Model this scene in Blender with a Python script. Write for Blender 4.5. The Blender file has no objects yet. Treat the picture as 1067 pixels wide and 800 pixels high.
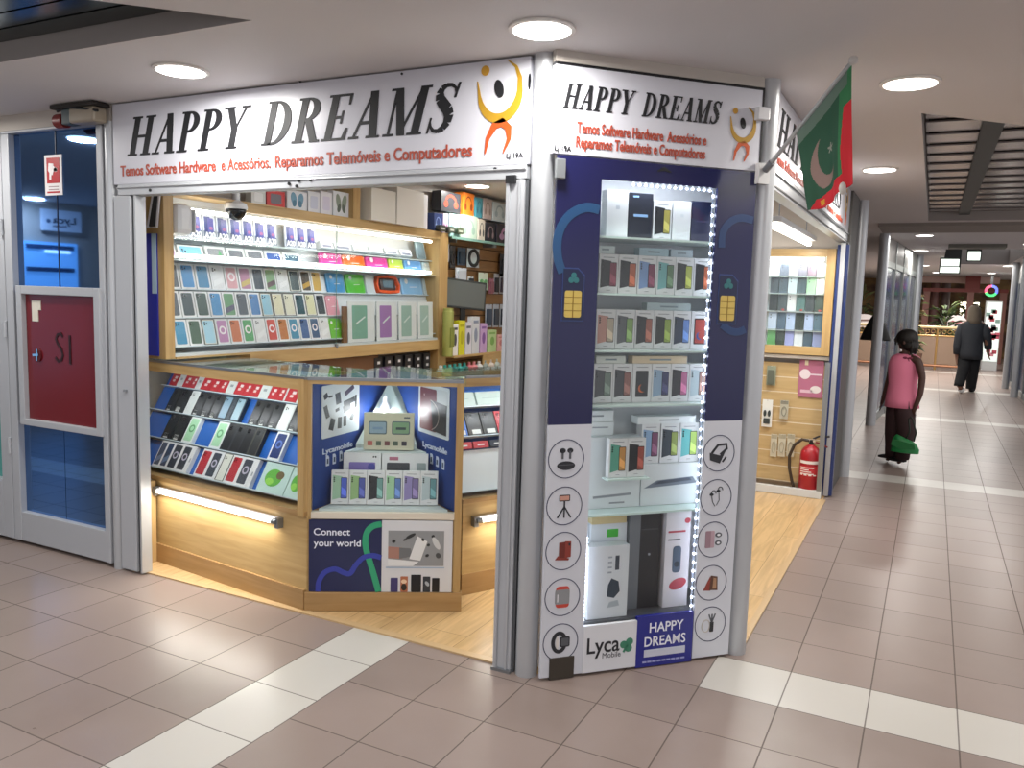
import bpy, bmesh, math, random
from mathutils import Vector, Matrix
random.seed(7)
SC = bpy.context.scene
COL = SC.collection
PI = math.pi

# ---------------------------------------------------------------- camera, world, exposure
FOC = 853.97                      # focal length in pixels of a 1067 x 800 frame
ROT = Matrix(((0.889, -0.076, 0.451), (0.456, 0.083, -0.886), (0.030, 0.994, 0.108)))
HC = 1.5
CAMPOS = Vector((0, 0, HC))
def _orth(m):
    x, y, z = [Vector(c) for c in (m.col[0], m.col[1], m.col[2])]
    z.normalize(); x = (x - z * x.dot(z)).normalized(); y = z.cross(x)
    return Matrix((x, y, z)).transposed()
# exact axes from the two vanishing points
def _cal():
    f = FOC
    vy = Vector((973 - 533.5, -(320 - 400), -f)).normalized()
    vz = -Vector((300 - 533.5, -(8233 - 400), -f)).normalized()
    vz = (vz - vy * vy.dot(vz)).normalized()
    vx = vy.cross(vz)
    return Matrix((vx, vy, vz))
ROT = _cal()
cam = bpy.data.cameras.new('camera')
cam.sensor_fit = 'HORIZONTAL'; cam.sensor_width = 36.0; cam.lens = 36.0 * FOC / 1067.0
cam.clip_start = 0.05; cam.clip_end = 200
camo = bpy.data.objects.new('camera', cam); COL.objects.link(camo)
camo.matrix_world = Matrix.Translation(CAMPOS) @ ROT.to_4x4()
SC.camera = camo
SC.view_settings.view_transform = 'Standard'
SC.view_settings.look = 'None'
SC.view_settings.gamma = 1.0
SC.view_settings.exposure = 0.0
try: SC.view_settings.use_curve_mapping = False
except Exception: pass
W = bpy.data.worlds.new('world'); SC.world = W; W.use_nodes = True
W.node_tree.nodes['Background'].inputs[0].default_value = (0.92, 0.92, 0.96, 1)
W.node_tree.nodes['Background'].inputs[1].default_value = 1.1

DOWN_W = 14.0        # each recessed ceiling lamp
HALL_W = 60.0       # fill lamps added below the mall ceiling
SHOP_W = 16.0       # shop ceiling panels
def area(name, loc, size, power, color=(1, 1, 1), rot=(0, 0, 0), size_y=None, shape=None):
    l = bpy.data.lights.new(name, 'AREA'); l.energy = power; l.color = color; l.size = size
    if size_y: l.shape = 'RECTANGLE'; l.size_y = size_y
    if shape: l.shape = shape
    o = bpy.data.objects.new(name, l); COL.objects.link(o); o.location = loc; o.rotation_euler = rot
    return o
# added fill lamps under the mall ceiling, to brighten the hall
area('hall_fill_right', (2.4, 7.6, 2.34), 3.2, HALL_W, (1, .96, .93), size_y=2.6)
area('hall_fill_left', (-3.3, 0.6, 2.34), 2.2, HALL_W * .55, (.95, .97, 1), size_y=2.4)
area('hall_fill_behind', (1.4, -0.8, 2.34), 2.5, HALL_W * .6, (1, .97, .95), size_y=2.5)
area('hall_fill_far', (-0.6, 20.0, 2.34), 3.6, HALL_W * 4, (1, .96, .9), size_y=5)
# the shop's own ceiling panels
area('shop_panel_light', (-2.4, 4.1, 2.33), .5, SHOP_W, (.97, .98, 1), size_y=1.4)
area('shop_panel_light_rear', (-1.6, 5.6, 2.33), .5, SHOP_W, (.97, .98, 1), size_y=1.4)

# ---------------------------------------------------------------- measuring helpers
def ray(px, py):
    return ROT @ Vector((px - 533.5, -(py - 400), -FOC))
def onz(px, py, Z=0.0):
    v = ray(px, py); return CAMPOS + v * ((Z - HC) / v.z)
def ony(px, py, Y):
    v = ray(px, py); return CAMPOS + v * (Y / v.y)
def onx(px, py, X):
    v = ray(px, py); return CAMPOS + v * (X / v.x)
class Frame:
    """a standing local frame: x along the front, y into the thing, z up"""
    def __init__(s, x, y, deg, z=0.0):
        s.o = Vector((x, y, z)); s.a = math.radians(deg)
        s.u = Vector((math.cos(s.a), math.sin(s.a), 0)); s.n = Vector((-math.sin(s.a), math.cos(s.a), 0))
        s.M = Matrix.Translation(s.o) @ Matrix.Rotation(s.a, 4, 'Z')
    def at(s, px, py, off=0.0):
        v = ray(px, py); q = s.o + s.n * off
        P = CAMPOS + v * ((q - CAMPOS).dot(s.n) / v.dot(s.n))
        return (P - s.o).dot(s.u), P.z - s.o.z
    def w(s, x, y, z):
        return s.M @ Vector((x, y, z))

# ---------------------------------------------------------------- materials
def lin(h):
    if not isinstance(h, str): return tuple(h) + ((1,) if len(h) == 3 else ())
    h = h.lstrip('#'); c = [int(h[i:i + 2], 16) / 255 for i in (0, 2, 4)]
    return tuple(x / 12.92 if x <= .04045 else ((x + .055) / 1.055) ** 2.4 for x in c) + (1,)
_M = {}
def M(c, rough=.5, metal=0.0, emit=0.0, spec=.5, coat=0.0):
    k = (c if isinstance(c, str) else tuple(c), rough, metal, emit, spec, coat)
    if k in _M: return _M[k]
    m = bpy.data.materials.new('paint'); m.use_nodes = True
    b = m.node_tree.nodes['Principled BSDF']
    b.inputs['Base Color'].default_value = lin(c); b.inputs['Roughness'].default_value = rough
    b.inputs['Metallic'].default_value = metal; b.inputs['Specular IOR Level'].default_value = spec
    b.inputs['Coat Weight'].default_value = coat
    if emit:
        b.inputs['Emission Color'].default_value = lin(c); b.inputs['Emission Strength'].default_value = emit
    _M[k] = m
    return m
def nodemat(name):
    m = bpy.data.materials.new(name); m.use_nodes = True; nt = m.node_tree
    return m, nt, nt.nodes['Principled BSDF']
def N(nt, typ, **kw):
    n = nt.nodes.new(typ)
    for k, v in kw.items(): setattr(n, k, v)
    return n
def wood(name, c1, c2, rough=.35, scale=(2.2, 2.2, 30), plank=None):
    m, nt, b = nodemat(name)
    tc = N(nt, 'ShaderNodeTexCoord'); mp = N(nt, 'ShaderNodeMapping'); mp.inputs['Scale'].default_value = scale
    no = N(nt, 'ShaderNodeTexNoise'); no.inputs['Scale'].default_value = 1.6; no.inputs['Detail'].default_value = 5; no.inputs['Distortion'].default_value = .5
    cr = N(nt, 'ShaderNodeValToRGB'); cr.color_ramp.elements[0].position = .3; cr.color_ramp.elements[1].position = .7
    cr.color_ramp.elements[0].color = lin(c1); cr.color_ramp.elements[1].color = lin(c2)
    L = nt.links.new
    L(tc.outputs['Object'], mp.inputs[0]); L(mp.outputs[0], no.inputs['Vector']); L(no.outputs['Fac'], cr.inputs[0])
    L(cr.outputs[0], b.inputs['Base Color']); b.inputs['Roughness'].default_value = rough
    return m
WOOD = wood('oak_veneer', '#b3935f', '#c6a874', .4, (2, 2, 22))
WOODV = wood('oak_upright', '#ad8c58', '#c2a26e', .4, (22, 22, 1.6))
WOODD = wood('oak_darker', '#9c7a4c', '#ae8c5e', .4, (2, 2, 22))
SLAT = wood('slat_board', '#86613c', '#9a744a', .45, (2, 2, 18))
SLATL = wood('slat_board_pale', '#b89c6c', '#c9ae7e', .45, (2, 2, 18))
def glass_mat(name, tint=(1, 1, 1), refl=.08, rough=.0, dirt=0.0):
    m = bpy.data.materials.new(name); m.use_nodes = True; nt = m.node_tree; nt.nodes.clear()
    o = N(nt, 'ShaderNodeOutputMaterial'); t = N(nt, 'ShaderNodeBsdfTransparent'); g = N(nt, 'ShaderNodeBsdfGlossy')
    t.inputs[0].default_value = tuple(tint) + (1,); g.inputs['Roughness'].default_value = rough
    lw = N(nt, 'ShaderNodeLayerWeight'); lw.inputs[0].default_value = .5
    mx = N(nt, 'ShaderNodeMixShader'); L = nt.links.new
    pw = N(nt, 'ShaderNodeMath', operation='POWER'); L(lw.outputs['Facing'], pw.inputs[0]); pw.inputs[1].default_value = 5.0
    ma = N(nt, 'ShaderNodeMath', operation='MULTIPLY_ADD'); L(pw.outputs[0], ma.inputs[0]); ma.inputs[1].default_value = .75; ma.inputs[2].default_value = refl * .3
    L(ma.outputs[0], mx.inputs[0]); L(t.outputs[0], mx.inputs[1]); L(g.outputs[0], mx.inputs[2]); L(mx.outputs[0], o.inputs[0])
    return m
GLASS = glass_mat('clear_glass', (.97, .985, .98))
GLASSG = glass_mat('greenish_glass', (.86, .95, .93))
ALU = M('#b9bcc0', .34, .35)
ALUW = M('#b3b6bb', .45, .1)
ALUD = M('#8e9296', .3, .7)
CHROME = M('#c8c8cc', .15, 1.0)
WHITE = M('#e6e6ea', .45)
BLACK = M('#121316', .35)
TUBE = M('#fffaf0', .5, 0, 9.0)
NAVY = M('#1b1c4a', .25)

# ---------------------------------------------------------------- mesh builder
class MB:
    def __init__(s): s.v = []; s.f = []; s.mi = []; s.mats = []; s.T = None
    def m(s, mat):
        if mat not in s.mats: s.mats.append(mat)
        return s.mats.index(mat)
    def add(s, vs, fs, mat):
        b = len(s.v); k = s.m(mat)
        for p in vs:
            p = Vector(p); s.v.append(s.T @ p if s.T is not None else p)
        for f in fs: s.f.append([b + i for i in f]); s.mi.append(k)
        return s
    def box(s, x0, x1, y0, y1, z0, z1, mat):
        vs = [(x, y, z) for z in (z0, z1) for y in (y0, y1) for x in (x0, x1)]
        return s.add(vs, [(0, 2, 3, 1), (4, 5, 7, 6), (0, 1, 5, 4), (2, 6, 7, 3), (0, 4, 6, 2), (1, 3, 7, 5)], mat)
    def prism(s, pts, y0, y1, mat):
        """polygon in x-z, pushed from y0 (front) to y1"""
        n = len(pts); ar = sum(pts[i][0] * pts[(i + 1) % n][1] - pts[(i + 1) % n][0] * pts[i][1] for i in range(n))
        if ar < 0: pts = pts[::-1]
        vs = [(x, y0, z) for x, z in pts] + [(x, y1, z) for x, z in pts]
        fs = [tuple(range(n)), tuple(range(2 * n - 1, n - 1, -1))]
        fs += [(i, n + i, n + (i + 1) % n, (i + 1) % n) for i in range(n)]
        return s.add(vs, fs, mat)
    def hprism(s, pts, z0, z1, mat):
        n = len(pts); ar = sum(pts[i][0] * pts[(i + 1) % n][1] - pts[(i + 1) % n][0] * pts[i][1] for i in range(n))
        if ar < 0: pts = pts[::-1]
        vs = [(x, y, z0) for x, y in pts] + [(x, y, z1) for x, y in pts]
        fs = [tuple(range(n - 1, -1, -1)), tuple(range(n, 2 * n))]
        fs += [(i, (i + 1) % n, n + (i + 1) % n, n + i) for i in range(n)]
        return s.add(vs, fs, mat)
    def stroke(s, pts, w, y0, y1, mat, closed=False):
        """flat ribbon along a path in x-z; w number or list"""
        n = len(pts)
        if not isinstance(w, (list, tuple)): w = [w] * n
        A = []; B = []
        for i in range(n):
            if closed: p, q = pts[(i - 1) % n], pts[(i + 1) % n]
            else: p, q = pts[max(i - 1, 0)], pts[min(i + 1, n - 1)]
            dx, dz = q[0] - p[0], q[1] - p[1]; l = math.hypot(dx, dz) or 1
            nx, nz = -dz / l * w[i] / 2, dx / l * w[i] / 2
            A.append((pts[i][0] + nx, pts[i][1] + nz)); B.append((pts[i][0] - nx, pts[i][1] - nz))
        r = n if closed else n - 1
        vs = [(x, y0, z) for x, z in A] + [(x, y0, z) for x, z in B] + [(x, y1, z) for x, z in A] + [(x, y1, z) for x, z in B]
        fs = []
        for i in range(r):
            j = (i + 1) % n
            fs += [(n + i, n + j, j, i), (i, j, 2 * n + j, 2 * n + i), (n + j, n + i, 3 * n + i, 3 * n + j)]
        return s.add(vs, fs, mat)
    def ell(s, cx, cz, rx, rz, y0, y1, mat, seg=24, rot=0.0):
        c, q = math.cos(rot), math.sin(rot); P = []
        for i in range(seg):
            a = 2 * PI * i / seg; x, z = rx * math.cos(a), rz * math.sin(a)
            P.append((cx + x * c - z * q, cz + x * q + z * c))
        return s.prism(P, y0, y1, mat)
    def ring(s, cx, cz, rx, rz, w, y0, y1, mat, seg=40):
        return s.stroke([(cx + rx * math.cos(2 * PI * i / seg), cz + rz * math.sin(2 * PI * i / seg)) for i in range(seg)], w, y0, y1, mat, True)
    def rrect(s, x0, x1, z0, z1, r, y0, y1, mat):
        P = []
        for cx, cz, a0 in ((x1 - r, z1 - r, 0), (x0 + r, z1 - r, 90), (x0 + r, z0 + r, 180), (x1 - r, z0 + r, 270)):
            for k in range(4):
                a = math.radians(a0 + 30 * k); P.append((cx + r * math.cos(a), cz + r * math.sin(a)))
        return s.prism(P, y0, y1, mat)
    def tube(s, path, r, mat, seg=10, cap=True):
        path = [Vector(p) for p in path]; n = len(path)
        if not isinstance(r, (list, tuple)): r = [r] * n
        vs = []; fs = []; ref = None
        for i in range(n):
            d = (path[min(i + 1, n - 1)] - path[max(i - 1, 0)]).normalized()
            if ref is None: ref = Vector((0, 0, 1)) if abs(d.z) < .9 else Vector((1, 0, 0))
            e = (ref - d * ref.dot(d)).normalized(); ref = e; g = d.cross(e)
            for k in range(seg):
                a = 2 * PI * k / seg; vs.append(path[i] + (e * math.cos(a) + g * math.sin(a)) * r[i])
        for i in range(n - 1):
            for k in range(seg):
                k2 = (k + 1) % seg; fs.append((i * seg + k, i * seg + k2, (i + 1) * seg + k2, (i + 1) * seg + k))
        if cap: fs += [tuple(range(seg - 1, -1, -1)), tuple((n - 1) * seg + k for k in range(seg))]
        return s.add(vs, fs, mat)
    def cyl(s, x, y, z0, z1, r, mat, seg=24): return s.tube([(x, y, z0), (x, y, z1)], r, mat, seg)
    def lathe(s, prof, c, mat, seg=24):
        n = len(prof); vs = []; fs = []
        for r, z in prof:
            for k in range(seg):
                a = 2 * PI * k / seg; vs.append((c[0] + r * math.cos(a), c[1] + r * math.sin(a), c[2] + z))
        for i in range(n - 1):
            for k in range(seg):
                k2 = (k + 1) % seg; fs.append((i * seg + k, i * seg + k2, (i + 1) * seg + k2, (i + 1) * seg + k))
        fs += [tuple(range(seg - 1, -1, -1)), tuple((n - 1) * seg + k for k in range(seg))]
        return s.add(vs, fs, mat)
    def ball(s, c, r, mat, seg=16, rings=10):
        if not isinstance(r, (list, tuple)): r = (r, r, r)
        vs = [(c[0], c[1], c[2] - r[2])]; fs = []
        for i in range(1, rings):
            t = PI * i / rings - PI / 2
            for k in range(seg):
                a = 2 * PI * k / seg; vs.append((c[0] + r[0] * math.cos(t) * math.cos(a), c[1] + r[1] * math.cos(t) * math.sin(a), c[2] + r[2] * math.sin(t)))
        vs.append((c[0], c[1], c[2] + r[2])); T = len(vs) - 1
        for k in range(seg):
            k2 = (k + 1) % seg
            fs.append((0, 1 + k2, 1 + k)); fs.append((T, T - seg + k, T - seg + k2))
            for i in range(rings - 2): fs.append((1 + i * seg + k, 1 + i * seg + k2, 1 + (i + 1) * seg + k2, 1 + (i + 1) * seg + k))
        return s.add(vs, fs, mat)
    def loft(s, rings, mat, seg=16, cap=True):
        """rings: (centre, a-vector, b-vector)"""
        vs = []; fs = []; n = len(rings)
        for c, a, b in rings:
            c = Vector(c); a = Vector(a); b = Vector(b)
            for k in range(seg):
                t = 2 * PI * k / seg; vs.append(c + a * math.cos(t) + b * math.sin(t))
        for i in range(n - 1):
            for k in range(seg):
                k2 = (k + 1) % seg; fs.append((i * seg + k, i * seg + k2, (i + 1) * seg + k2, (i + 1) * seg + k))
        if cap: fs += [tuple(range(seg - 1, -1, -1)), tuple((n - 1) * seg + k for k in range(seg))]
        return s.add(vs, fs, mat)
    def build(s, name, parent=None, smooth=False, bevel=0.0, frame=None, mtx=None):
        me = bpy.data.meshes.new(name); me.from_pydata([tuple(p) for p in s.v], [], s.f)
        for mt in s.mats: me.materials.append(mt)
        me.polygons.foreach_set('material_index', s.mi)
        me.validate(); me.update()
        bm = bmesh.new(); bm.from_mesh(me); bmesh.ops.recalc_face_normals(bm, faces=bm.faces); bm.to_mesh(me); bm.free()
        if smooth: me.polygons.foreach_set('use_smooth', [True] * len(me.polygons))
        o = bpy.data.objects.new(name, me); COL.objects.link(o)
        if parent is not None: o.parent = parent
        if frame is not None: o.matrix_world = frame.M
        if mtx is not None: o.matrix_world = mtx
        if smooth == 'auto':
            for p in me.polygons: p.use_smooth = True
            md = o.modifiers.new('edges', 'EDGE_SPLIT'); md.split_angle = math.radians(40)
        if bevel:
            md = o.modifiers.new('bevel', 'BEVEL'); md.width = bevel; md.segments = 2; md.limit_method = 'ANGLE'; md.angle_limit = math.radians(40)
        return o
def tag(o, label, cat, group=None, kind=None):
    if label:
        o['label'] = label
        if len(label.replace(',', ' ').replace('-', ' ').split()) > 16: print('LONGLABEL', len(label.replace('-', ' ').split()), label)
    if cat: o['category'] = cat
    if group: o['group'] = group
    if kind: o['kind'] = kind
    return o
def thing(name, label, cat, frame=None, loc=None, rz=0, group=None):
    o = bpy.data.objects.new(name, None); COL.objects.link(o); o.empty_display_size = .1
    if frame is not None: o.matrix_world = frame.M
    elif loc is not None: o.matrix_world = Matrix.Translation(Vector(loc)) @ Matrix.Rotation(rz, 4, 'Z')
    return tag(o, label, cat, group)
def struct(o):
    o['kind'] = 'structure'; return o
ORD = ['first', 'second', 'third', 'fourth', 'fifth', 'sixth', 'seventh', 'eighth', 'ninth', 'tenth', 'eleventh', 'twelfth', 'thirteenth', 'fourteenth', 'fifteenth', 'sixteenth', 'seventeenth', 'eighteenth', 'nineteenth', 'twentieth']
def ord_of(i, n):
    if n == 1: return ''
    if i == 0: return 'leftmost'
    if i == n - 1: return 'rightmost'
    return ORD[i] + ' from left'

# ---------------------------------------------------------------- lettering
def text_mb(body, mat, x0, x1, z0, cap, y0, y1, bold=0.0, mb=None, shear=0.0):
    """sans lettering fitted to a width and a capital height, standing proud from y1 to y0"""
    cu = bpy.data.curves.new('t', 'FONT'); cu.body = body; cu.size = 1.0; cu.offset = bold; cu.resolution_u = 3
    to = bpy.data.objects.new('t', cu); COL.objects.link(to)
    me = bpy.data.meshes.new_from_object(to)
    P = [v.co.copy() for v in me.vertices]; F = [list(p.vertices) for p in me.polygons]
    bpy.data.objects.remove(to); bpy.data.curves.remove(cu); bpy.data.meshes.remove(me)
    a = min(p.x for p in P); b = max(p.x for p in P); sx = (x1 - x0) / (b - a); sz = cap / .729
    mb = mb or MB(); n = len(P)
    vs = [(x0 + (p.x - a) * sx + shear * p.y * sz, y0, z0 + p.y * sz) for p in P]
    mb.add(vs, F, mat)
    cnt = {}
    for f in F:
        for i in range(len(f)):
            e = (f[i], f[(i + 1) % len(f)]); k = tuple(sorted(e))
            cnt.setdefault(k, []).append(e)
    vs2 = vs + [(v[0], y1, v[2]) for v in vs]
    mb.add(vs2, [(e[0][1], e[0][0], n + e[0][0], n + e[0][1]) for e in cnt.values() if len(e) == 1], mat)
    return mb
def arc(cx, cz, rx, rz, a0, a1, n=12):
    return [(cx + rx * math.cos(math.radians(a0 + (a1 - a0) * i / n)), cz + rz * math.sin(math.radians(a0 + (a1 - a0) * i / n))) for i in range(n + 1)]
def serif_glyph(ch):
    """upright bold serif capital, height 1: list of polygons and its advance"""
    G = []; T = .19; t = .06
    def q(*p): G.append(list(p))
    def stem(x, w=T, z0=0, z1=1): q((x, z0), (x + w, z0), (x + w, z1), (x, z1))
    def ser(x, z, w): q((x, z), (x + w, z), (x + w, z + .05), (x, z + .05))
    def thick(p0, p1, w): q((p0[0], p0[1]), (p0[0] + w, p0[1]), (p1[0] + w, p1[1]), (p1[0], p1[1]))
    def band(outer, inner):
        for i in range(len(outer) - 1): G.append([outer[i], outer[i + 1], inner[i + 1], inner[i]])
    if ch == 'H':
        stem(.08); stem(.56); q((.2, .46), (.6, .46), (.6, .53), (.2, .53))
        for x in (.0, .48):
            for z in (0, .95): ser(x, z, .35)
        return G, .9
    if ch == 'A':
        thick((.05, 0), (.36, 1), t); thick((.50, 0), (.30, 1), .2); q((.16, .3), (.55, .3), (.53, .37), (.19, .37))
        ser(-.04, 0, .26); ser(.42, 0, .34); return G, .80
    if ch in 'PR':
        stem(.08); ser(0, 0, .36); ser(0, .95, .3)
        o = arc(.3, .74, .33, .26, 90, -90); i = arc(.3, .74, .14, .20, 90, -90); band(o, i)
        q((.2, .94), (.3, .94), (.3, 1), (.2, 1)); q((.2, .48), (.3, .48), (.3, .54), (.2, .54))
        if ch == 'R': thick((.52, 0), (.26, .5), .2); ser(.5, 0, .27); return G, .80
        return G, .70
    if ch == 'Y':
        stem(.27, T, 0, .5); thick((.27, .45), (.02, 1), .2); thick((.36, .45), (.62, 1), t); ser(.18, 0, .36); ser(-.06, .95, .34); ser(.5, .95, .26)
        return G, .76
    if ch == 'D':
        stem(.08); ser(0, 0, .3); ser(0, .95, .3)
        o = arc(.28, .5, .48, .5, 90, -90, 18); i = arc(.28, .5, .27, .44, 90, -90, 18); band(o, i)
        q((.2, .94), (.28, .94), (.28, 1), (.2, 1)); q((.2, 0), (.28, 0), (.28, .06), (.2, .06)); return G, .86
    if ch == 'E':
        stem(.08); ser(0, 0, .64); ser(0, .95, .62)
        q((.2, .47), (.45, .47), (.45, .53), (.2, .53)); q((.42, .36), (.47, .36), (.47, .64), (.42, .64))
        q((.55, .95), (.56, .76), (.61, .76), (.62, 1)); q((.54, .05), (.6, .26), (.66, .26), (.64, 0)); return G, .74
    if ch == 'M':
        stem(.12, t); stem(.72); thick((.38, 0), (.1, 1), .19); thick((.4, 0), (.76, 1), t)
        ser(.02, 0, .26); ser(.62, 0, .36); ser(0, .95, .26); ser(.72, .95, .27); return G, 1.05
    if ch == 'S':
        P = [(.50, .80), (.46, .90), (.36, .96), (.24, .96), (.15, .90), (.12, .80), (.16, .69), (.27, .58), (.39, .47), (.46, .35), (.46, .20), (.39, .09), (.28, .035), (.17, .05), (.09, .13), (.05, .24)]
        Wd = [.03, .05, .07, .09, .13, .17, .20, .22, .22, .21, .18, .14, .09, .07, .05, .03]
        for k in range(len(P) - 1):
            a, b = P[k], P[k + 1]; dx, dz = b[0] - a[0], b[1] - a[1]; l = math.hypot(dx, dz); nx, nz = -dz / l, dx / l
            G.append([(a[0] + nx * Wd[k] / 2, a[1] + nz * Wd[k] / 2), (b[0] + nx * Wd[k + 1] / 2, b[1] + nz * Wd[k + 1] / 2), (b[0] - nx * Wd[k + 1] / 2, b[1] - nz * Wd[k + 1] / 2), (a[0] - nx * Wd[k] / 2, a[1] - nz * Wd[k] / 2)])
        q((.48, .70), (.53, .70), (.56, 1), (.51, 1)); q((.02, 0), (.06, 0), (.07, .32), (.03, .32)); return G, .62
    return G, .42
def serif_text(body, mat, x0, x1, z0, cap, y0, y1, mb=None, shear=.27):
    mb = mb or MB(); pen = 0; items = []
    for ch in body:
        G, adv = serif_glyph(ch)
        for g in G: items.append([(pen + x + shear * z, z) for x, z in g])
        pen += adv + .04
    a = min(p[0] for g in items for p in g); b = max(p[0] for g in items for p in g); sx = (x1 - x0) / (b - a)
    for k, g in enumerate(items): mb.prism([(x0 + (p[0] - a) * sx, z0 + p[1] * cap) for p in g], y0 - .00001 * (k % 7), y1, mat)
    return mb
# ================================================================ THE SETTING
ZC = 2.38           # ceiling
YF = 2.83           # shop front plane (runs along x)
XR = -0.637         # side front plane (runs along y)
def tile_material():
    m, nt, b = nodemat('mall_tiles'); L = nt.links.new
    tc = N(nt, 'ShaderNodeTexCoord'); sp = N(nt, 'ShaderNodeSeparateXYZ'); L(tc.outputs['Object'], sp.inputs[0])
    def mt(op, a, c=None, d=None):
        n = N(nt, 'ShaderNodeMath', operation=op)
        for i, v in enumerate((a, c, d)):
            if v is None: continue
            if isinstance(v, (int, float)): n.inputs[i].default_value = v
            else: L(v, n.inputs[i])
        return n.outputs[0]
    X, Y = sp.outputs[0], sp.outputs[1]
    left = mt('LESS_THAN', X, -1.901)
    ys = mt('MULTIPLY', left, .18)
    gx = mt('DIVIDE', mt('ADD', X, .107), .299); gy = mt('DIVIDE', mt('ADD', mt('SUBTRACT', Y, 3.07), ys), .3253)
    def line(g, w):
        f = mt('FRACT', g); d = mt('MINIMUM', f, mt('SUBTRACT', 1.0, f)); return mt('LESS_THAN', d, w)
    ln = mt('MAXIMUM', line(gx, .0085), line(gy, .0078))
    s1 = mt('MULTIPLY', mt('GREATER_THAN', X, -2.2), mt('LESS_THAN', X, -1.901)); s1 = mt('MULTIPLY', s1, mt('LESS_THAN', Y, 3.0))
    fy = mt('FRACT', mt('DIVIDE', mt('SUBTRACT', Y, 3.07), 4.5542)); s2 = mt('LESS_THAN', fy, .3253 / 4.5542)
    s2 = mt('MULTIPLY', mt('MULTIPLY', s2, mt('GREATER_THAN', X, -.706)), mt('GREATER_THAN', Y, 2.0))
    s3 = mt('MULTIPLY', mt('MULTIPLY', mt('LESS_THAN', X, -4.6), mt('GREATER_THAN', Y, 1.38)), mt('LESS_THAN', Y, 1.70))
    st = mt('MAXIMUM', mt('MAXIMUM', s1, s2), s3)
    cb = N(nt, 'ShaderNodeCombineXYZ'); L(mt('FLOOR', gx), cb.inputs[0]); L(mt('FLOOR', gy), cb.inputs[1])
    wn = N(nt, 'ShaderNodeTexWhiteNoise'); L(cb.outputs[0], wn.inputs[0])
    no = N(nt, 'ShaderNodeTexNoise'); no.inputs['Scale'].default_value = 6; no.inputs['Detail'].default_value = 6; L(tc.outputs['Object'], no.inputs[0])
    def mix(f, a, c):
        n = N(nt, 'ShaderNodeMix', data_type='RGBA')
        if isinstance(f, float): n.inputs[0].default_value = f
        else: L(f, n.inputs[0])
        for i, v in ((6, a), (7, c)):
            if isinstance(v, str): n.inputs[i].default_value = lin(v)
            else: L(v, n.inputs[i])
        return n.outputs[2]
    base = mix(wn.outputs[0], '#85766f', '#91817a')
    base = mix(mt('MULTIPLY', no.outputs[0], .5), base, '#9a8b84')
    base = mix(st, base, '#c3bfb8')
    base = mix(mt('MULTIPLY', ln, .75), base, '#443933')
    L(base, b.inputs['Base Color'])
    r = mt('ADD', mt('MULTIPLY', no.outputs[0], .10), .25)
    L(mt('ADD', r, mt('MULTIPLY', ln, .3)), b.inputs['Roughness'])
    b.inputs['Specular IOR Level'].default_value = .38
    bp = N(nt, 'ShaderNodeBump'); bp.inputs['Strength'].default_value = .25; bp.inputs['Distance'].default_value = .002
    L(mt('SUBTRACT', 1.0, ln), bp.inputs['Height']); L(bp.outputs[0], b.inputs['Normal'])
    return m
def laminate_material():
    m, nt, b = nodemat('laminate_planks'); L = nt.links.new
    tc = N(nt, 'ShaderNodeTexCoord'); mp = N(nt, 'ShaderNodeMapping'); mp.inputs['Rotation'].default_value = (0, 0, math.radians(90))
    L(tc.outputs['Object'], mp.inputs[0])
    br = N(nt, 'ShaderNodeTexBrick'); br.inputs['Scale'].default_value = 1.0; br.inputs['Brick Width'].default_value = 1.2; br.inputs['Row Height'].default_value = .19
    br.inputs['Mortar Size'].default_value = .0015; br.inputs['Color1'].default_value = lin('#c9a673'); br.inputs['Color2'].default_value = lin('#d2b182'); br.inputs['Mortar'].default_value = lin('#8a6a41')
    L(mp.outputs[0], br.inputs['Vector'])
    m2 = N(nt, 'ShaderNodeMapping'); m2.inputs['Scale'].default_value = (16, 1.3, 1); L(tc.outputs['Object'], m2.inputs[0])
    no = N(nt, 'ShaderNodeTexNoise'); no.inputs['Scale'].default_value = 2; no.inputs['Detail'].default_value = 6; no.inputs['Distortion'].default_value = .8; L(m2.outputs[0], no.inputs['Vector'])
    cr = N(nt, 'ShaderNodeValToRGB'); cr.color_ramp.elements[0].position = .32; cr.color_ramp.elements[1].position = .62
    cr.color_ramp.elements[0].color = (.62, .58, .52, 1); cr.color_ramp.elements[1].color = (1, 1, 1, 1); L(no.outputs[0], cr.inputs[0])
    mx = N(nt, 'ShaderNodeMix', data_type='RGBA', blend_type='MULTIPLY'); mx.inputs[0].default_value = .7
    L(br.outputs['Color'], mx.inputs[6]); L(cr.outputs[0], mx.inputs[7]); L(mx.outputs[2], b.inputs['Base Color'])
    b.inputs['Roughness'].default_value = .32
    return m
def plaster_material(name, c, rough=.7):
    m, nt, b = nodemat(name); L = nt.links.new
    tc = N(nt, 'ShaderNodeTexCoord'); no = N(nt, 'ShaderNodeTexNoise'); no.inputs['Scale'].default_value = 1.2; no.inputs['Detail'].default_value = 4
    L(tc.outputs['Object'], no.inputs[0]); cr = N(nt, 'ShaderNodeValToRGB')
    a = lin(c); cr.color_ramp.elements[0].color = tuple(x * .94 for x in a[:3]) + (1,); cr.color_ramp.elements[1].color = a
    L(no.outputs[0], cr.inputs[0]); L(cr.outputs[0], b.inputs['Base Color']); b.inputs['Roughness'].default_value = rough
    return m
PLASTER = plaster_material('ceiling_plaster', '#d3d0d0')
WALLP = plaster_material('wall_paint', '#bdb6ae')
struct(MB().box(-9, 7, -6, 33, -.12, 0, tile_material()).build('floor'))
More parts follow.
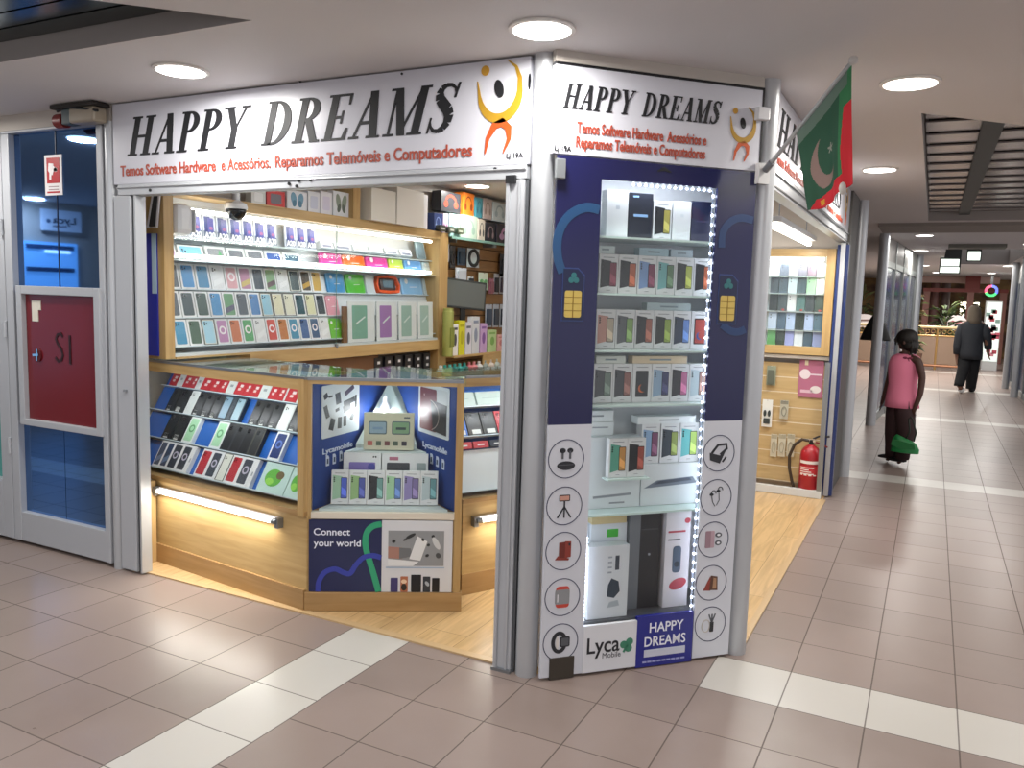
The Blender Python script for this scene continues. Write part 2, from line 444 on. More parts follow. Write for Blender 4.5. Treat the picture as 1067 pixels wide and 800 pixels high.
# shop floor: laminate, 3 mm proud of the tiles, cut along the chamfer
struct(MB().hprism([(-4.08, 2.875), (-1.30, 2.842), (-.648, 3.50), (-.648, 6.9), (-3.9, 7.6)], 0.0, .004, laminate_material()).build('floor'))
th = MB(); th.box(-3.56, -1.40, 2.835, 2.872, 0, .008, M('#c2a47a', .4)); struct(th.build('trim_1'))
struct(MB().box(XR - .02, XR + .012, 3.52, 6.60, 0, .008, M('#c2a47a', .4)).build('trim_2'))

# ceiling with two triangular wells
def ceiling_mesh():
    outer = [(-9, -6), (7, -6), (7, 33), (-9, 33)]
    h1 = [(-2.086, 2.12), (-4.6, 2.12), (-4.6, -.39)]
    h2 = [(-.118, 4.28), (-.118, 9.55), (5.15, 9.55)]
    h3 = [(.10, 14.2), (.10, 19.0), (1.25, 19.0), (1.25, 14.2)]
    bm = bmesh.new(); ed = []
    for loop in (outer, h1, h2, h3):
        vs = [bm.verts.new((x, y, ZC)) for x, y in loop]
        ed += [bm.edges.new((vs[i], vs[(i + 1) % len(vs)])) for i in range(len(vs))]
    bmesh.ops.triangle_fill(bm, edges=ed, use_beauty=True)
    drop = []
    for f in bm.faces:
        c = f.calc_center_median()
        for h in (h1, h2, h3):
            ins = False; j = len(h) - 1
            for i in range(len(h)):
                if (h[i][1] > c.y) != (h[j][1] > c.y) and c.x < (h[j][0] - h[i][0]) * (c.y - h[i][1]) / (h[j][1] - h[i][1]) + h[i][0]: ins = not ins
                j = i
            if ins: drop.append(f); break
    bmesh.ops.delete(bm, geom=list(set(drop)), context='FACES_ONLY')
    for f in bm.faces:
        if f.normal.z > 0: f.normal_flip()
    me = bpy.data.meshes.new('ceiling'); bm.to_mesh(me); bm.free(); me.materials.append(PLASTER)
    o = bpy.data.objects.new('ceiling', me); COL.objects.link(o); struct(o)
    FASC = M('#a09b98', .6)
    mb = MB()
    for h in (h1, h2, h3):
        for i in range(len(h)):
            a, b2 = h[i], h[(i + 1) % len(h)]
            mb.add([(a[0], a[1], ZC), (b2[0], b2[1], ZC), (b2[0], b2[1], ZC + .30), (a[0], a[1], ZC + .30)], [(0, 1, 2, 3)], FASC)
    struct(mb.build('trim_3'))
    # slatted metal ceilings in the wells: planks along x with open joints, dark void above
    SL = M('#8b8381', .22, .6); SLD = M('#3a4442', .2, .85)
    for nm, h, y0, y1, mat, pit, x0, x1 in (('trim_4', h1, -.39, 2.115, SLD, .115, -4.6, -2.09), ('trim_5', h2, 4.3, 9.54, SL, .36, -.11, 5.1)):
        mb = MB(); y = y1; k = 0
        while y - pit > y0:
            for (ya, yb, dz) in (((y - pit + .012, y, 0),) if nm == 'trim_4' else ((y - pit + .03, y - pit * .38, 0), (y - pit * .34, y, .012))):
                if nm == 'trim_4': xl, xr = x0, None; xr = h1[0][0] - (2.12 - ya); xl = x0
                else: xl = x0; xr = -.118 + (ya - 4.28)
                if xr - xl > .05: mb.box(xl, xr, ya, yb, ZC + .075 + dz, ZC + .085 + dz, mat)
            y -= pit; k += 1
        struct(mb.build(nm))
    blk = MB(); V = M('#0b0c0c', .9)
    blk.hprism(h1, ZC + .295, ZC + .31, V); blk.hprism(h2, ZC + .295, ZC + .31, V); blk.hprism(h3, ZC + .62, ZC + .63, V)
    struct(blk.build('trim_6'))
    struct(MB().box(.15, .25, 4.58, 9.54, ZC + .055, ZC + .075, M('#1c2422', .5, .2)).build('slat_reflection'))  # dark strip standing for a reflection in the glossy planks
ceiling_mesh()
# ceiling shade behind the well, built as a dropped band in darker colour
struct(MB().box(-.60, 7, 9.75, 10.65, ZC - .035, ZC + .02, M('#8d8680', .7)).build('shaded_band'))

# shop walls
struct(MB().box(-3.86, -3.75, 3.56, 7.55, 0, ZC, WALLP).box(-3.86, -3.75, 2.90, 3.56, 1.115, ZC, WALLP).box(-4.20, -4.08, 2.90, 3.56, 0, 1.115, WALLP).box(-4.08, -3.86, 3.545, 3.56, 0, 1.115, WALLP).box(-4.08, -3.86, 2.90, 3.545, 1.115, 1.13, WALLP).build('wall_left'))
struct(MB().box(-3.86, -1.95, 7.45, 7.55, 0, ZC, WALLP).box(-2.02, -1.95, 6.87, 7.45, 0, ZC, WALLP).box(-1.95, -.66, 6.87, 6.97, 0, ZC, WALLP).build('wall_back'))
# mall walls: opposite shops behind the viewer, far hall, sides
def far_wall_material():
    m, nt, b = nodemat('far_hall_wall'); L = nt.links.new
    tc = N(nt, 'ShaderNodeTexCoord'); no = N(nt, 'ShaderNodeTexNoise'); no.inputs['Scale'].default_value = 2.2; no.inputs['Detail'].default_value = 6
    L(tc.outputs['Object'], no.inputs[0]); cr = N(nt, 'ShaderNodeValToRGB'); e = cr.color_ramp.elements
    e[0].position = .35; e[0].color = lin('#4a2f25'); e[1].position = .7; e[1].color = lin('#a5834f')
    L(no.outputs[0], cr.inputs[0]); L(cr.outputs[0], b.inputs['Base Color']); b.inputs['Roughness'].default_value = .6
    return m
struct(MB().box(-9, 7, 29.0, 29.2, 0, 3.0, far_wall_material()).build('wall_far'))
struct(MB().box(-9.1, -8.95, -6, 33, 0, ZC, WALLP).build('wall_side'))

# recessed ceiling lamps
def downlight(x, y, where, r=.10, w=None, temp=(1, .97, .92)):
    t = thing('ceiling_light', 'round recessed white ceiling lamp ' + where, 'ceiling light', loc=(x, y, ZC), group='round ceiling lamps')
    mb = MB(); mb.lathe([(r * 1.12, -.001), (r * 1.12, -.008), (r * .98, -.010), (r * .98, -.004)], (0, 0, 0), M('#dedad4', .4), 32); mb.build('rim', t)
    mb = MB(); mb.lathe([(r * .97, -.004), (r * .97, -.011), (r * .6, -.014), (.004, -.015)], (0, 0, 0), M((1.0, temp[1], temp[2]), .5, 0, 7.0), 32); mb.build('diffuser', t, smooth=True)
    l = area('lamp', (x, y, ZC - .02), r * 1.8, DOWN_W if w is None else w, temp, shape='DISK'); l.parent = t; l.matrix_world = Matrix.Translation((x, y, ZC - .02))
downlight(-2.83, 2.475, 'over the left part of the long shop sign')
downlight(-1.225, 2.55, 'above the aluminium corner post')
downlight(-.15, 3.68, 'right of the flag, beside the slatted well', w=17, temp=(1, .95, .87))
downlight(-3.40, 5.95, 'inside the shop above the headphone boxes', w=10)
downlight(-.38, 5.91, 'just right of the flag, above the side front', w=17, temp=(1, .95, .87))
for x, y, wh in ((-.17, 11.4, 'in the corridor, first beyond the shaded band'), (-.24, 14.5, 'in the corridor, second beyond the shaded band'), (-.62, 16.0, 'in the corridor close to the far left shop front'), (-.25, 19.6, 'in the corridor, third beyond the shaded band'), (.0, 23.5, 'at the far end left of the ceiling well'),
                (1.10, 13.0, 'at the far right of the corridor, nearest'), (1.28, 19.5, 'at the far right of the corridor, in the middle'), (1.2, 23.5, 'at the far right of the corridor, farthest')):
    downlight(x, y, wh, w=22)
for x, y, wh in ((-4.707, 2.29, 'close before the mirror-glass door'), (-8.6, .1, 'far left outside the frame'), (.6, .6, 'behind the viewer on the right'), (-1.6, -1.2, 'behind the viewer on the left'), (1.9, 2.9, 'outside the frame on the right')):
    downlight(x, y, wh)

# ---------------------------------------------------------------- posts of the shop front
def post(x, y, r, z1, label, grp=None, name='aluminium_post'):
    mb = MB(); mb.cyl(x, y, 0, z1, r, ALU, 28); o = mb.build(name, smooth='auto'); tag(o, label, 'post', grp); return o
post(-1.338, 2.83, .044, ZC, 'round brushed aluminium post between the long sign and the chamfered display case')
post(-.655, 3.478, .047, ZC, 'round brushed aluminium post right of the chamfered display case, below the flag pole')
post(-3.735, 2.83, .033, ZC, 'slim round grey post left of the long sign, beside the mirror-glass door')
# flat jamb left of the opening
j = thing('shutter_guide', 'pale flat shutter guide rail under the left end of the long sign', 'shutter guide', loc=(0, 0, 0))
MB().box(-3.69, -3.572, 2.80, 2.86, .012, 1.93, ALUW).build('rail', j, bevel=.004)
MB().box(-3.572, -3.545, 2.815, 2.86, .01, 1.93, BLACK).build('brush_slot', j)
MB().box(-3.545, -3.532, 2.80, 2.86, .01, 1.93, ALU).build('lip', j)
MB().cyl(-3.63, 2.798, .95, .962, .012, ALUD, 12).build('lock', j)
j = thing('shutter_guide', 'pale ribbed shutter guide rail standing against the left of the corner post', 'shutter guide', loc=(0, 0, 0))
mb = MB(); mb.box(-1.462, -1.396, 2.80, 2.86, .0, 1.93, ALUW); mb.box(-1.47, -1.455, 2.79, 2.87, 0, 1.93, ALU); mb.box(-1.42, -1.41, 2.792, 2.80, 0, 1.93, ALU); mb.build('rail', j, bevel=.002)
MB().box(-1.396, -1.384, 2.81, 2.86, 0, 1.93, M('#5d6064', .5, .4)).build('brush_slot', j)
MB().box(-1.475, -1.39, 2.785, 2.87, 0, .012, ALUD).build('foot_plate', j)
# shutter header box under the long sign
t = thing('shutter_header', 'long pale aluminium shutter header below the long shop sign', 'shutter header', loc=(0, 0, 0))
mb = MB(); mb.box(-3.66, -1.39, 2.80, 2.87, 1.932, 1.985, ALUW); mb.box(-3.66, -1.39, 2.793, 2.80, 1.965, 1.972, ALU); mb.build('profile', t, bevel=.003)
for q in ((300, 191), (310, 188), (322, 187), (308, 196), (515, 176), (155, 198)):
    P = ony(q[0], q[1], 2.79); MB().ell(P.x, max(min(P.z, 1.978), 1.94), .007, .007, 2.794, 2.81, BLACK, 10).build('screw_hole', t)
MB().box(-1.47, -1.43, 2.785, 2.80, 1.915, 1.945, BLACK).build('end_cap', t)

# ---------------------------------------------------------------- mirror-glass door on the left
MIRR = M((.13, .25, .50), .03, 1.0)
d = bpy.data.objects.new('door_1', None); COL.objects.link(d); struct(d)
F0, F1 = 2.80, 2.87
mb = MB()
mb.box(-4.60, -4.535, F0, F1, .02, 2.285, ALUW); mb.box(-3.815, -3.775, F0, F1, .02, 2.285, ALUW)
mb.box(-4.535, -3.815, F0 + .004, F1, .02, .19, ALUW); mb.box(-4.60, -3.775, F0, F1, 2.286, 2.30, ALUW)
mb.build('frame', d, bevel=.004)
MB().box(-4.535, -3.815, 2.835, 2.845, 1.44, 2.285, MIRR).build('upper_pane', d)
mb = MB(); mb.box(-4.535, -4.185, 2.835, 2.845, .19, .72, MIRR); mb.box(-4.181, -3.815, 2.835, 2.845, .19, .72, MIRR); mb.build('lower_pane', d)
MB().box(-4.183, -4.179, 2.832, 2.846, 1.44, 2.285, M('#14203c', .4)).build('pane_joint', d)
mb = MB()
for x0, x1, z0, z1 in ((-4.49, -4.445, .70, 1.47), (-3.845, -3.80, .70, 1.47), (-4.445, -3.845, 1.425, 1.47), (-4.445, -3.845, .70, .735)): mb.box(x0, x1, 2.785, 2.834, z0, z1, ALUW)
mb.build('hatch_frame', d, bevel=.003)
rp = MB().box(-4.447, -3.843, 2.812, 2.84, .733, 1.427, M('#6e1820', .25)).build('red_hatch', d)
rp['label'] = 'dark red hatch panel'
mb = MB(); dk = M('#2a0d12', .4)
mb = serif_mb = MB()
S = [(.058, .115), (.045, .13), (.02, .125), (.008, .105), (.02, .083), (.045, .06), (.055, .035), (.045, .012), (.02, .005), (.0, .02)]
mb.stroke([(-4.20 + x * 1.15, .945 + .12 + z * 1.2) for x, z in S], .016, 2.809, 2.813, dk); mb.box(-4.085, -4.068, 2.809, 2.813, 1.06, 1.215, dk)
mb.build('lettering', rp)
P = ony(40, 370, 2.81)
mb = MB(); mb.ell(P.x, P.z, .03, .035, 2.804, 2.813, M('#581319', .4), 20); mb.stroke([(P.x - .03, P.z), (P.x + .018, P.z + .004)], .012, 2.796, 2.805, CHROME); mb.stroke([(P.x, P.z - .03), (P.x + .004, P.z + .035)], .01, 2.798, 2.805, CHROME); mb.build('latch', rp)
mb = MB(); P = ony(33, 313, 2.81); Q = ony(43, 335, 2.81)
mb.prism([(P.x, P.z), (Q.x, P.z), (Q.x, P.z - .05), (Q.x - .025, P.z - .05), (Q.x - .025, Q.z), (P.x, Q.z)], 2.809, 2.813, M('#d8d4c6', .6)); mb.build('paper_sticker', rp)
# next bay further left, partly in the frame
d2 = bpy.data.objects.new('door_2', None); COL.objects.link(d2); struct(d2)
mb = MB(); mb.box(-4.70, -4.605, F0, F1, .02, 2.30, ALUW); mb.box(-5.6, -4.70, F0, F1, .02, .36, ALUW); mb.box(-5.6, -4.70, F0, F1, 2.2, 2.30, ALUW); mb.build('frame', d2, bevel=.004)
MB().box(-5.6, -4.70, 2.835, 2.845, .36, 1.05, M('#4f9c96', .15)).build('teal_film', d2)
MB().box(-5.6, -4.70, 2.835, 2.845, 1.05, 2.2, M('#9fb0b8', .1)).build('pane', d2)
mb = MB()
for z0 in (.52, 1.18, 1.74): mb.cyl(-4.607, 2.792, z0, z0 + .09, .011, ALU, 12)
mb.build('hinge', d2, smooth='auto')
mb = MB(); mb.box(-4.76, -4.705, 2.828, 2.836, 1.16, 1.28, WHITE); mb.box(-4.76, -4.705, 2.828, 2.836, .90, 1.1, M('#cfd6d3', .6)); mb.build('notice', d2)
# wall strip above the doors
struct(MB().box(-5.6, -3.70, 2.80, 2.9, 2.30, ZC, WALLP).build('wall_front'))
struct(MB().box(-9, -5.6, 2.80, 2.9, 0, ZC, WALLP).build('wall_front'))
# fire sign on the glass
P = ony(46, 162, 2.83); Q = ony(65, 203, 2.83)
t = thing('fire_hose_sign', 'small red and white fire hose sign stuck on the mirror-glass door', 'sign', loc=(P.x, 2.833, Q.z))
w, h = Q.x - P.x, P.z - Q.z
MB().box(0, w, -.003, 0, 0, h, M('#e8e4e4', .4)).build('plate', t)
mb = MB(); mb.box(w * .14, w * .88, -.005, -.002, h * .30, h * .93, M('#b3161f', .4)); mb.box(w * .14, w * .88, -.005, -.002, .012, .02, M('#b3161f', .4)); mb.build('red_field', t)
mb = MB(); ww = M('#f2eaea', .5)
mb.prism([(w * .28, h * .80), (w * .55, h * .78), (w * .56, h * .72), (w * .76, h * .66), (w * .74, h * .58), (w * .56, h * .60), (w * .5, h * .5), (w * .42, h * .5), (w * .4, h * .38), (w * .3, h * .4), (w * .32, h * .55), (w * .24, h * .62)], -.007, -.004, ww); mb.ell(w * .66, h * .63, w * .1, h * .05, -.007, -.004, ww)
mb.build('pictogram', t)
mb = MB()
for k in range(2): mb.box(w * .22, w * .8, -.004, -.002, h * (.13 + .07 * k), h * (.155 + .07 * k), M('#a08c8c', .5))
mb.build('small_print', t)
# emergency lamp over the door
t = thing('emergency_lamp', 'old emergency lamp with red end and yellowed cover above the mirror-glass door', 'emergency lamp', loc=(0, 0, 0))
A = ony(59, 110, 2.74); B = ony(104, 110, 2.74)
MB().box(A.x, B.x, 2.70, 2.798, ZC - .025, ZC - .005, M('#2b2723', .6)).build('base_plate', t, bevel=.004)
MB().box(A.x + .13, B.x - .01, 2.71, 2.79, ZC - .10, ZC - .025, M('#9d9280', .35)).build('cover', t, bevel=.012)
mb = MB(); mb.tube([(A.x - .005, 2.75, ZC - .075), (A.x + .055, 2.75, ZC - .075)], .036, M('#7c2a27', .4), 16); mb.build('red_end', t, smooth='auto')
mb = MB(); mb.box(A.x + .06, A.x + .13, 2.72, 2.785, ZC - .10, ZC - .025, M('#4c5a5e', .5)); mb.build('housing', t, bevel=.006)
mb = MB(); mb.tube([(A.x + .02, 2.73, ZC - .03), (A.x + .10, 2.715, ZC - .018), (A.x + .2, 2.71, ZC - .03), (B.x + .01, 2.72, ZC - .05)], .007, BLACK, 8); mb.build('wire', t)
# ================================================================ SIGNS
INK = M('#101116', .6); RUST = M('#a3432e', .5); GOLD = M('#ab8420', .4); ORANGE = M('#bb4f1c', .4); SIGNW = M('#cbccd5', .3)
def figure_logo(mb, x, z, h, y0, y1):
    """little leaping figure: head, cupped arms, dark oval, legs.  x,z = foot point, h = height"""
    s = h
    mb.ell(x - .15 * s, z + .91 * s, .052 * s, .055 * s, y0, y1, M('#b98a2a', .35), 20)
    P = [(x - .245 * s, z + .80 * s)] + [(x + .035 * s + .255 * s * math.cos(math.radians(a)) - .0 * s, z + .68 * s + .30 * s * math.sin(math.radians(a))) for a in range(188, 362, 12)] + [(x + .285 * s, z + .80 * s), (x + .235 * s, z + .92 * s), (x + .13 * s, z + 1.0 * s)]
    n = len(P); wd = [.010 * s + .10 * s * math.sin(PI * min(1, i / (n - 1) * 1.0)) ** .8 for i in range(n)]
    mb.stroke(P, wd, y0, y1, GOLD)
    mb.ell(x + .03 * s, z + .70 * s, .055 * s, .10 * s, y0 - .0005, y1, INK, 20, .25)
    P = [(x - .13 * s, z + .0 * s), (x - .10 * s, z + .17 * s), (x - .02 * s, z + .30 * s), (x + .08 * s, z + .335 * s), (x + .16 * s, z + .27 * s), (x + .17 * s, z + .15 * s), (x + .10 * s, z + .0 * s)]
    mb.stroke(P, [.015 * s, .05 * s, .085 * s, .10 * s, .085 * s, .05 * s, .015 * s], y0, y1, ORANGE)
t = thing('shop_sign', 'long white shop sign with big black HAPPY DREAMS lettering above the open shop front', 'sign', loc=(0, 0, 0))
MB().box(-3.685, -1.386, 2.80, 2.87, 1.985, 2.374, SIGNW).build('board', t, bevel=.002)
serif_text('HAPPY', INK, ony(133, 163, 2.8).x, ony(262, 110, 2.8).x, 2.119, .183, 2.797, 2.801).build('headline_lettering', t)
serif_text('DREAMS', INK, ony(272, 150, 2.8).x, ony(481, 84, 2.8).x, 2.122, .185, 2.797, 2.801).build('headline_lettering', t)
y = 2.797
for s, xa, xb in (('Temos Software Hardware', 126, 225), ('e Acessórios.', 231, 282), ('Reparamos Telemóveis e Computadores', 287, 492)):
    z = 2.025
    text_mb(s, RUST, ony(xa, 180, 2.8).x, ony(xb, 165, 2.8).x, z, .052, y, 2.801, .018).build('service_lettering', t)
mb = MB(); A = ony(516, 160, 2.8); B = ony(520, 62, 2.8)
figure_logo(mb, A.x, A.z, B.z - A.z - .005, 2.797, 2.801); mb.build('figure_emblem', t)
mb = text_mb('Lj 19A', INK, ony(528, 165, 2.8).x, ony(545, 164, 2.8).x, ony(528, 165, 2.8).z, .02, 2.797, 2.801); mb.build('unit_number', t)
for q in ((313, 85), (419, 77), (552, 85)): P = ony(q[0], q[1], 2.8); MB().ell(P.x, P.z, .005, .005 if q[0] < 550 else .03, 2.796, 2.80, BLACK, 10).build('fixing_screw', t)

# chamfered corner ------------------------------------------------ local frame of the display case
CF = Frame(-1.261, 2.792, 45.98)
def C(px, py, off=0.0): return CF.at(px, py, off)
t = thing('shop_sign', 'short white shop sign on the chamfered corner above the display case', 'sign', CF)
MB().box(-.02, .862, 0, .03, 2.016, 2.33, SIGNW).build('board', t, bevel=.002)
MB().box(-.02, .862, -.002, .03, 2.330, 2.338, BLACK).box(.862, .868, -.002, .03, 2.02, 2.338, BLACK).build('edge_strip', t)
def cx(px, py): return C(px, py)[0]
zb = C(586, 112)[1]
serif_text('HAPPY', INK, cx(586, 112), cx(662, 115), zb, .088, -.003, .001).build('headline_lettering', t); serif_text('DREAMS', INK, cx(668, 125), cx(752, 115), zb, .088, -.003, .001).build('headline_lettering', t)
for s, xa, xb, py in (('Temos Software Hardware', 601, 691, 138), ('Acessórios e', 695, 736, 146), ('Reparamos Telemóveis e Computadores', 600, 735, 153)):
    zz = C(xa, py)[1] + (.002 if xa == 695 else 0)
    if s.startswith('Ac'): zz = C(601, 138)[1]
    text_mb(s, RUST, cx(xa, py), cx(xb, py), zz, .04, -.003, .001, .018).build('service_lettering', t)
mb = MB(); a = C(773, 168); b = C(772, 108); figure_logo(mb, a[0] - .012, a[1], (b[1] - a[1]) * .95, -.003, .001); mb.build('figure_emblem', t)
text_mb('Lj 19A', INK, cx(578, 158), cx(595, 158), C(578, 157)[1] + .002, .02, -.003, .001).build('unit_number', t)
a = C(786, 112); MB().box(a[0], a[0] + .055, -.03, 0, a[1] - .05, a[1], M('#cfcfd2', .4)).build('switch_box', t, bevel=.004)
struct(MB().box(-.02, .866, .0, .03, 2.34, ZC, WALLP).build('wall_corner', frame=CF))

# ================================================================ CHAMFERED DISPLAY CASE
case = thing('display_case', 'tall glazed display case with navy and white graphics on the chamfered corner', 'display case', CF)
X0, X1, Z0, Z1 = .180, .680, .205, 1.938      # window
PW = M('#cfd2da', .25)
zn = C(566, 443)[1]     # navy over white
DB = .27                # depth
gl = MB()
NV = NAVY
def panel(x0, x1):
    mb = MB(); mb.box(x0, x1, 0, .012, zn, 2.012, NV); mb.box(x0, x1, 0, .012, .012, zn, PW); return mb
lp = panel(0, X0).build('side_panel', case); rpn = panel(X1, .856).build('side_panel', case)
lp['label'] = 'left graphic panel'; rpn['label'] = 'right graphic panel'
mb = MB(); mb.box(X0, X1, 0, .012, Z1, 2.012, NV); tp = mb.build('top_panel', case)
a = C(692, 179); mb = MB(); mb.stroke([(a[0] - .03, a[1]), (a[0], a[1] + .012), (a[0] + .03, a[1])], [.004, .016, .004], -.002, .001, M('#0c0c18')); mb.build('lock_cover', tp)
mb = MB(); mb.box(.03, .856, .012, DB, .012, .05, WHITE); mb.box(.03, .856, DB - .012, DB, .05, 2.012, WHITE); mb.box(.03, .042, .012, DB - .012, .05, 2.012, WHITE); mb.box(.844, .856, .012, DB - .012, .05, 2.012, WHITE); mb.box(.042, .844, .012, DB - .012, 1.985, 2.012, WHITE)
mb.build('carcass', case)
MB().box(X0, X1, .013, .017, Z0, Z1, GLASS).build('window_pane', case)
# cool curls and SIM cards on the navy panels
CURL = M('#234a74', .3); CURLD = M('#1f3a68', .3)
def decal(name, mb, par): return mb.build(name, par)
def pixarc(pts, n=6):
    P = [C(*p) for p in pts]; out = []
    for k in range(len(P) - 1):
        p0, p1, p2, p3 = P[max(k - 1, 0)], P[k], P[k + 1], P[min(k + 2, len(P) - 1)]
        for q in range(n):
            t_ = q / n; out.append(tuple(.5 * (2 * p1[m] + (p2[m] - p0[m]) * t_ + (2 * p0[m] - 5 * p1[m] + 4 * p2[m] - p3[m]) * t_ ** 2 + (3 * p1[m] - p0[m] - 3 * p2[m] + p3[m]) * t_ ** 3) for m in (0, 1)))
    return out + [P[-1]]
mb = MB(); pa = [p for p in pixarc(((626, 219), (612, 216), (598, 221), (587, 232), (581, 248), (581, 268), (586, 284))) if p[0] < X0 - .004]; mb.stroke(pa, .034, -.0015, .001, CURL); mb.build('cloud_curl', lp)
mb = MB(); pa = [p for p in pixarc(((786, 230), (772, 227), (760, 232), (753, 243), (752, 258))) if X1 + .02 < p[0] < .85]; mb.stroke(pa, .030, -.0015, .001, CURLD); mb.build('cloud_curl', rpn); mb = MB()
pa = [p for p in pixarc(((784, 338), (772, 345), (762, 345), (752, 338))) if X1 + .02 < p[0] < .85]; mb.stroke(pa, .03, -.0015, .001, CURLD); mb.build('cloud_curl', rpn)
for par, px, py in ((lp, 597, 307), (rpn, 758, 312)):
    a = C(px, py); x, z = a; mb = MB()
    o = [(-.045, -.10), (.045, -.10), (.045, .075), (.018, .10), (-.045, .10)]
    mb.prism([(x + p, z + q) for p, q in o], -.0012, .001, M('#2c3f78', .3)); mb.prism([(x + p * .93, z + q * .95) for p, q in o], -.002, .001, M('#151d42', .3))
    mb.rrect(x - .034, x + .034, z - .085, z + .015, .008, -.003, .001, M('#cdb35c', .35, .1))
    for q in (-.06, -.035, -.01): mb.box(x - .034, x + .034, -.0034, .001, z + q, z + q + .002, M('#8a6c1e'))
    mb.box(x - .002, x + .002, -.0034, .001, z - .085, z + .015, M('#8a6c1e'))
    for k in range(3): mb.ell(x + .012 * math.cos(2.1 * k + 1.57), z + .06 + .012 * math.sin(2.1 * k + 1.57), .011, .011, -.003, .001, M('#2f6f74', .4), 12)
    mb.build('sim_card_picture', par)
# round product pictures
RED = M('#8c3a30', .4); DK = M('#26282e', .4); DK2 = M('#55585e', .4); SKIN = M('#c99583', .5)
def ic_buds(m, x, z, r, y):
    for s in (-.25, .25): m.box(x + s * r - .07 * r, x + s * r + .07 * r, y, .001, z + .0 * r, z + .5 * r, DK2); m.ell(x + s * r, z + .52 * r, .2 * r, .16 * r, y, .001, DK, 14)
    m.ell(x, z - .42 * r, .6 * r, .28 * r, y, .001, DK, 20); m.stroke([(x - .5 * r, z - .38 * r), (x + .5 * r, z - .36 * r)], .04 * r, y - .0004, .001, DK2)
def ic_tripod(m, x, z, r, y):
    m.rrect(x - .36 * r, x + .36 * r, z + .3 * r, z + .7 * r, .05 * r, y, .001, DK); m.box(x - .3 * r, x + .3 * r, y - .0004, .001, z + .36 * r, z + .64 * r, SKIN)
    m.stroke([(x, z + .3 * r), (x, z - .1 * r)], .1 * r, y, .001, DK)
    for s in (-.45, 0, .45): m.stroke([(x, z - .05 * r), (x + s * r, z - .75 * r)], .09 * r, y, .001, DK)
def ic_case(m, x, z, r, y):
    m.prism([(x - .55 * r, z - .55 * r), (x + .35 * r, z - .62 * r), (x + .4 * r, z - .5 * r), (x - .35 * r, z - .3 * r)], y, .001, RED); m.prism([(x - .3 * r, z - .4 * r), (x + .25 * r, z - .45 * r), (x + .25 * r, z + .6 * r), (x - .3 * r, z + .55 * r)], y - .0003, .001, M('#6e2a22', .4)); m.prism([(x + .1 * r, z - .45 * r), (x + .5 * r, z - .4 * r), (x + .5 * r, z + .6 * r), (x + .1 * r, z + .62 * r)], y - .0006, .001, RED); m.ell(x + .38 * r, z + .42 * r, .07 * r, .1 * r, y - .001, .001, DK, 10)
def ic_speaker(m, x, z, r, y):
    m.rrect(x - .45 * r, x + .45 * r, z - .68 * r, z + .7 * r, .2 * r, y, .001, M('#c2473a', .4)); m.rrect(x - .5 * r, x + .47 * r, z - .45 * r, z + .5 * r, .1 * r, y - .0004, .001, M('#8d8f92', .4)); m.box(x - .36 * r, x - .3 * r, y - .0008, .001, z - .3 * r, z + .2 * r, WHITE)
def ic_watch(m, x, z, r, y):
    m.ring(x - .1 * r, z, .42 * r, .6 * r, .24 * r, y, .001, DK); m.rrect(x - .05 * r, x + .62 * r, z - .32 * r, z + .35 * r, .1 * r, y - .0004, .001, DK); m.rrect(x + .03 * r, x + .54 * r, z - .24 * r, z + .27 * r, .05 * r, y - .0008, .001, DK2); m.ell(x - .22 * r, z, .1 * r, .42 * r, y - .0004, .001, M('#d8d4d0'), 16)
def ic_radio(m, x, z, r, y):
    m.prism([(x - .7 * r, z + .05 * r), (x + .1 * r, z - .15 * r), (x + .5 * r, z + .15 * r), (x + .1 * r, z - .7 * r), (x - .65 * r, z - .45 * r)], y, .001, DK); m.stroke([(x - .55 * r, z + .0 * r), (x - .1 * r, z + .55 * r), (x + .55 * r, z + .6 * r), (x + .6 * r, z + .3 * r), (x + .1 * r, z - .1 * r)], .16 * r, y - .0004, .001, DK); m.stroke([(x + .3 * r, z - .6 * r), (x + .58 * r, z - .25 * r)], .12 * r, y, .001, DK)
def ic_earphones(m, x, z, r, y):
    for s, q in ((-.35, .2), (.15, .42)): m.ell(x + s * r, z + q * r, .15 * r, .1 * r, y, .001, DK, 12); m.stroke(arc(x + (s + .15) * r, z + q * r + .05 * r, .18 * r, .22 * r, 180, 0, 8), .05 * r, y, .001, DK)
    m.stroke([(x - .35 * r, z + .15 * r), (x - .25 * r, z - .3 * r), (x - .05 * r, z - .6 * r)], .06 * r, y, .001, DK2); m.stroke([(x + .2 * r, z + .3 * r), (x + .25 * r, z - .2 * r), (x + .05 * r, z - .55 * r)], .05 * r, y, .001, DK2)
def ic_cases(m, x, z, r, y):
    m.rrect(x - .6 * r, x - .15 * r, z - .55 * r, z + .6 * r, .06 * r, y, .001, M('#9a7d88', .4)); m.rrect(x - .2 * r, x + .08 * r, z - .55 * r, z + .6 * r, .06 * r, y - .0004, .001, M('#b59aa4', .4))
    for q in (.3, -.25): m.ell(x + .4 * r, z + q * r, .25 * r, .17 * r, y, .001, DK2, 16); m.ell(x + .4 * r, z + q * r, .13 * r, .08 * r, y - .0004, .001, WHITE, 12)
def ic_folio(m, x, z, r, y):
    m.prism([(x - .6 * r, z - .5 * r), (x - .05 * r, z - .55 * r), (x - .1 * r, z + .45 * r)], y, .001, RED); m.prism([(x - .15 * r, z - .5 * r), (x + .5 * r, z - .55 * r), (x + .45 * r, z + .4 * r), (x - .05 * r, z + .5 * r)], y - .0004, .001, M('#5b3a2c', .4)); m.prism([(x + .1 * r, z - .4 * r), (x + .4 * r, z - .42 * r), (x + .36 * r, z + .3 * r), (x + .14 * r, z + .34 * r)], y - .0008, .001, M('#a98263', .4))
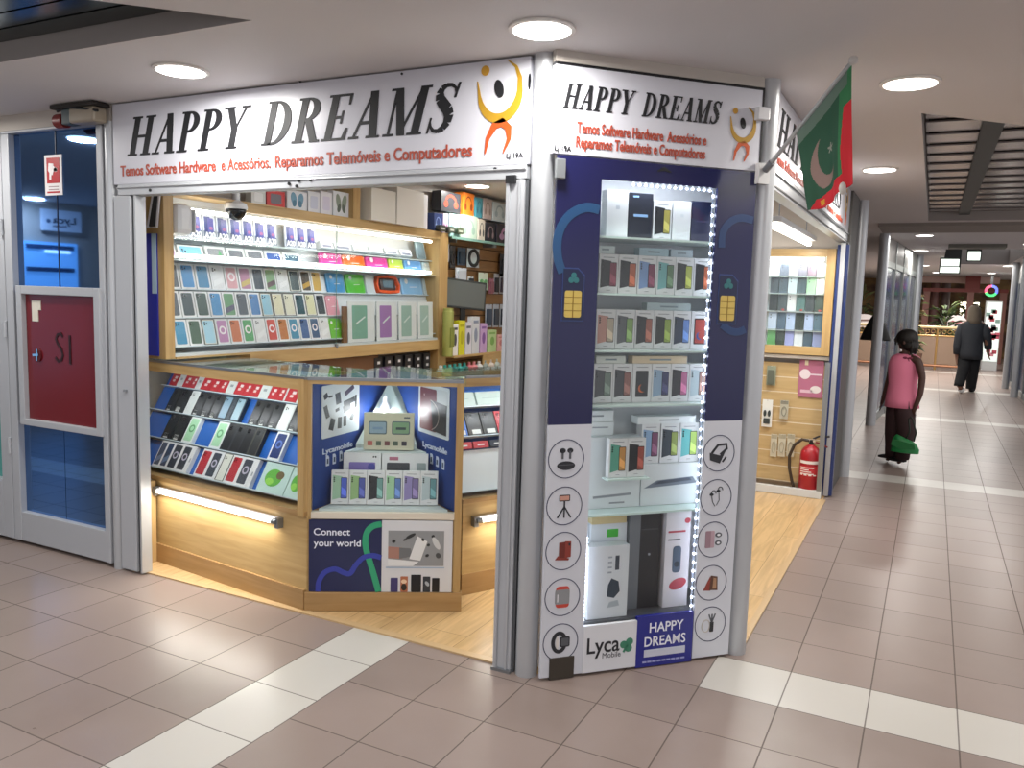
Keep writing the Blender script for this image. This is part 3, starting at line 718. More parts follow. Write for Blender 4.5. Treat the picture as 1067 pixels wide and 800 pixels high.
def ic_cable(m, x, z, r, y):
    m.ring(x - .35 * r, z - .1 * r, .3 * r, .42 * r, .07 * r, y, .001, M('#b9b4ae', .4)); m.rrect(x - .05 * r, x + .25 * r, z - .55 * r, z + .15 * r, .05 * r, y, .001, DK)
    for s in (-.15, .1, .35): m.stroke([(x + .1 * r, z + .1 * r), (x + s * r, z + .7 * r)], .09 * r, y, .001, DK2)
for par, nm, lst in ((lp, 'left', ((590, 478, ic_buds), (588, 527, ic_tripod), (587, 574, ic_case), (586, 622, ic_speaker), (584, 669, ic_watch))),
                 (rpn, 'right', ((749, 472, ic_radio), (746, 518, ic_earphones), (743, 562, ic_cases), (741, 607, ic_folio), (740, 650, ic_cable)))):
    for px, py, fn in lst:
        x, z = C(px, py); r = .073; mb = MB(); mb.ring(x, z, r, r * 1.02, .0035, -.001, .001, M('#2c3050', .4)); fn(mb, x, z, r * .85, -.0018); mb.build('product_picture', par)
# lower signs of the case
bl = MB(); xm = C(663, 660)[0]; xe = C(721, 660)[0]
bl.box(X0, xm, -.004, .012, .012, Z0, M('#d9dbe0', .25)); bl = bl.build('brand_panel', case)
TXT = M('#23242a', .4)
a = C(611, 681); mb = text_mb('Lyca', TXT, a[0], C(645, 672)[0], a[1] + .0, .068, -.0055, -.003, .01); text_mb('Mobile', M('#5a5c62', .4), C(627, 686)[0], C(646, 682)[0], C(630, 684)[1] - .004, .024, -.0055, -.003, 0, mb)
x, z = C(653, 671)
for k in range(3): mb.ell(x + .016 * math.cos(2.1 * k + .9), z + .016 * math.sin(2.1 * k + .9), .016, .016, -.0055, -.003, M('#3f8066', .4), 14)
mb.stroke([(x, z), (x - .016, z - .03)], .009, -.0055, -.003, M('#3f8066', .4)); mb.build('lettering', bl)
b2 = MB().box(xm, xe, -.005, .012, .005, Z0 + .015, M('#2a2f86', .25)).build('shop_name_panel', case); b2['label'] = 'blue panel with white shop name'
LW = M('#e8e8f2', .4); w_ = xe - xm; zc_ = Z0
mb = text_mb('HAPPY', LW, xm + w_ * .22, xe - w_ * .18, zc_ - .055, .042, -.0065, -.004, .008); text_mb('DREAMS', LW, xm + w_ * .14, xe - w_ * .13, zc_ - .113, .042, -.0065, -.004, .008, mb); mb.build('lettering', b2)
mb = MB().box(xm + w_ * .14, xe - w_ * .13, -.0065, -.004, zc_ - .158, zc_ - .128, M('#c6cad8', .4)); mb.build('pale_bar', b2)
mb = MB()
for k in range(9): mb.box(xm + w_ * (.12 + .085 * k), xm + w_ * (.19 + .085 * k), -.0063, -.004, zc_ - .183, zc_ - .176, M('#9aa0cc', .4))
mb.build('small_print', b2)
a = C(572, 686); b = C(597, 704); MB().box(a[0] + .002, b[0], -.006, .012, .004, a[1], M('#3b342c', .7)).build('service_hatch', case)
a = C(573, 165); b = C(587, 187); hb_ = MB().box(-.012, b[0], -.022, -.001, b[1], a[1], M('#8d9194', .35, .5)).build('lock_bracket', case, bevel=.003); hb_['label'] = 'grey metal lock bracket'
# led strips
LEDM = M('#e6edff', .5, 0, 18.0); STRIP = M('#c9d2e6', .5)
led = MB()
def leds(p, q, n, y=.022):
    led.stroke([p, q], .007, y, y + .002, STRIP)
    for k in range(n):
        f = (k + .5) / n; led.ball((p[0] + (q[0] - p[0]) * f, y - .001, p[1] + (q[1] - p[1]) * f), .0048, LEDM, 8, 6)
leds((X1 - .006, Z1 - .01), (X1 - .004, Z0 + .01), 46); leds((X0 + .13, Z1 - .008), (X1 - .01, Z1 - .008), 14); leds((X0 + .008, Z0 + .36), (X0 + .006, Z0 + .01), 22)
led.build('led_strip', case)
for nm, z, e in (('case_lamp', 1.93, 1.6),):
    l = area('case_lamp', CF.w(.43, .05, 1.97), .45, 1.3, (.86, .92, 1), size_y=.06); l.rotation_euler = (math.radians(18), 0, CF.a)
l = area('case_lamp', CF.w(X1 - .004, .05, 1.05), 1.6, 1.1, (.86, .92, 1), size_y=.04); l.matrix_world = CF.M @ Matrix.Translation((X1 + .06, .06, 1.05)) @ Matrix.Rotation(math.radians(90), 4, 'Y') @ Matrix.Rotation(0, 4, 'Z')
l = area('case_lamp', CF.w(X0, .05, .6), .9, .6, (.86, .92, 1), size_y=.04); l.matrix_world = CF.M @ Matrix.Translation((X0 - .06, .06, .6)) @ Matrix.Rotation(math.radians(-90), 4, 'Y')

# ---------------------------------------------------------------- cartons
CARTON = M('#dcdcde', .4)
def dots(mb, x, z, s, n, y, col=None):
    for k in range(n): mb.ell(x, z - k * s * 2.4, s, s, y, y + .001, col or M('#1a1b20', .25), 10)
def carton(w, h, d, face='duo', c1='#2a2c33', c2='#a8563c', body=None, edge=None, dotn=3, rnd=None):
    """upright phone carton: x across, front at y=-d, back at y=0, standing on z=0"""
    mb = MB(); B = body if isinstance(body, bpy.types.Material) else M(body or '#dcdcde', .4)
    mb.box(-w / 2, w / 2, -d, 0, 0, h, B); y = -d - .0008; ye = -d + .0003; T1 = M(c1, .3)
    if edge: mb.stroke([(-w / 2 + .003, .003), (w / 2 - .003, .003), (w / 2 - .003, h - .003), (-w / 2 + .003, h - .003)], .006, y, ye, M(edge, .4), True)
    if face == 'duo':
        mb.prism([(-w * .42, h * .13), (w * .12, h * .20), (w * .12, h * .82), (-w * .42, h * .86)], y, ye, T1)
        mb.rrect(w * .04, w * .42, h * .17, h * .79, w * .04, y - .0004, ye, M('#1b1c22', .3)); mb.rrect(w * .07, w * .39, h * .19, h * .77, w * .03, y - .0008, ye, M(c2, .3))
        mb.prism([(w * .08, h * .30), (w * .38, h * .22), (w * .38, h * .40), (w * .08, h * .52)], y - .0011, ye, M(tuple(min(1, x * 1.7 + .03) for x in lin(c2)[:3]), .3))
        dots(mb, -w * .33, h * .78, w * .045, dotn, y - .0005)
        mb.box(-w * .3, w * .3, y, ye, h * .9, h * .92, M('#8e9096', .5)); mb.box(-w * .1, w * .12, y, ye, h * .065, h * .08, M('#8e9096', .5))
    elif face == 'big':
        mb.rrect(-w * .38, w * .38, h * .07, h * .93, w * .08, y, ye, T1)
        if rnd: mb.ell(0, h * .55, w * .27, w * .27, y - .0003, ye, M(rnd, .3), 20); mb.ell(0, h * .55, w * .16, w * .16, y - .0006, ye, T1, 18)
        elif c2: mb.prism([(-w * .36, h * .12), (w * .36, h * .30), (w * .36, h * .52), (-w * .36, h * .34)], y - .0004, ye, M(c2, .3))
        if dotn: mb.rrect(-w * .34, -w * .02, h * .74, h * .90, w * .05, y - .0005, ye, M(c1, .15)); dots(mb, -w * .26, h * .86, w * .05, 2, y - .001); dots(mb, -w * .11, h * .82, w * .05, 1, y - .001)
    elif face == 'screen':
        mb.rrect(-w * .33, w * .33, h * .14, h * .82, w * .04, y, ye, M('#16171c', .3)); mb.rrect(-w * .28, w * .28, h * .17, h * .79, w * .03, y - .0004, ye, T1)
        if c2: mb.ell(w * .0, h * .36, w * .2, w * .2, y - .0008, ye, M(c2, .3), 18); mb.ell(w * .07, h * .38, w * .17, w * .19, y - .0012, ye, T1, 18)
        mb.box(-w * .3, w * .3, y, ye, h * .9, h * .92, M('#8e9096', .5))
    elif face == 'plain':
        mb.box(-w * .08, w * .10, y, ye, h * .60, h * .68, M(c1, .5))
    elif face == 'text':
        mb.box(-w * .3, w * .3, y, ye, h * .48, h * .54, M(c1, .5)); mb.box(-w * .34, -w * .1, y, ye, h * .9, h * .94, M(c1, .5))
    return mb
def put(mb, name, F, x, y, z, label, cat, group=None, tilt=0.0, rz=0.0, bevel=0.0, lean=0.0):
    mtx = F.M @ Matrix.Translation((x, y, z)) @ Matrix.Rotation(math.radians(rz), 4, 'Z') @ Matrix.Rotation(-math.radians(tilt), 4, 'X') @ Matrix.Rotation(math.radians(lean), 4, 'Y')
    o = mb.build(name, bevel=bevel, mtx=mtx); tag(o, label, cat, group); return o

# shelves of the case and what stands on them
def case_shelf(z):
    MB().box(.044, .842, .02, DB - .014, z - .008, z, M('#cfe3df', .15)).build('shelf', case)
SD = .085           # carton fronts behind the case front
def crow(py_t, py_b, px_l, n, px_r, specs, which, dpt=.05):
    xl, zb = C(px_l, py_b, SD); xr, _ = C(px_r - 2.5, py_b, SD); _, zt = C(px_l, py_t, SD)
    xl = max(xl, .046); case_shelf(zb); w = (xr - xl) / n; h = zt - zb
    for i, sp in enumerate(specs):
        put(carton(w * .97, h, dpt, *sp['a'], **sp.get('k', {})), 'phone_box', CF, xl + w * (i + .5), SD + dpt, zb + .0005,
            f"{sp['l']}, {ord_of(i, n)}, {which}", 'phone box', 'phone boxes in the corner display case', bevel=.0015)
    return xl, w, zb
def duo(c, s, l): return dict(a=('duo', c, s), l=l)
# top row: big boxes
xl, zb = C(631, 247, SD); case_shelf(zb)
for k, (pl, pr, pt, mbf, lab) in enumerate(((631, 653.5, 196, ('plain', '#b9bdc4'), 'plain white tablet box'), (654, 679, 198, ('text', '#8fb4e0'), 'black tablet box with pale blue word'), (679.7, 699, 205, ('duo', '#2c2e33', '#a59a4e'), 'white phone box with dark phone and yellow screen'),
                                        (700, 719, 204, ('plain', '#ccd0d4'), 'plain white narrow box'), (719.5, 742, 203, ('text', '#20264a'), 'dark navy tablet box'))):
    a = C(pl, 247, SD)[0]; b = C(pr, 247, SD)[0]; h = C(pl, pt, SD)[1] - C(pl, 246, SD)[1]
    body = {1: '#1c2130', 4: '#171c3c'}.get(k)
    put(carton((b - a) * .98, h, .05, *mbf, body=body), 'phone_box' if k == 2 else 'tablet_box', CF, (a + b) / 2, SD + .05, zb + .0005, lab + ', ' + ord_of(k, 5) + ', corner case top shelf', 'phone box' if k == 2 else 'tablet box', 'boxes on the top shelf of the corner display case', bevel=.0015)
crow(264, 305, 623, 6, 743, [duo('#2b2a2e', '#7d3044', 'white phone box with black phone and crimson screen'), duo('#26262b', '#b35f3e', 'white phone box with black phone and orange screen'), duo('#7c98c8', '#7a3550', 'white phone box with light blue phone'), duo('#74aeb0', '#5c7a5a', 'white phone box with turquoise phone'), duo('#23262a', '#a8b04a', 'white phone box with dark phone and lime screen'), duo('#24242a', '#a8522f', 'white phone box with dark phone and rust screen')], 'corner case second row')
crow(322, 363.5, 620, 6, 740, [duo('#c48e80', '#b8a892', 'white phone box with rose gold phone'), duo('#5a5c60', '#7fa05a', 'white phone box with grey phone'), duo('#1d1e22', '#9c5a48', 'white phone box with black phone and brown screen'), duo('#1e2420', '#8aa040', 'white phone box with black-green phone'), duo('#22304a', '#5f86cc', 'white phone box with bright blue phone'), dict(a=('screen', '#b0463e', '#3c5aa0'), l='pale blue phone box with red patterned screen')], 'corner case third row')
crow(379, 420, 617, 6, 738, [duo('#44454a', '#6f7f74', 'white phone box with charcoal phone'), duo('#3c3c42', '#8a5a52', 'white phone box with charcoal phone and brownish screen'), dict(a=('screen', '#12141c', '#c65f26'), l='white phone box with orange planet screen'), duo('#8fa9c4', '#2a2d5c', 'white phone box with pale blue phone'), duo('#1c1c24', '#b4608a', 'white phone box with black phone and pink screen'), duo('#b7c6cc', '#b0867c', 'white phone box with silver phone')], 'corner case fourth row')
# flat cartons lying on top of the rows
for k, (pl, pr, pt, pb, c, l) in enumerate(((622, 641, 253, 264, '#c4ced0', 'pale grey flat carton lying on left end of second row'), (667, 697, 255, 265, '#9fb6c2', 'bluish flat carton lying on middle of second row'), (700, 722, 257, 266, '#a9b8c4', 'pale blue flat carton lying on right half of second row'),
                                            (675, 720, 312, 323, '#aab9be', 'grey-blue flat carton lying on right half of third row'), (660, 716, 369, 380, '#d8c3a4', 'long cream flat carton lying on right half of fourth row'), (622, 652, 368, 379, '#d2d6d0', 'white flat carton lying on left end of fourth row'))):
    a, zt = C(pl, pt, SD); b, zb2 = C(pr, pb, SD); rowtop = {0: 264, 1: 264, 2: 264, 3: 322, 4: 379, 5: 379}[k]; refx = {264: 623, 322: 620, 379: 617}[rowtop]
    zr = C(refx, rowtop, SD)[1] + .0012
    put(MB().box(-(b - a) / 2, (b - a) / 2, -.045, 0, 0, .03, M(c, .4)).box(-(b - a) * .2, (b - a) * .2, -.0456, -.0445, .012, .019, M('#7c8a92', .4)), 'flat_box', CF, (a + b) / 2, SD + .048, zr, l + ' of the corner case', 'box', bevel=.0015)
# lower block: two laptop boxes, small cartons, phone boxes in front
a, zb = C(615, 532, SD); case_shelf(zb - .001)
zl = zb
for k, (pl, pr, pt) in enumerate(((615, 668, 457), (669, 727, 485))):
    a = C(pl, 532, SD)[0]; b = C(pr, 532, SD)[0]; zt = C(pl, pt, SD)[1]; w = b - a; h = zt - zl
    mb = MB().box(-w / 2, w / 2, -.07, 0, 0, h, M('#d3d7da', .35))
    if k == 0: mb.stroke([(-w * .42, h * .16), (w * .32, h * .19)], .010, -.0712, -.0695, M('#8c9098', .3)); mb.box(-w * .1, w * .2, -.0712, -.07, h * .06, h * .085, M('#8e9096'))
    else:
        mb.prism([(-w * .45, h * .42), (w * .5, h * .50), (w * .42, h * .66), (-w * .22, h * .60)], -.0712, -.0695, M('#6d7684', .3)); mb.prism([(-w * .28, h * .50), (w * .40, h * .57), (w * .36, h * .64), (-w * .18, h * .585)], -.0716, -.0695, M('#454c5a', .3))
    put(mb, 'laptop_box', CF, (a + b) / 2, SD + .09, zl, ('large white box with thin grey laptop edge, low left' if k == 0 else 'large white box with dark laptop picture, low right') + ' in corner case', 'laptop box', bevel=.002)
    tops = zt
    if k == 0:
        z2 = zt + .0005
        put(MB().box(-.065, .065, -.06, 0, 0, .055, M('#d9dcde', .4)).box(-.03, .04, -.0606, -.0595, .03, .036, M('#9a9da3')), 'flat_box', CF, .28, SD + .12, z2, 'flat white carton stacked on the low left laptop box in the corner case', 'box', bevel=.002)
        put(MB().box(-.055, .075, -.05, 0, 0, .045, M('#e2e4e6', .4)).box(-.02, .03, -.0506, -.0495, .02, .027, M('#8d9096')), 'flat_box', CF, .27, SD + .115, z2 + .056, 'white carton topmost of the low left stack in the corner case', 'box', bevel=.002)
z2 = C(669, 485, SD)[1] + .0005
for k, (pl, pr, pb, pt, sp) in enumerate(((671.5, 690.5, 485, 441, duo('#8ba7c8', '#7a4a68', 'white phone box with light blue phone')), (691.5, 711, 485, 441, duo('#39414c', '#8c9c50', 'white phone box with slate phone')), (711.5, 731, 484, 442, duo('#63b2b4', '#9fc050', 'white phone box with aqua phone')))):
    a = C(pl, pb, SD)[0]; b = C(pr, pb, SD)[0]; h = .165
    put(carton((b - a) * .98, h, .05, *sp['a']), 'phone_box', CF, (a + b) / 2, SD + .085, z2, sp['l'] + ', ' + ord_of(k, 3) + ' on corner case laptop box', 'phone box', 'phone boxes in the corner display case', bevel=.0015)
put(MB().box(-.14, .13, -.06, 0, 0, .03, M('#dde0e2', .4)).box(-.04, .05, -.0606, -.0595, .012, .018, M('#8d9096')), 'flat_box', CF, .575, SD + .085, z2 + .166, 'long flat white carton lying across three phone boxes in the corner case', 'box', bevel=.002)
xq, zq = C(633, 498, .045)
for k, (pl, pr, sp) in enumerate(((633.5, 652.5, duo('#5aa08c', '#c08a4a', 'white phone box with green phone')), (652.5, 671.5, duo('#202226', '#9a4a3e', 'white phone box with black phone and red screen')))):
    a = C(pl, 498, .045)[0]; b = C(pr, 498, .045)[0]; h = C(640, 457, .045)[1] - zq
    put(carton((b - a) * .98, h, .028, *sp['a']), 'phone_box', CF, (a + b) / 2, .045 + .028, zq, sp['l'] + ' before the low left laptop box', 'phone box', 'phone boxes in the corner display case', bevel=.0012)
MB().box(C(633, 498, .045)[0] - .01, C(672, 498, .045)[0] + .01, .02, .074, zq - .008, zq - .001, M('#cfe3df', .15)).build('shelf', case)
# bottom compartment
zb = C(611, 645, .05)[1]; zb = max(zb, .06)
MB().box(.044, .842, .02, DB - .014, zb - .01, zb, M('#4c4e54', .4)).build('shelf', case)
def bb(pl, pr, pt, pb, off): a, z0 = C(pl, pb, off); b, z1 = C(pr, pt, off); return a, b, z0, z1
a, b, z0, z1 = bb(611, 656, 570, 645, .04); w, h = b - a, C(633, 569, .04)[1] - zb
mb = MB().box(-w / 2, w / 2, -.06, 0, 0, h, M('#d5d8de', .35)); mb.prism([(-w * .02, h * .30), (w * .16, h * .27), (w * .30, h * .36), (w * .26, h * .50), (w * .08, h * .55), (0, h * .46)], -.0612, -.0595, M('#2d3c4c', .4)); mb.prism([(w * .0, h * .14), (w * .3, h * .16), (w * .26, h * .24), (w * .05, h * .22)], -.0612, -.0595, M('#aab2ba', .4)); mb.box(w * .16, w * .26, -.0612, -.0595, h * .66, h * .86, M('#39404c')); 
for k in range(4): mb.box(-w * .02, w * .08, -.0612, -.0595, h * (.62 + .07 * k), h * (.645 + .07 * k), M('#9aa0aa'))
put(mb, 'gadget_box', CF, (a + b) / 2, .10, zb + .0005, 'white box with dark gadget picture at the front left bottom of the corner case', 'box', bevel=.002)
a2, b2x, _, _ = bb(613, 653, 545, 600, .12); w = b2x - a2; h = C(630, 545, .12)[1] - zb
mb = MB().box(-w / 2, w / 2, -.05, 0, 0, h, M('#cfd4dc', .35)); mb.box(-w * .05, w * .26, -.0512, -.0495, h * .84, h * .93, M('#3fae3a', .5))
put(mb, 'gadget_box', CF, (a2 + b2x) / 2, .165, zb + .0005, 'white box with a bright green sticker at the bottom left of the corner case', 'box', bevel=.002)
put(MB().box(-w / 2, w * .45, -.06, 0, 0, .045, M('#cdb98c', .45)), 'gadget_box', CF, (a2 + b2x) / 2, .165, zb + h + .001, 'small tan box lying on the green-stickered box in the corner case', 'box', bevel=.002)
a3, b3, _, _ = bb(652, 690, 532, 640, .10); w = b3 - a3; h = C(665, 533, .09)[1] - zb
mb = MB().box(-w / 2, w / 2, -.10, 0, 0, h, M('#23242a', .35)); mb.box(-w / 2 - .0006, -w / 2 + .05, -.1006, .0006, 0, h, M('#6d7178', .4)); mb.ell(w * .15, h * .55, .006, .006, -.101, -.0995, M('#9ba0aa'), 10); mb.box(-w * .1, w * .4, -.101, -.0995, h * .8, h * .81, M('#45474e'))
put(mb, 'speaker_box', CF, (a3 + b3) / 2, .20, zb + .0005, 'tall black box in the middle of the bottom of the corner case', 'box', bevel=.002)
a4, b4, _, _ = bb(691, 722, 533, 636, .07); w = b4 - a4; h = C(700, 534, .07)[1] - zb
RD = M('#b4404e', .4); mb = MB().box(-w / 2, w / 2, -.06, 0, 0, h, M('#d9d4da', .35)); mb.rrect(-w * .18, w * .16, h * .36, h * .64, w * .12, -.0612, -.0595, M('#47586e', .4)); mb.ell(0, h * .45, w * .11, w * .11, -.0618, -.0595, M('#24303e')); mb.ell(w * .08, h * .24, w * .36, w * .2, -.0614, -.0595, RD, 20, .3); mb.box(-w * .4, w * .3, -.0612, -.0595, h * .78, h * .80, RD); mb.box(-w * .4, w * .1, -.0612, -.0595, h * .7, h * .715, DK2); mb.ell(w * .36, h * .9, w * .12, w * .1, -.0612, -.0595, RD, 16)
put(mb, 'speaker_box', CF, (a4 + b4) / 2, .14, zb + .0005, 'tall white box with red speaker picture, bottom right of corner case', 'box', bevel=.002)
# ================================================================ COUNTERS
BLUE = M('#1f5fb4', .4); BLUED = M('#1d3f86', .6, 0, 0, .25)
ZT = 1.10
LC = Frame(-3.75, 2.996, -6.5)          # left counter: x 0 .. 1.258
CC = Frame(-2.505, 2.872, 31.0)         # corner counter: x 0 .. .70
RC = Frame(-1.985, 3.41, 61.0)          # right counter
def tube_light(F, x0, x1, y, z, label):
    t = thing('tube_light', label, 'tube light', loc=F.w((x0 + x1) / 2, y, z), rz=F.a); hw = (x1 - x0) / 2
    mb = MB(); mb.tube([(-hw + .02, 0, 0), (hw - .02, 0, 0)], .011, TUBE, 12); mb.build('tube', t, smooth='auto')
    mb = MB(); mb.box(-hw, hw, .012, .03, -.012, .016, WHITE); mb.build('batten', t)
    for s in (-1, 1): MB().tube([(s * hw, 0, 0), (s * (hw - .03), 0, 0)], .0145, ALUD, 12).box(s * hw - .012, s * hw + .012, -.004, .03, -.03, .018, ALUD).build('end_holder', t)
    l = area('lamp', (0, 0, 0), x1 - x0 - .06, 3.6 * (x1 - x0), (1, .98, .91), size_y=.02); l.parent = t; l.matrix_world = t.matrix_world @ Matrix.Translation((0, -.016, -.012)) @ Matrix.Rotation(math.radians(-25), 4, 'X')
    return t
def tiers_panel(mb, x0, x1, y, z, tilt, ln, mat):
    """inclined display board whose lower edge is at (y, z)"""
    s, c = math.sin(math.radians(tilt)), math.cos(math.radians(tilt))
    a = (y, z); b = (y + ln * s, z + ln * c)
    mb.add([(x0, a[0], a[1]), (x1, a[0], a[1]), (x1, b[0], b[1]), (x0, b[0], b[1]), (x0, a[0] + .008 * c, a[1] - .008 * s), (x1, a[0] + .008 * c, a[1] - .008 * s), (x1, b[0] + .008 * c, b[1] - .008 * s), (x0, b[0] + .008 * c, b[1] - .008 * s)],
           [(0, 1, 2, 3), (7, 6, 5, 4), (0, 4, 5, 1), (2, 6, 7, 3), (0, 3, 7, 4), (1, 5, 6, 2)], mat)
    d = .03; mb.add([(x0, a[0] - d * c, a[1] + d * s), (x1, a[0] - d * c, a[1] + d * s), (x1, a[0], a[1]), (x0, a[0], a[1]), (x0, a[0] - d * c - .004 * s, a[1] + d * s - .006 * c), (x1, a[0] - d * c - .004 * s, a[1] + d * s - .006 * c), (x1, a[0] - .004 * s, a[1] - .006 * c), (x0, a[0] - .004 * s, a[1] - .006 * c)],
           [(0, 3, 2, 1), (4, 5, 6, 7), (0, 1, 5, 4), (2, 3, 7, 6), (0, 4, 7, 3), (1, 2, 6, 5)], M('#c9d6dc', .15))
# ---- left counter
LW_ = 1.258; LD = .50; LX = -.29
t = thing('display_counter', 'long glazed oak counter with tiers of phone boxes, left inside the shop front', 'counter', LC)
mb = MB(); mb.box(.06, LW_, 0.012, .03, .105, .455, WOOD); mb.box(.06, .072, .03, LD, .105, .455, WOOD); mb.box(LX, 1.14, LD - .018, LD, .012, 1.08, WOOD); mb.build('base_panel', t)
MB().box(.06, LW_ - .01, .0, .018, .005, .105, WOODD).build('kick_board', t)
MB().hprism([(LX, 0), (LW_, 0), (1.165, LD - .02), (LX, LD - .02)], .455, .478, WOODD).build('deck', t)
mb = MB(); mb.box(LW_ - .045, LW_ - .004, -.004, .03, .455, ZT - .008, WOODV); mb.build('upright', t)
MB().box(LX, LX + .02, 0, .03, .478, ZT - .04, WOODV).build('upright', t)
mb = MB(); mb.box(LX + .02, LW_ - .045, 0, .024, ZT - .058, ZT - .010, WOOD); mb.box(LX, LW_, -.002, .012, ZT - .010, ZT + .002, ALUD); mb.build('top_rail', t)
MB().box(LX + .02, LW_ - .045, .004, .010, .478, ZT - .058, GLASS).build('front_glass', t)
MB().hprism([(LX, .012), (LW_ - .004, .012), (1.16, LD), (LX, LD)], ZT - .008, ZT, GLASSG).build('top_glass', t)
mb = MB(); mb.box(LX, 1.14, LD - .035, LD - .018, .478, ZT - .06, BLUE); mb.build('blue_back', t)
mb = MB(); TI = []
for k, (y, z) in enumerate(((.075, .497), (.155, .637), (.235, .775), (.315, .905))):
    tiers_panel(mb, LX + .02, LW_ - (.05, .058, .07, .085)[k], y, z, 30, .15 if k < 3 else .10, BLUE); TI.append((y, z))
mb.build('tier', t)
MB().box(LX + .03, 1.13, LD - .16, LD - .04, ZT - .05, ZT - .045, M('#cfc9ac', .4)).build('reflection_board', t)  # pale board added to imitate lights reflected in the counter glass
for k_ in range(5):
    put(MB().box(-.03, .03, -.03, .03, 0, .012, M('#e3e6e6', .4)).box(-.022, .022, -.022, .022, .012, .0126, M('#6f8ea8', .3)), 'watch_box', LC, .70 + .085 * k_, LD - .10, ZT - .0445, f'small white box with grey-blue lid, {ORD[k_]} from left, under the left counter top', 'box', 'small boxes under the counter glass')
l = area('counter_fill', (0, 0, 0), 1.3, 2.2, (.95, .97, 1), size_y=.02); l.matrix_world = LC.M @ Matrix.Translation((.45, .03, ZT - .065)) @ Matrix.Rotation(math.radians(25), 4, 'X')  # strip light added to brighten the goods behind the left glass
tube_light(LC, .12, LW_ - .17, -.018, .405, 'lit tube under the left glazed counter, against its oak front')
BK = '#1b1d22'
def lay(F, tier, x, w, h, mb, name, label, cat, group, tilt=30):
    y, z = tier; s, c = math.sin(math.radians(tilt)), math.cos(math.radians(tilt))
    put(mb, name, F, x, y - .001 * c, z + .001 * s + .0012, label, cat, group, tilt, bevel=.0012)
def cap_box(w, h, d, body, spec):
    return carton(w, h, d, *spec[0], body=body, **spec[1])
G1 = 'phone boxes on the tiers of the left counter'
# tier rows given as (x-left px, x-right px) at the mid height of the row is replaced by an even pitch
def row(F, tier, x0, items, h, tiername, d=.024):
    x = x0; n = len([i for i in items if i]); q = 0
    for it in items:
        w = it['w']
        if it.get('l'):
            mb = it['m'](w * .97, it.get('h', h), d)
            lay(F, tier, x + w / 2, w, h, mb, it.get('n', 'phone_box'), f"{it['l']}, {ord_of(q, n)}, {tiername}", it.get('c', 'phone box'), it.get('g', G1)); q += 1
        x += w
def cb(face, c1, c2=None, body=None, edge=None, dn=3, rnd=None):
    return lambda w, h, d: carton(w, h, d, face, c1, c2, body, edge, dn, rnd)
def redbox(w, h, d):
    mb = MB(); mb.box(-w / 2, w / 2, -d, 0, 0, h, M('#c2303a', .4)); y = -d - .0006
    mb.box(-w * .08, w * .25, y, -d, h * .45, h * .62, M('#e8d8d8', .5)); mb.box(-w * .2, w * .1, y, -d, h * .25, h * .4, M('#e8c9c9', .5)); return mb
def whitesmall(w, h, d):
    mb = MB(); mb.box(-w / 2, w / 2, -d, 0, 0, h, M('#d9d9da', .4)); mb.box(-w * .2, w * .15, -d - .0006, -d, h * .4, h * .55, M('#9a9da2', .5)); return mb
def E_(w): return dict(w=w)
def I(w, m, l, **k): return dict(w=w, m=m, l=l, **k)
wa = .074
def darkpack(w, h, d):
    mb = carton(w, h, d, 'big', '#24262b', None, '#1a1c20', None, 3); mb.box(-w * .30, w * .10, -d - .0008, -d, h * .03, h * .22, M('#d9d9d6', .5)); return mb
# top tier: small red and white boxes
tn = 'left counter top tier'
row(LC, TI[3], -.20, [I(.07, redbox, 'small red box'), I(.055, whitesmall, 'small white box'), I(.07, redbox, 'small red box'), I(.045, redbox, 'narrow small red box'), I(.05, whitesmall, 'small white box'), I(.085, redbox, 'small red box'), I(.07, redbox, 'small red box'), I(.065, redbox, 'small red box'), I(.07, whitesmall, 'small white box'), I(.075, redbox, 'small red box'), I(.055, redbox, 'small red box'), I(.07, redbox, 'small red box'), I(.075, whitesmall, 'small white box'),
     I(.065, redbox, 'small red box'), I(.055, redbox, 'small red box'), I(.012, whitesmall, 'thin white box', c='box', n='accessory_box'), I(.085, redbox, 'wide small red box'), I(.07, whitesmall, 'small white box at the end')], .095, tn, .03)
tn = 'left counter third tier'
row(LC, TI[2], -.13, [I(wa, darkpack, 'black phone pack with white tag'), I(.096, darkpack, 'wide black phone pack'), I(.07, cb('big', '#cfd2d2', None, '#d5d6d6'), 'pale silver phone box'), I(wa, darkpack, 'black phone pack with white tag'), I(wa, darkpack, 'black phone pack with white tag'), I(wa, darkpack, 'black phone pack with white tag'), I(.075, cb('big', '#7f9bb0', None, '#22303c'), 'steel blue phone box'), I(.03, cb('plain', '#22303c', None, '#23303c'), 'narrow dark blue-grey box', n='accessory_box', c='box'), I(.075, cb('big', '#93aebd', None, '#22303c'), 'pale steel blue phone box'),
     E_(.075), I(wa, darkpack, 'black phone pack with white tag'), I(wa, darkpack, 'black phone pack with white tag'), I(wa, darkpack, 'black phone pack with white tag'), I(.078, cb('big', '#dedfdf', None, '#d5d6d6'), 'white phone box with pale phone'), I(wa, darkpack, 'black phone pack with white tag'), I(wa, darkpack, 'black phone pack with white tag'), I(.07, cb('big', '#e0625a', None, '#d2544e'), 'coral red phone box')], .14, tn)
tn = 'left counter second tier'
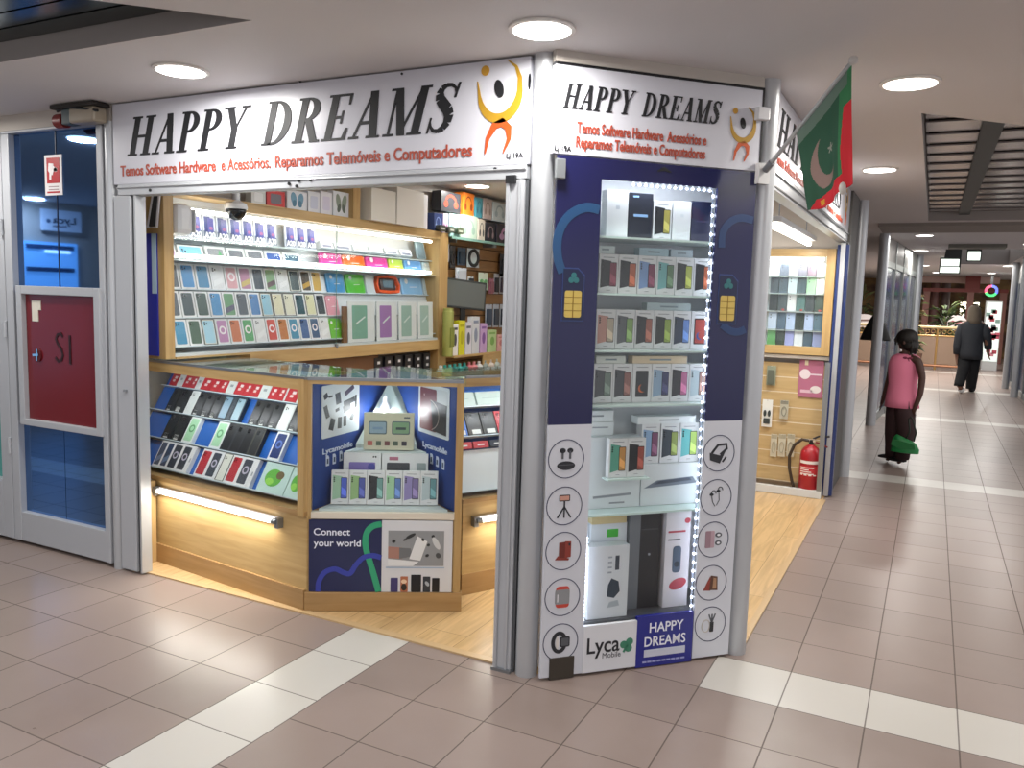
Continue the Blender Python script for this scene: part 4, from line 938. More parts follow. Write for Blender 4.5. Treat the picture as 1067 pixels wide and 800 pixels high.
row(LC, TI[1], -.05, [I(.09, darkpack, 'black phone pack'), I(.095, darkpack, 'black phone pack'), I(.088, cb('big', '#a9d8b0', '#7fc090', '#dfe2e0', None, 0, '#5f9c68'), 'white box with green round wallpaper phone'), E_(.075), E_(.075), I(.09, cb('big', '#a9d8b0', '#7fc090', '#dfe2e0', None, 0, '#5f9c68'), 'white box with green round wallpaper phone'), I(.072, cb('big', '#202226', None, BK, '#33363c'), 'black box with black phone'), I(.072, cb('big', '#26282c', None, BK, '#33363c'), 'black box with black phone'), I(.072, cb('big', '#202226', None, BK, '#33363c'), 'black box with black phone'), I(.072, cb('big', '#2e3033', None, '#2a2a28', '#55534c'), 'dark box with graphite phone'),
     E_(.085), I(.088, cb('big', '#1d3470', '#2f4c9a', '#dfe0e2', None, 0, '#5b78c4'), 'white box with navy phone picture'), E_(.02)], .15, tn)
def bigtablet(w, h, d):
    mb = MB(); mb.box(-w / 2, w / 2, -d, 0, 0, h, M('#8ab9c8', .35)); y = -d - .0008
    mb.ell(-w * .05, h * .45, w * .36, h * .3, y, -d, M('#6fb0c4', .4), 24); mb.ell(w * .2, h * .6, w * .2, h * .22, y - .0004, -d, M('#7fc0b4', .4), 20)
    for k in range(7): mb.ell(-w * .3 + w * .06 * k, h * (.45 + .12 * math.sin(k * 1.9)), w * .06, h * .04, y - .0008, -d, M('#7a72a8', .4), 10, .6)
    return mb
lay(LC, TI[1], 1.128, .15, .17, bigtablet(.145, .165, .028), 'tablet_box', 'large pale blue tablet box at the right end of the left counter', 'tablet box', None)
tn = 'left counter lowest tier'
bell = lambda w, h, d: carton(w, h, d, 'big', '#3c414b', '#8f7b96', '#dcdddf', None, 0, '#b9b2c4')
gre = lambda w, h, d: None
def greenbox(w, h, d):
    mb = MB(); mb.box(-w / 2, w / 2, -d, 0, 0, h, M('#b9d3cd', .4)); y = -d - .0008
    mb.ell(-w * .05, h * .5, w * .3, h * .3, y, -d, M('#5cab3c', .45), 20); mb.ell(w * .16, h * .62, w * .14, h * .14, y - .0004, -d, M('#6b5b3c', .45), 14); mb.ell(-w * .14, h * .36, w * .15, h * .12, y - .0006, -d, M('#8fcf4f', .45), 14); return mb
row(LC, TI[0], -.015, [I(.06, cb('big', '#3b4a66', '#6a7fa0', '#dcdddf', None, 0), 'white box with slate phone'), I(.06, cb('big', '#3b4a66', '#6a7fa0', '#dcdddf', None, 0), 'white box with slate blue phone'), I(.08, bell, 'white box with dark bell-shaped wallpaper phone'), I(.08, bell, 'white box with dark bell-shaped wallpaper phone'), I(.025, whitesmall, 'thin white box edge', c='box', n='accessory_box'), E_(.06), I(.085, cb('big', '#b02a34', None, '#dcdddf'), 'white box with red phone'), I(.08, bell, 'white box with dark phone'), I(.012, whitesmall, 'thin white spacer box', c='box', n='accessory_box'), I(.07, cb('big', '#d9d9cf', None, '#dcdcd2', '#2a2c2c'), 'dark-edged box with cream phone'),
     I(.085, cb('big', '#b02a34', None, '#dcdddf'), 'white box with red phone'), I(.085, bell, 'white box with dark phone'), I(.03, whitesmall, 'thin white box edge', c='box', n='accessory_box'), E_(.05), I(.20, greenbox, 'wide pale box with green leaf picture', n='gadget_box', c='box'), I(.13, greenbox, 'pale box with green leaf picture', n='gadget_box', c='box')], .15, tn)
# ---- corner counter
CW = .703
t = thing('display_counter', 'chamfered corner counter with blue niche and oak plinth facing the entrance', 'counter', CC)
MB().box(-.008, CW + .02, -.012, .03, .005, .094, WOODD).build('plinth', t, bevel=.002)
MB().box(.02, CW - .022, .012, .03, .094, .46, WOOD).build('front_panel', t); MB().box(0.0, .02, .0, .05, .094, ZT - .01, WOODV).build('upright', t); MB().box(CW - .022, CW + .012, .0, .05, .094, ZT - .01, WOODV).build('upright', t)
mb = MB(); mb.box(.02, CW - .022, -.004, .03, .445, .475, M('#d6cdbd', .4)); mb.build('front_ledge', t)
mb = MB(); mb.box(-.0, CW + .01, -.004, .014, ZT - .012, ZT + .002, ALUD); mb.box(.02, CW - .02, 0, .02, ZT - .03, ZT - .012, WOOD); mb.build('top_rail', t)
VY = .655; VX = CC.at(406, 400, VY)[0]
mb = MB(); mb.hprism([(.004, .014), (CW, .014), (.71, .19), (.503, .574), (VX, VY + .03), (.230, .45)], ZT - .008, ZT, GLASSG); mb.build('top_glass', t)
mb = MB(); mb.hprism([(VX + .04, VY + .0), (.685, .075), (.70, .20), (.50, .55)], ZT - .06, ZT - .045, M('#cfc9ac', .4)); mb.build('reflection_board', t)  # pale board standing for the reflection in the corner counter top
MB().box(.02, CW - .022, .006, .010, .475, ZT - .03, GLASS).build('front_glass', t)
mb = MB()
mb.hprism([(.022, .03), (VX, VY), (VX, VY + .012), (.012, .03)], .475, ZT - .012, BLUED); lpn = mb.build('niche_panel', t)
mb = MB(); mb.hprism([(CW - .024, .03), (CW - .012, .03), (VX, VY + .012), (VX, VY)], .475, ZT - .012, BLUED); rpn2 = mb.build('niche_panel', t)
lpn['label'] = 'left blue niche panel'; rpn2['label'] = 'right blue niche panel'
# stepped white stand
def vw(y, gap=.030): k = (y - .03) / (VY - .03); return .022 + (VX - .022) * k + gap, CW - .024 + (VX - CW + .024) * k - gap
mb = MB(); STW = M('#c9d3d3', .35)
for (ya, yb, z) in ((.02, .135, .486), (.135, .225, .60), (.225, .31, .72)):
    a0, b0 = vw(max(ya, .03)); a1, b1 = vw(yb); mb.hprism([(a0, ya), (b0, ya), (b1, yb), (a1, yb)], .475, z, STW)
a0, b0 = vw(.31); a1, b1 = vw(VY - .012)
mb.add([(a0, .31, .475), (b0, .31, .475), (a1, VY - .012, .475), (b1, VY - .012, .475), (a0, .31, .74), (b0, .31, .74), (a1, VY - .012, 1.07), (b1, VY - .012, 1.07)], [(0, 1, 5, 4), (4, 5, 7, 6), (0, 4, 6, 2), (1, 3, 7, 5), (0, 2, 3, 1), (2, 6, 7, 3)], STW)
mb.build('stepped_stand', t)
# posters in the niche
def wallframe(A, B):
    """local frame on a niche panel: x along A->B"""
    P = CC.w(A[0], A[1], 0); Q = CC.w(B[0], B[1], 0); return Frame(P.x, P.y, math.degrees(math.atan2(Q.y - P.y, Q.x - P.x)))
WL = wallframe((.022, .03), (VX, VY)); WR = wallframe((VX, VY), (CW - .024, .03))
def onpanel(mb, F, name): 
    o = mb.build(name, mtx=F.M); o.parent = t; o.matrix_parent_inverse = t.matrix_world.inverted(); return o
a = WL.at(334, 404); b = WL.at(373.5, 396); c = WL.at(334, 456)
for F, q, kind in ((WL, ((334, 403), (373.5, 396), (374, 449), (335.5, 456)), 'l'), (WR, ((437, 399), (469, 404), (468, 459), (436.5, 449)), 'r')):
    P = [F.at(*p) for p in q]; x0 = (P[0][0] + P[3][0]) / 2; x1 = (P[1][0] + P[2][0]) / 2; z1 = (P[0][1] + P[1][1]) / 2; z0 = (P[2][1] + P[3][1]) / 2; w, h = x1 - x0, z1 - z0
    y = -.003; mb = MB(); mb.rrect(x0, x1, z0, z1, .01, y, -.0005, M('#d4d8de', .4)); y2 = y - .0008
    if kind == 'l':
        for (u, v, ww, hh, an) in ((.10, .80, .10, .10, .4), (.22, .78, .10, .04, 0), (.42, .72, .13, .22, .15), (.72, .84, .26, .09, .4), (.72, .62, .30, .10, .15), (.12, .50, .09, .24, .3), (.40, .50, .10, .06, .2), (.66, .50, .20, .12, .2), (.26, .24, .12, .22, -.3), (.46, .24, .10, .22, -.05), (.60, .25, .08, .20, .0), (.80, .30, .08, .13, -.5), (.90, .60, .05, .25, 0)):
            cx0, cz0 = x0 + w * u, z0 + h * v; ca, sa = math.cos(an), math.sin(an)
            mb.prism([(cx0 + (px * ca - pz * sa) * w, cz0 + (px * sa * w / h + pz * ca) * h) for px, pz in ((-ww / 2, -hh / 2), (ww / 2, -hh / 2), (ww / 2, hh / 2), (-ww / 2, hh / 2))], y2, -.001, M('#4d3f52' if (u, v) == (.72, .84) else '#22252b', .4))
        nm = 'accessory_poster'
    else:
        mb.box(x0 + w * .04, x1 - w * .05, y2, -.001, z0 + h * .06, z1 - h * .06, M('#c9ccd2', .4))
        mb.rrect(x0 + w * .06, x0 + w * .60, z0 + h * .08, z0 + h * .92, .008, y2 - .0005, -.001, M('#6e2a30', .4)); mb.prism([(x0 + w * .5, z0 + h * .10), (x0 + w * .93, z0 + h * .07), (x0 + w * .93, z0 + h * .66), (x0 + w * .42, z0 + h * .70)], y2 - .001, -.001, M('#2c2a30', .4))
        mb.stroke(arc(x0 + w * .35, z0 + h * .40, w * .34, h * .30, 80, -70, 12), .004, y2 - .0015, -.001, M('#b8a7a0', .4)); mb.ell(x0 + w * .2, z0 + h * .78, .005, .006, y2 - .001, -.001, M('#d4b7b0'), 10)
        nm = 'phone_poster'
    onpanel(mb, F, nm)
for F, pa, pb in ((WL, (336, 470), (367, 463)), (WR, (441, 460), (466, 472))):
    A = F.at(*pa); B = F.at(*pb); mb = text_mb('Lycamobile', M('#d5dcec', .4), A[0], B[0], min(A[1], B[1]) - .008, .028, -.003, -.0005, .01); onpanel(mb, F, 'lettering')
for F, qs in ((WL, ((341, 480), (348, 478), (355, 475))), (WR, ((450, 478), (456, 481), (462, 484)))):
    mb = MB()
    for q in qs:
        x, z = F.at(*q); mb.prism([(x - .012, z - .024), (x + .012, z - .024), (x + .012, z + .016), (x + .004, z + .026), (x - .012, z + .026)], -.003, -.0005, M('#cfd8e8', .4)); mb.box(x - .007, x + .006, -.0036, -.0005, z - .014, z + .010, M('#39465e', .4))
    onpanel(mb, F, 'sim_card_picture')
def smooth(P, n=5):
    out = []
    for k in range(len(P) - 1):
        p0, p1, p2, p3 = P[max(k - 1, 0)], P[k], P[k + 1], P[min(k + 2, len(P) - 1)]
        for q in range(n):
            t_ = q / n; out.append(tuple(.5 * (2 * p1[m] + (p2[m] - p0[m]) * t_ + (2 * p0[m] - 5 * p1[m] + 4 * p2[m] - p3[m]) * t_ ** 2 + (3 * p1[m] - p0[m] - 3 * p2[m] + p3[m]) * t_ ** 3) for m in (0, 1)))
    return out + [P[-1]]
# poster below the ledge
mb = MB(); xa, z1 = CC.at(322, 543); xb = CC.at(398, 543)[0]; z0 = .096; z1 = .440
mb.box(xa, xb, -.004, .012, z0, z1, M('#20264f', .3)); ps = mb.build('navy_poster', t)
w, h = xb - xa, z1 - z0
mb = text_mb('Connect', M('#e6e9f4', .4), CC.at(327, 555)[0], CC.at(365, 555)[0], CC.at(327, 557)[1], .034, -.0055, -.003, .012); text_mb('your world', M('#e6e9f4', .4), CC.at(327, 567)[0], CC.at(376, 567)[0], CC.at(327, 568.5)[1], .034, -.0055, -.003, .012, mb); mb.build('lettering', ps)
mb = MB(); GR = M('#2f9e72', .35); BL = M('#343f9e', .35)
mb.stroke(smooth([(xb - .001, z1 - h * .05), (xa + w * .88, z1 - h * .08), (xa + w * .80, z1 - h * .16), (xa + w * .775, z1 - h * .30), (xa + w * .80, z1 - h * .45), (xa + w * .88, z1 - h * .70), (xa + w * .965, z0 + .001)]), .028, -.0055, -.003, GR)
mb.stroke(smooth([(xa + w * .13, z0 + .001), (xa + w * .14, z0 + h * .14), (xa + w * .22, z0 + h * .27), (xa + w * .36, z0 + h * .32), (xa + w * .48, z0 + h * .27), (xa + w * .57, z0 + h * .26), (xa + w * .65, z0 + h * .38), (xa + w * .75, z0 + h * .48), (xa + w * .88, z0 + h * .51), (xb - .001, z0 + h * .48)]), .024, -.0062, -.003, BL); mb.build('cloud_curl', ps)
xc, xd = CC.at(398, 543)[0] + .001, CC.at(472, 543)[0]; w = xd - xc
wp = MB().box(xc, xd, -.004, .012, z0, z1, M('#d2d3d6', .35)).build('white_poster', t)
mb = MB(); y = -.0055; px0, px1, pz0, pz1 = xc + w * .09, xc + w * .88, z0 + h * .37, z0 + h * .86
mb.box(px0, px1, y, -.003, pz0, pz1, M('#8e9092', .4)); pw, ph = px1 - px0, pz1 - pz0; GY = [M(c, .4) for c in ('#2b2c2e', '#c8cacb', '#6c6e70', '#dcdddd', '#474849')]
mb.prism([(px0, pz0), (px0 + pw * .45, pz0), (px0 + pw * .55, pz0 + ph * .12), (px0, pz0 + ph * .2)], y - .0004, y, GY[3]); mb.prism([(px0, pz0 + ph * .22), (px0 + pw * .25, pz0 + ph * .2), (px0 + pw * .25, pz0 + ph * .52), (px0, pz0 + ph * .55)], y - .0005, y, M('#a67a6c', .4)); mb.prism([(px0 + pw * .2, pz0 + ph * .2), (px0 + pw * .45, pz0 + ph * .28), (px0 + pw * .4, pz0 + ph * .5), (px0 + pw * .2, pz0 + ph * .52)], y - .0007, y, GY[2])
mb.prism([(px0 + pw * .38, pz0 + ph * .2), (px0 + pw * .58, pz0 + ph * .15), (px0 + pw * .70, pz0 + ph * .7), (px0 + pw * .52, pz0 + ph * .85)], y - .0010, y, GY[3])
for u, v, a_, b_, k in ((.4, .85, .2, .06, 0), (.62, .75, .05, .06, 0), (.72, .6, .06, .05, 0), (.86, .65, .1, .25, 1), (.9, .3, .09, .1, 4), (.7, .3, .07, .05, 0), (.8, .85, .06, .05, 0), (.3, .75, .08, .04, 4), (.1, .7, .07, .06, 0)): mb.ell(px0 + pw * u, pz0 + ph * v, pw * a_ * .5, ph * b_ * .8, y - .0012 - .0001 * k, y, GY[k], 12, .5)
mb.stroke([(px0 - .01, z0 + h * .345), (px1 + .004, z0 + h * .345)], .006, y, -.003, M('#9fb0c4', .4))
for k, (u, hh, c) in enumerate(((.13, .20, '#3c3568'), (.27, .22, '#b06a4a'), (.42, .245, '#16181e'), (.59, .22, '#2e343c'), (.72, .20, '#15161a'))):
    ww = .105 if k != 2 else .145; mb.rrect(xc + w * u, xc + w * (u + ww), z0 + .001, z0 + h * hh, .003, y, -.003, M(c, .3))
    if k == 1: mb.ell(xc + w * (u + .05), z0 + h * .15, w * .04, h * .03, y - .0006, y, M('#e6c8a8'), 12); mb.ell(xc + w * (u + .05), z0 + h * .07, w * .04, h * .05, y - .0005, y, M('#2a2420'), 12)
    if k == 3: mb.ell(xc + w * (u + .06), z0 + h * .12, w * .025, h * .04, y - .0006, y, M('#aab4bc'), 12, .6)
mb.build('picture', wp)
# spot lamp at the apex of the niche
s = thing('spot_lamp', 'small bright spot lamp at the back of the blue counter niche', 'spot lamp', loc=CC.w(CC.at(401, 427, .47)[0], .47, CC.at(401, 427, .47)[1] + .02), rz=CC.a)
mb = MB(); mb.lathe([(.012, .05), (.014, .02), (.03, -.005), (.032, -.018)], (0, 0, 0), WHITE, 18); mb.build('shade', s, smooth='auto')
mb = MB(); mb.ball((0, 0, -.02), .022, M('#ffffff', .5, 0, 14.0), 14, 10); mb.build('bulb', s, smooth=True)
MB().tube([(0, 0, .05), (0, .01, .06), (0, .035, .0)], .004, WHITE, 8).build('arm', s)
l = bpy.data.lights.new('lamp', 'POINT'); l.energy = 1.6; l.shadow_soft_size = .03; l.color = (.96, .98, 1); lo = bpy.data.objects.new('lamp', l); COL.objects.link(lo); lo.parent = s; lo.location = (0, -.05, -.03)
# phone boxes on the stand
rowdef = (('#9fc4a6', '#4a5fc8', 'white phone box with pale green phone and blue screen'), ('#93b67c', '#4a549e', 'white phone box with green phone and violet-blue screen'), ('#202126', '#6f9a94', 'white phone box with black phone'), ('#9fc8a0', '#5a7ab4', 'white phone box with mint phone'), ('#8c80b4', '#7a6a9a', 'white phone box with lilac phone'), ('#b6c4c8', '#5f8e94', 'white phone box with silver phone'))
YB = .115
xl, zq = CC.at(344, 527, YB - .04); xr = min(CC.at(456, 527, YB - .04)[0], vw(.14, .002)[1]); xl = max(xl, vw(.14, .002)[0]); hh = CC.at(345, 492, YB - .04)[1] - CC.at(344, 527, YB - .04)[1]; w = (xr - xl) / 6
for i, (c1, c2, lb) in enumerate(rowdef):
    put(carton(w * .97, hh, .03, 'duo', c1, c2), 'phone_box', CC, xl + w * (i + .5), YB, .4865, f'{lb}, {ord_of(i, 6)}, niche front row', 'phone box', 'phone boxes in the counter niche', tilt=8, bevel=.0015)
for i, (pl, pr, face, c1, lb) in enumerate(((358, 397, 'l', '#7a6ab0', 'white box lying sideways with a violet phone'), (398, 432, 'l', '#3a3c42', 'white box lying sideways with a dark grey phone'), (432, 446, 'l', '#8f9a9c', 'narrow white box with grey picture'))):
    a, _ = CC.at(pl, 490, .19); b, _ = CC.at(pr, 490, .19); w = b - a; h = .115
    mb = MB().box(-w / 2, w / 2, -.03, 0, 0, h, CARTON); mb.rrect(-w * .35, w * .35, h * .20, h * .62, .006, -.0312, -.0295, M(c1, .3))
    if i == 1: mb.box(-w * .28, w * .0, -.0312, -.0295, h * .72, h * .86, M('#b06a80'))
    if i == 0: mb.ell(w * .25, h * .42, h * .16, h * .16, -.0318, -.0295, M('#4a4a9a'), 16); dots(mb, w * .3, h * .85, .004, 1, -.031); dots(mb, w * .36, h * .85, .004, 1, -.031)
    put(mb, 'phone_box', CC, (a + b) / 2, .205, .6005, lb + ', ' + ORD[i] + ' in niche middle row', 'phone box', 'phone boxes in the counter niche', tilt=6, bevel=.0015)
a, z0 = CC.at(379, 470, .26); b, _ = CC.at(431, 470, .26); w = b - a; h = CC.at(380, 432, .26)[1] - z0
CR = M('#cfc9b2', .4); mb = MB().box(-w / 2, w / 2, -.05, 0, 0, h, CR); y = -.0515
for s_, c in ((-.22, '#8fa4b4'), (.24, '#7fa07c')):
    mb.rrect(w * (s_ - .18), w * (s_ + .18), h * .42, h * .78, .008, y, -.0495, M('#5c6c70', .4)); mb.rrect(w * (s_ - .16), w * (s_ + .16), h * .45, h * .75, .006, y - .0005, -.0495, M(c, .4)); mb.box(w * (s_ - .1), w * (s_ + .1), y - .001, -.0495, h * .55, h * .62, M('#3c4a4c' if s_ > 0 else '#7a94b0'))
for k, c in enumerate(('#b8635a', '#5b6a5a', '#7c4a4a', '#5b6a5a', '#3a3440')): mb.box(w * (-.42 + .17 * k), w * (-.32 + .17 * k), y, -.0495, h * .12, h * .24, M(c, .4))
mb.box(w * .3, w * .42, y, -.0495, h * .86, h * .9, DK2)
put(mb, 'gadget_box', CC, (a + b) / 2, .29, .7205, 'cream box with two pictured screens on top of the counter niche stand', 'box', tilt=5, bevel=.002)
# ---- right counter
RW = 1.30
t = thing('display_counter', 'glazed oak counter running back to the right of the blue corner niche', 'counter', RC)
mb = MB(); mb.box(0, RW, .0, .018, .11, .47, WOOD); mb.box(0, RW, .42, .44, .01, 1.08, WOOD); mb.box(RW - .02, RW, .018, .42, .11, 1.08, WOOD); mb.build('base_panel', t)
MB().box(0, RW, -.004, .012, .005, .112, WOODD).build('kick_board', t)
MB().box(0, RW, 0, .42, .47, .492, WOODD).build('deck', t)
mb = MB(); mb.box(0, RW, 0, .024, ZT - .05, ZT - .01, WOOD); mb.box(0, RW, -.002, .012, ZT - .01, ZT + .002, ALUD); mb.build('top_rail', t)
MB().box(0, RW, .004, .010, .492, ZT - .05, GLASS).build('front_glass', t)
MB().box(0.02, RW, .012, .44, ZT - .008, ZT, GLASSG).build('top_glass', t)
MB().box(0, RW, .40, .42, .492, ZT - .05, BLUE).build('blue_back', t)
MB().box(.02, RW - .04, .32, .395, ZT - .05, ZT - .045, M('#cfc9ac', .4)).build('reflection_board', t)  # added pale board in place of reflections on the right counter
mb = MB(); RT = []
for y, z, ln in ((.25, .905, .10), (.17, .765, .13)): tiers_panel(mb, .01, RW - .03, y, z, 30, ln, BLUE); RT.append((y, z))
tiers_panel(mb, .01, RW - .03, .06, .51, 22, .21, M('#d6dadd', .3)); mb.build('tier', t)
tube_light(RC, .06, 1.0, -.032, .385, 'lit tube under the right glazed counter, partly behind the corner post')
l = area('counter_fill', (0, 0, 0), 1.1, 2.2, (.95, .97, 1), size_y=.02); l.matrix_world = RC.M @ Matrix.Translation((.6, .03, ZT - .06)) @ Matrix.Rotation(math.radians(25), 4, 'X')  # same added fill light inside the right counter
x = .02; rn = 'right counter'
for i in range(4): lay(RC, RT[0], x + .09 + i * .19, .18, .1, carton(.18, .075, .03, 'text', '#b8c8c4', body='#cfdcd6'), 'flat_box', f'pale wide carton, {ORD[i]} from the niche, {rn} top tier', 'box', 'cartons on the top tier of the right counter', 30)
for i, c in enumerate(('#2e5fae', '#23262c', '#22242a', '#b8323e', '#2a2f3a', '#23262c', '#3a4a66')):
    mb = carton(.085, .125, .024, 'big', c, None, c if i not in (1, 2) else '#1c1e22'); mb.box(-.02, .03, -.0252, -.024, .006, .03, M('#d8d8d6', .5))
    lay(RC, RT[1], .07 + i * .09, .085, .125, mb, 'phone_box', f"{('blue', 'black', 'black', 'red', 'dark slate', 'black', 'grey-blue')[i]} phone pack with white tag, {ORD[i]} from the niche, {rn} middle tier", 'phone box', 'phone packs on the middle tier of the right counter', 30)
for i, c in enumerate(('#c2404a', '#b83a46', '#3a3f4c', '#dfe2e6', '#2a2f3a')):
    lay(RC, (.141, .708), .075 + i * .10, .09, .05, MB().box(-.045, .045, -.02, 0, 0, .035, M(c, .4)).box(-.02, .02, -.0206, -.0195, .012, .02, M('#d9d9d9' if i != 3 else '#7fa4c4')), 'accessory_box', f"small {('red', 'red', 'dark', 'white', 'dark')[i]} box, {ORD[i]} from niche, over {rn} white board", 'box', 'small boxes over the white board of the right counter', 22)
# ================================================================ LEFT WALL DISPLAY (fronts face +x)
# local frame: x runs from the far end towards the shop front, y into the wall, z up
YE = 5.78
WF = Frame(-3.58, YE, -90.0)     # local x = YE - world y ; local y = -(world x + 3.58)... towards the wall
WF = Frame(-3.58, 0.0, 90.0)     # local x = world y ; local y (n) = -world x direction = into the wall
def Wp(px, py, off=0.0): return WF.at(px, py, off)
t = thing('wall_cabinet', 'long lit oak wall cabinet full of phone boxes on the left shop wall', 'wall cabinet', WF)
DEP = .165
ya, yb = 3.05, YE
mb = MB(); mb.box(ya - .06, ya, -.02, DEP, 1.108, 1.98, WOODV); mb.build('upright', t)
MB().box(yb - .13, yb, -.02, DEP, .10, 1.98, WOODV).build('upright', t)
mb = MB(); mb.box(3.58, yb - .13, -.03, DEP, 1.04, 1.107, WOOD); mb.box(ya, yb - .13, -.03, DEP, 1.107, 1.118, WOOD); mb.build('bottom_rail', t)
mb = MB(); mb.box(3.55, yb - .13, -.02, .0, 1.925, 1.975, WOOD); mb.box(ya, yb - .13, -.02, DEP, 1.972, 1.985, WOOD); mb.build('top_rail', t)
MB().box(ya, yb - .13, DEP - .012, DEP, 1.105, 1.972, M('#cdd3d8', .4)).build('back_panel', t)
mb = MB(); mb.box(ya, yb - .13, -.015, DEP - .012, 1.105, 1.135, M('#c6d0d2', .3)); mb.build('lower_ledge', t)
TW = []
mb = MB(); WT = M('#dfe3e6', .35)
for k, (y, z) in enumerate(((.035, 1.165), (.07, 1.318), (.105, 1.472))):
    tiers_panel(mb, ya, yb - .13, y, z, 13, .15 if k < 2 else .12, WT); TW.append((y, z))
mb.build('tier', t)
MB().box(ya, yb - .13, .015, DEP - .012, 1.628, 1.636, M('#c4d2d4', .15)).build('shelf', t)
MB().box(ya, yb - .13, .05, DEP - .012, 1.745, 1.753, M('#c4d2d4', .15)).build('shelf', t)
gb = MB(); gb.box(ya, 4.38, -.012, -.007, 1.105, 1.925, GLASS); gb.box(4.36, yb - .13, -.018, -.013, 1.105, 1.925, GLASS); gb.build('sliding_glass', t)
mb = MB(); mb.cyl(4.37, -.021, 1.105, 1.925, .0025, M('#6f8f84', .2)); a = Wp(347, 362, -.02); mb.cyl(4.37, -.025, 1.108, 1.135, .012, ALUD, 12); mb.build('glass_edge_lock', t)
for z, e, yy in ((1.90, 1.0, .02), (1.655, .6, .02)):
    tb = MB(); tb.tube([(ya + .06, yy, z), (yb - .2, yy, z)], .011, TUBE, 10); tb.build('tube', t, smooth='auto')
    l = area('cabinet_lamp', (0, 0, 0), 2.4, 2.3 * e, (.93, .97, 1), size_y=.02); l.parent = t; l.matrix_world = WF.M @ Matrix.Translation(((ya + yb) / 2 - .1, yy - .022, z - .014)) @ Matrix.Rotation(math.radians(10), 4, 'X')
G2 = 'phone boxes in the left wall cabinet'
def wrow(k, x0, x1, specs, rowname, h=.146):
    n = len(specs); w = (x1 - x0) / n
    for i, (c, kind, lb) in enumerate(specs):
        if kind == 'w': m = carton(w * .94, h, .024, 'big', '#dcdcde', '#e8e8ea', '#e4e4e6')
        elif kind == 'f': m = carton(w * .96, h, .024, 'big', c, None, '#dddcd4', '#232826')
        elif kind == 'r': m = carton(w * .94, h, .024, 'big', c, None, '#e2e2e4', None, 0, '#efe6ea')
        elif kind == 'm': m = carton(w * .94, h, .024, 'big', c[0], c[1], '#e2e2e4', None, 0)
        else: m = carton(w * .94, h, .024, 'big', c, None, '#e2e2e4')
        y, z = TW[k]
        put(m, 'phone_box', WF, x0 + w * (i + .5), y - .001, z + .0005, f"{lb}, {ord_of(i, n)}, wall cabinet {rowname}", 'phone box', G2, 13, bevel=.0012)
xs0 = ya + .03; xs1 = 4.36
wrow(0, xs0, xs1, (('#3f8fb8', 'b', 'white box with blue phone'), ('#33553f', 'b', 'white box with dark green phone'), ('#a4d0e4', 'f', 'dark-edged box with light blue phone'), ('#b67cae', 'r', 'white box with pink ring phone'), ('#c66a36', 'b', 'white box with orange phone'), ('#4a9a5c', 'r', 'white box with green ring phone'), ('#e0e0e0', 'w', 'all-white phone box'), ('#c84a42', 'r', 'white box with red ring phone'), ('#bb7540', 'b', 'white box with copper phone'), ('#3f8cb0', 'r', 'white box with teal-blue ring phone'), ('#3a5f96', 'b', 'white box with navy blue phone'), ('#33567e', 'r', 'white box with dark blue ring phone'), ('#e0e0e0', 'w', 'all-white phone box at the end')), 'bottom row')
wrow(1, xs0 - .02, xs1, (('#4c555e', 'b', 'white box with grey phone'), ('#33464c', 'b', 'white box with slate green phone'), ('#2f4a44', 'b', 'white box with dark green phone'), ('#3487c0', 'b', 'white box with bright blue phone'), (('#5a8f62', '#4c4a66'), 'm', 'white box with green and violet phone'), ('#37434f', 'b', 'white box with slate phone'), ('#3a75b0', 'b', 'white box with mid blue phone'), ('#8fc0d6', 'f', 'dark-edged box with light blue phone'), ('#dcd6b8', 'f', 'dark-edged box with cream phone'), ('#dcd9c4', 'f', 'dark-edged box with pale cream phone'), ('#2f505c', 'b', 'white box with petrol phone'), ('#d8d6b0', 'f', 'dark-edged box with yellowish cream phone'), ('#39414a', 'b', 'white box with anthracite phone')), 'middle row')
wrow(2, xs0, xs1, (('#4d565e', 'b', 'white box with slate grey phone'), ('#3487c4', 'b', 'white box with bright blue phone'), ('#2f7ca8', 'b', 'white box with deep blue phone'), ('#e0e0e0', 'w', 'all-white phone box'), ('#d09aa2', 'r', 'white box with pale pink ring phone'), (('#b07a9a', '#c6b06a'), 'm', 'white box with pink and yellow phone'), ('#3a4652', 'b', 'white box with dark slate phone'), (('#7fa884', '#6a5a64'), 'm', 'white box with green and mauve phone'), ('#e0e0e0', 'w', 'all-white phone box'), ('#4a585c', 'f', 'dark-edged box with grey phone'), (('#4c4238', '#c09a4a'), 'm', 'white box with black and gold phone'), ('#c8a352', 'b', 'white box with gold phone')), 'upper row', .142)
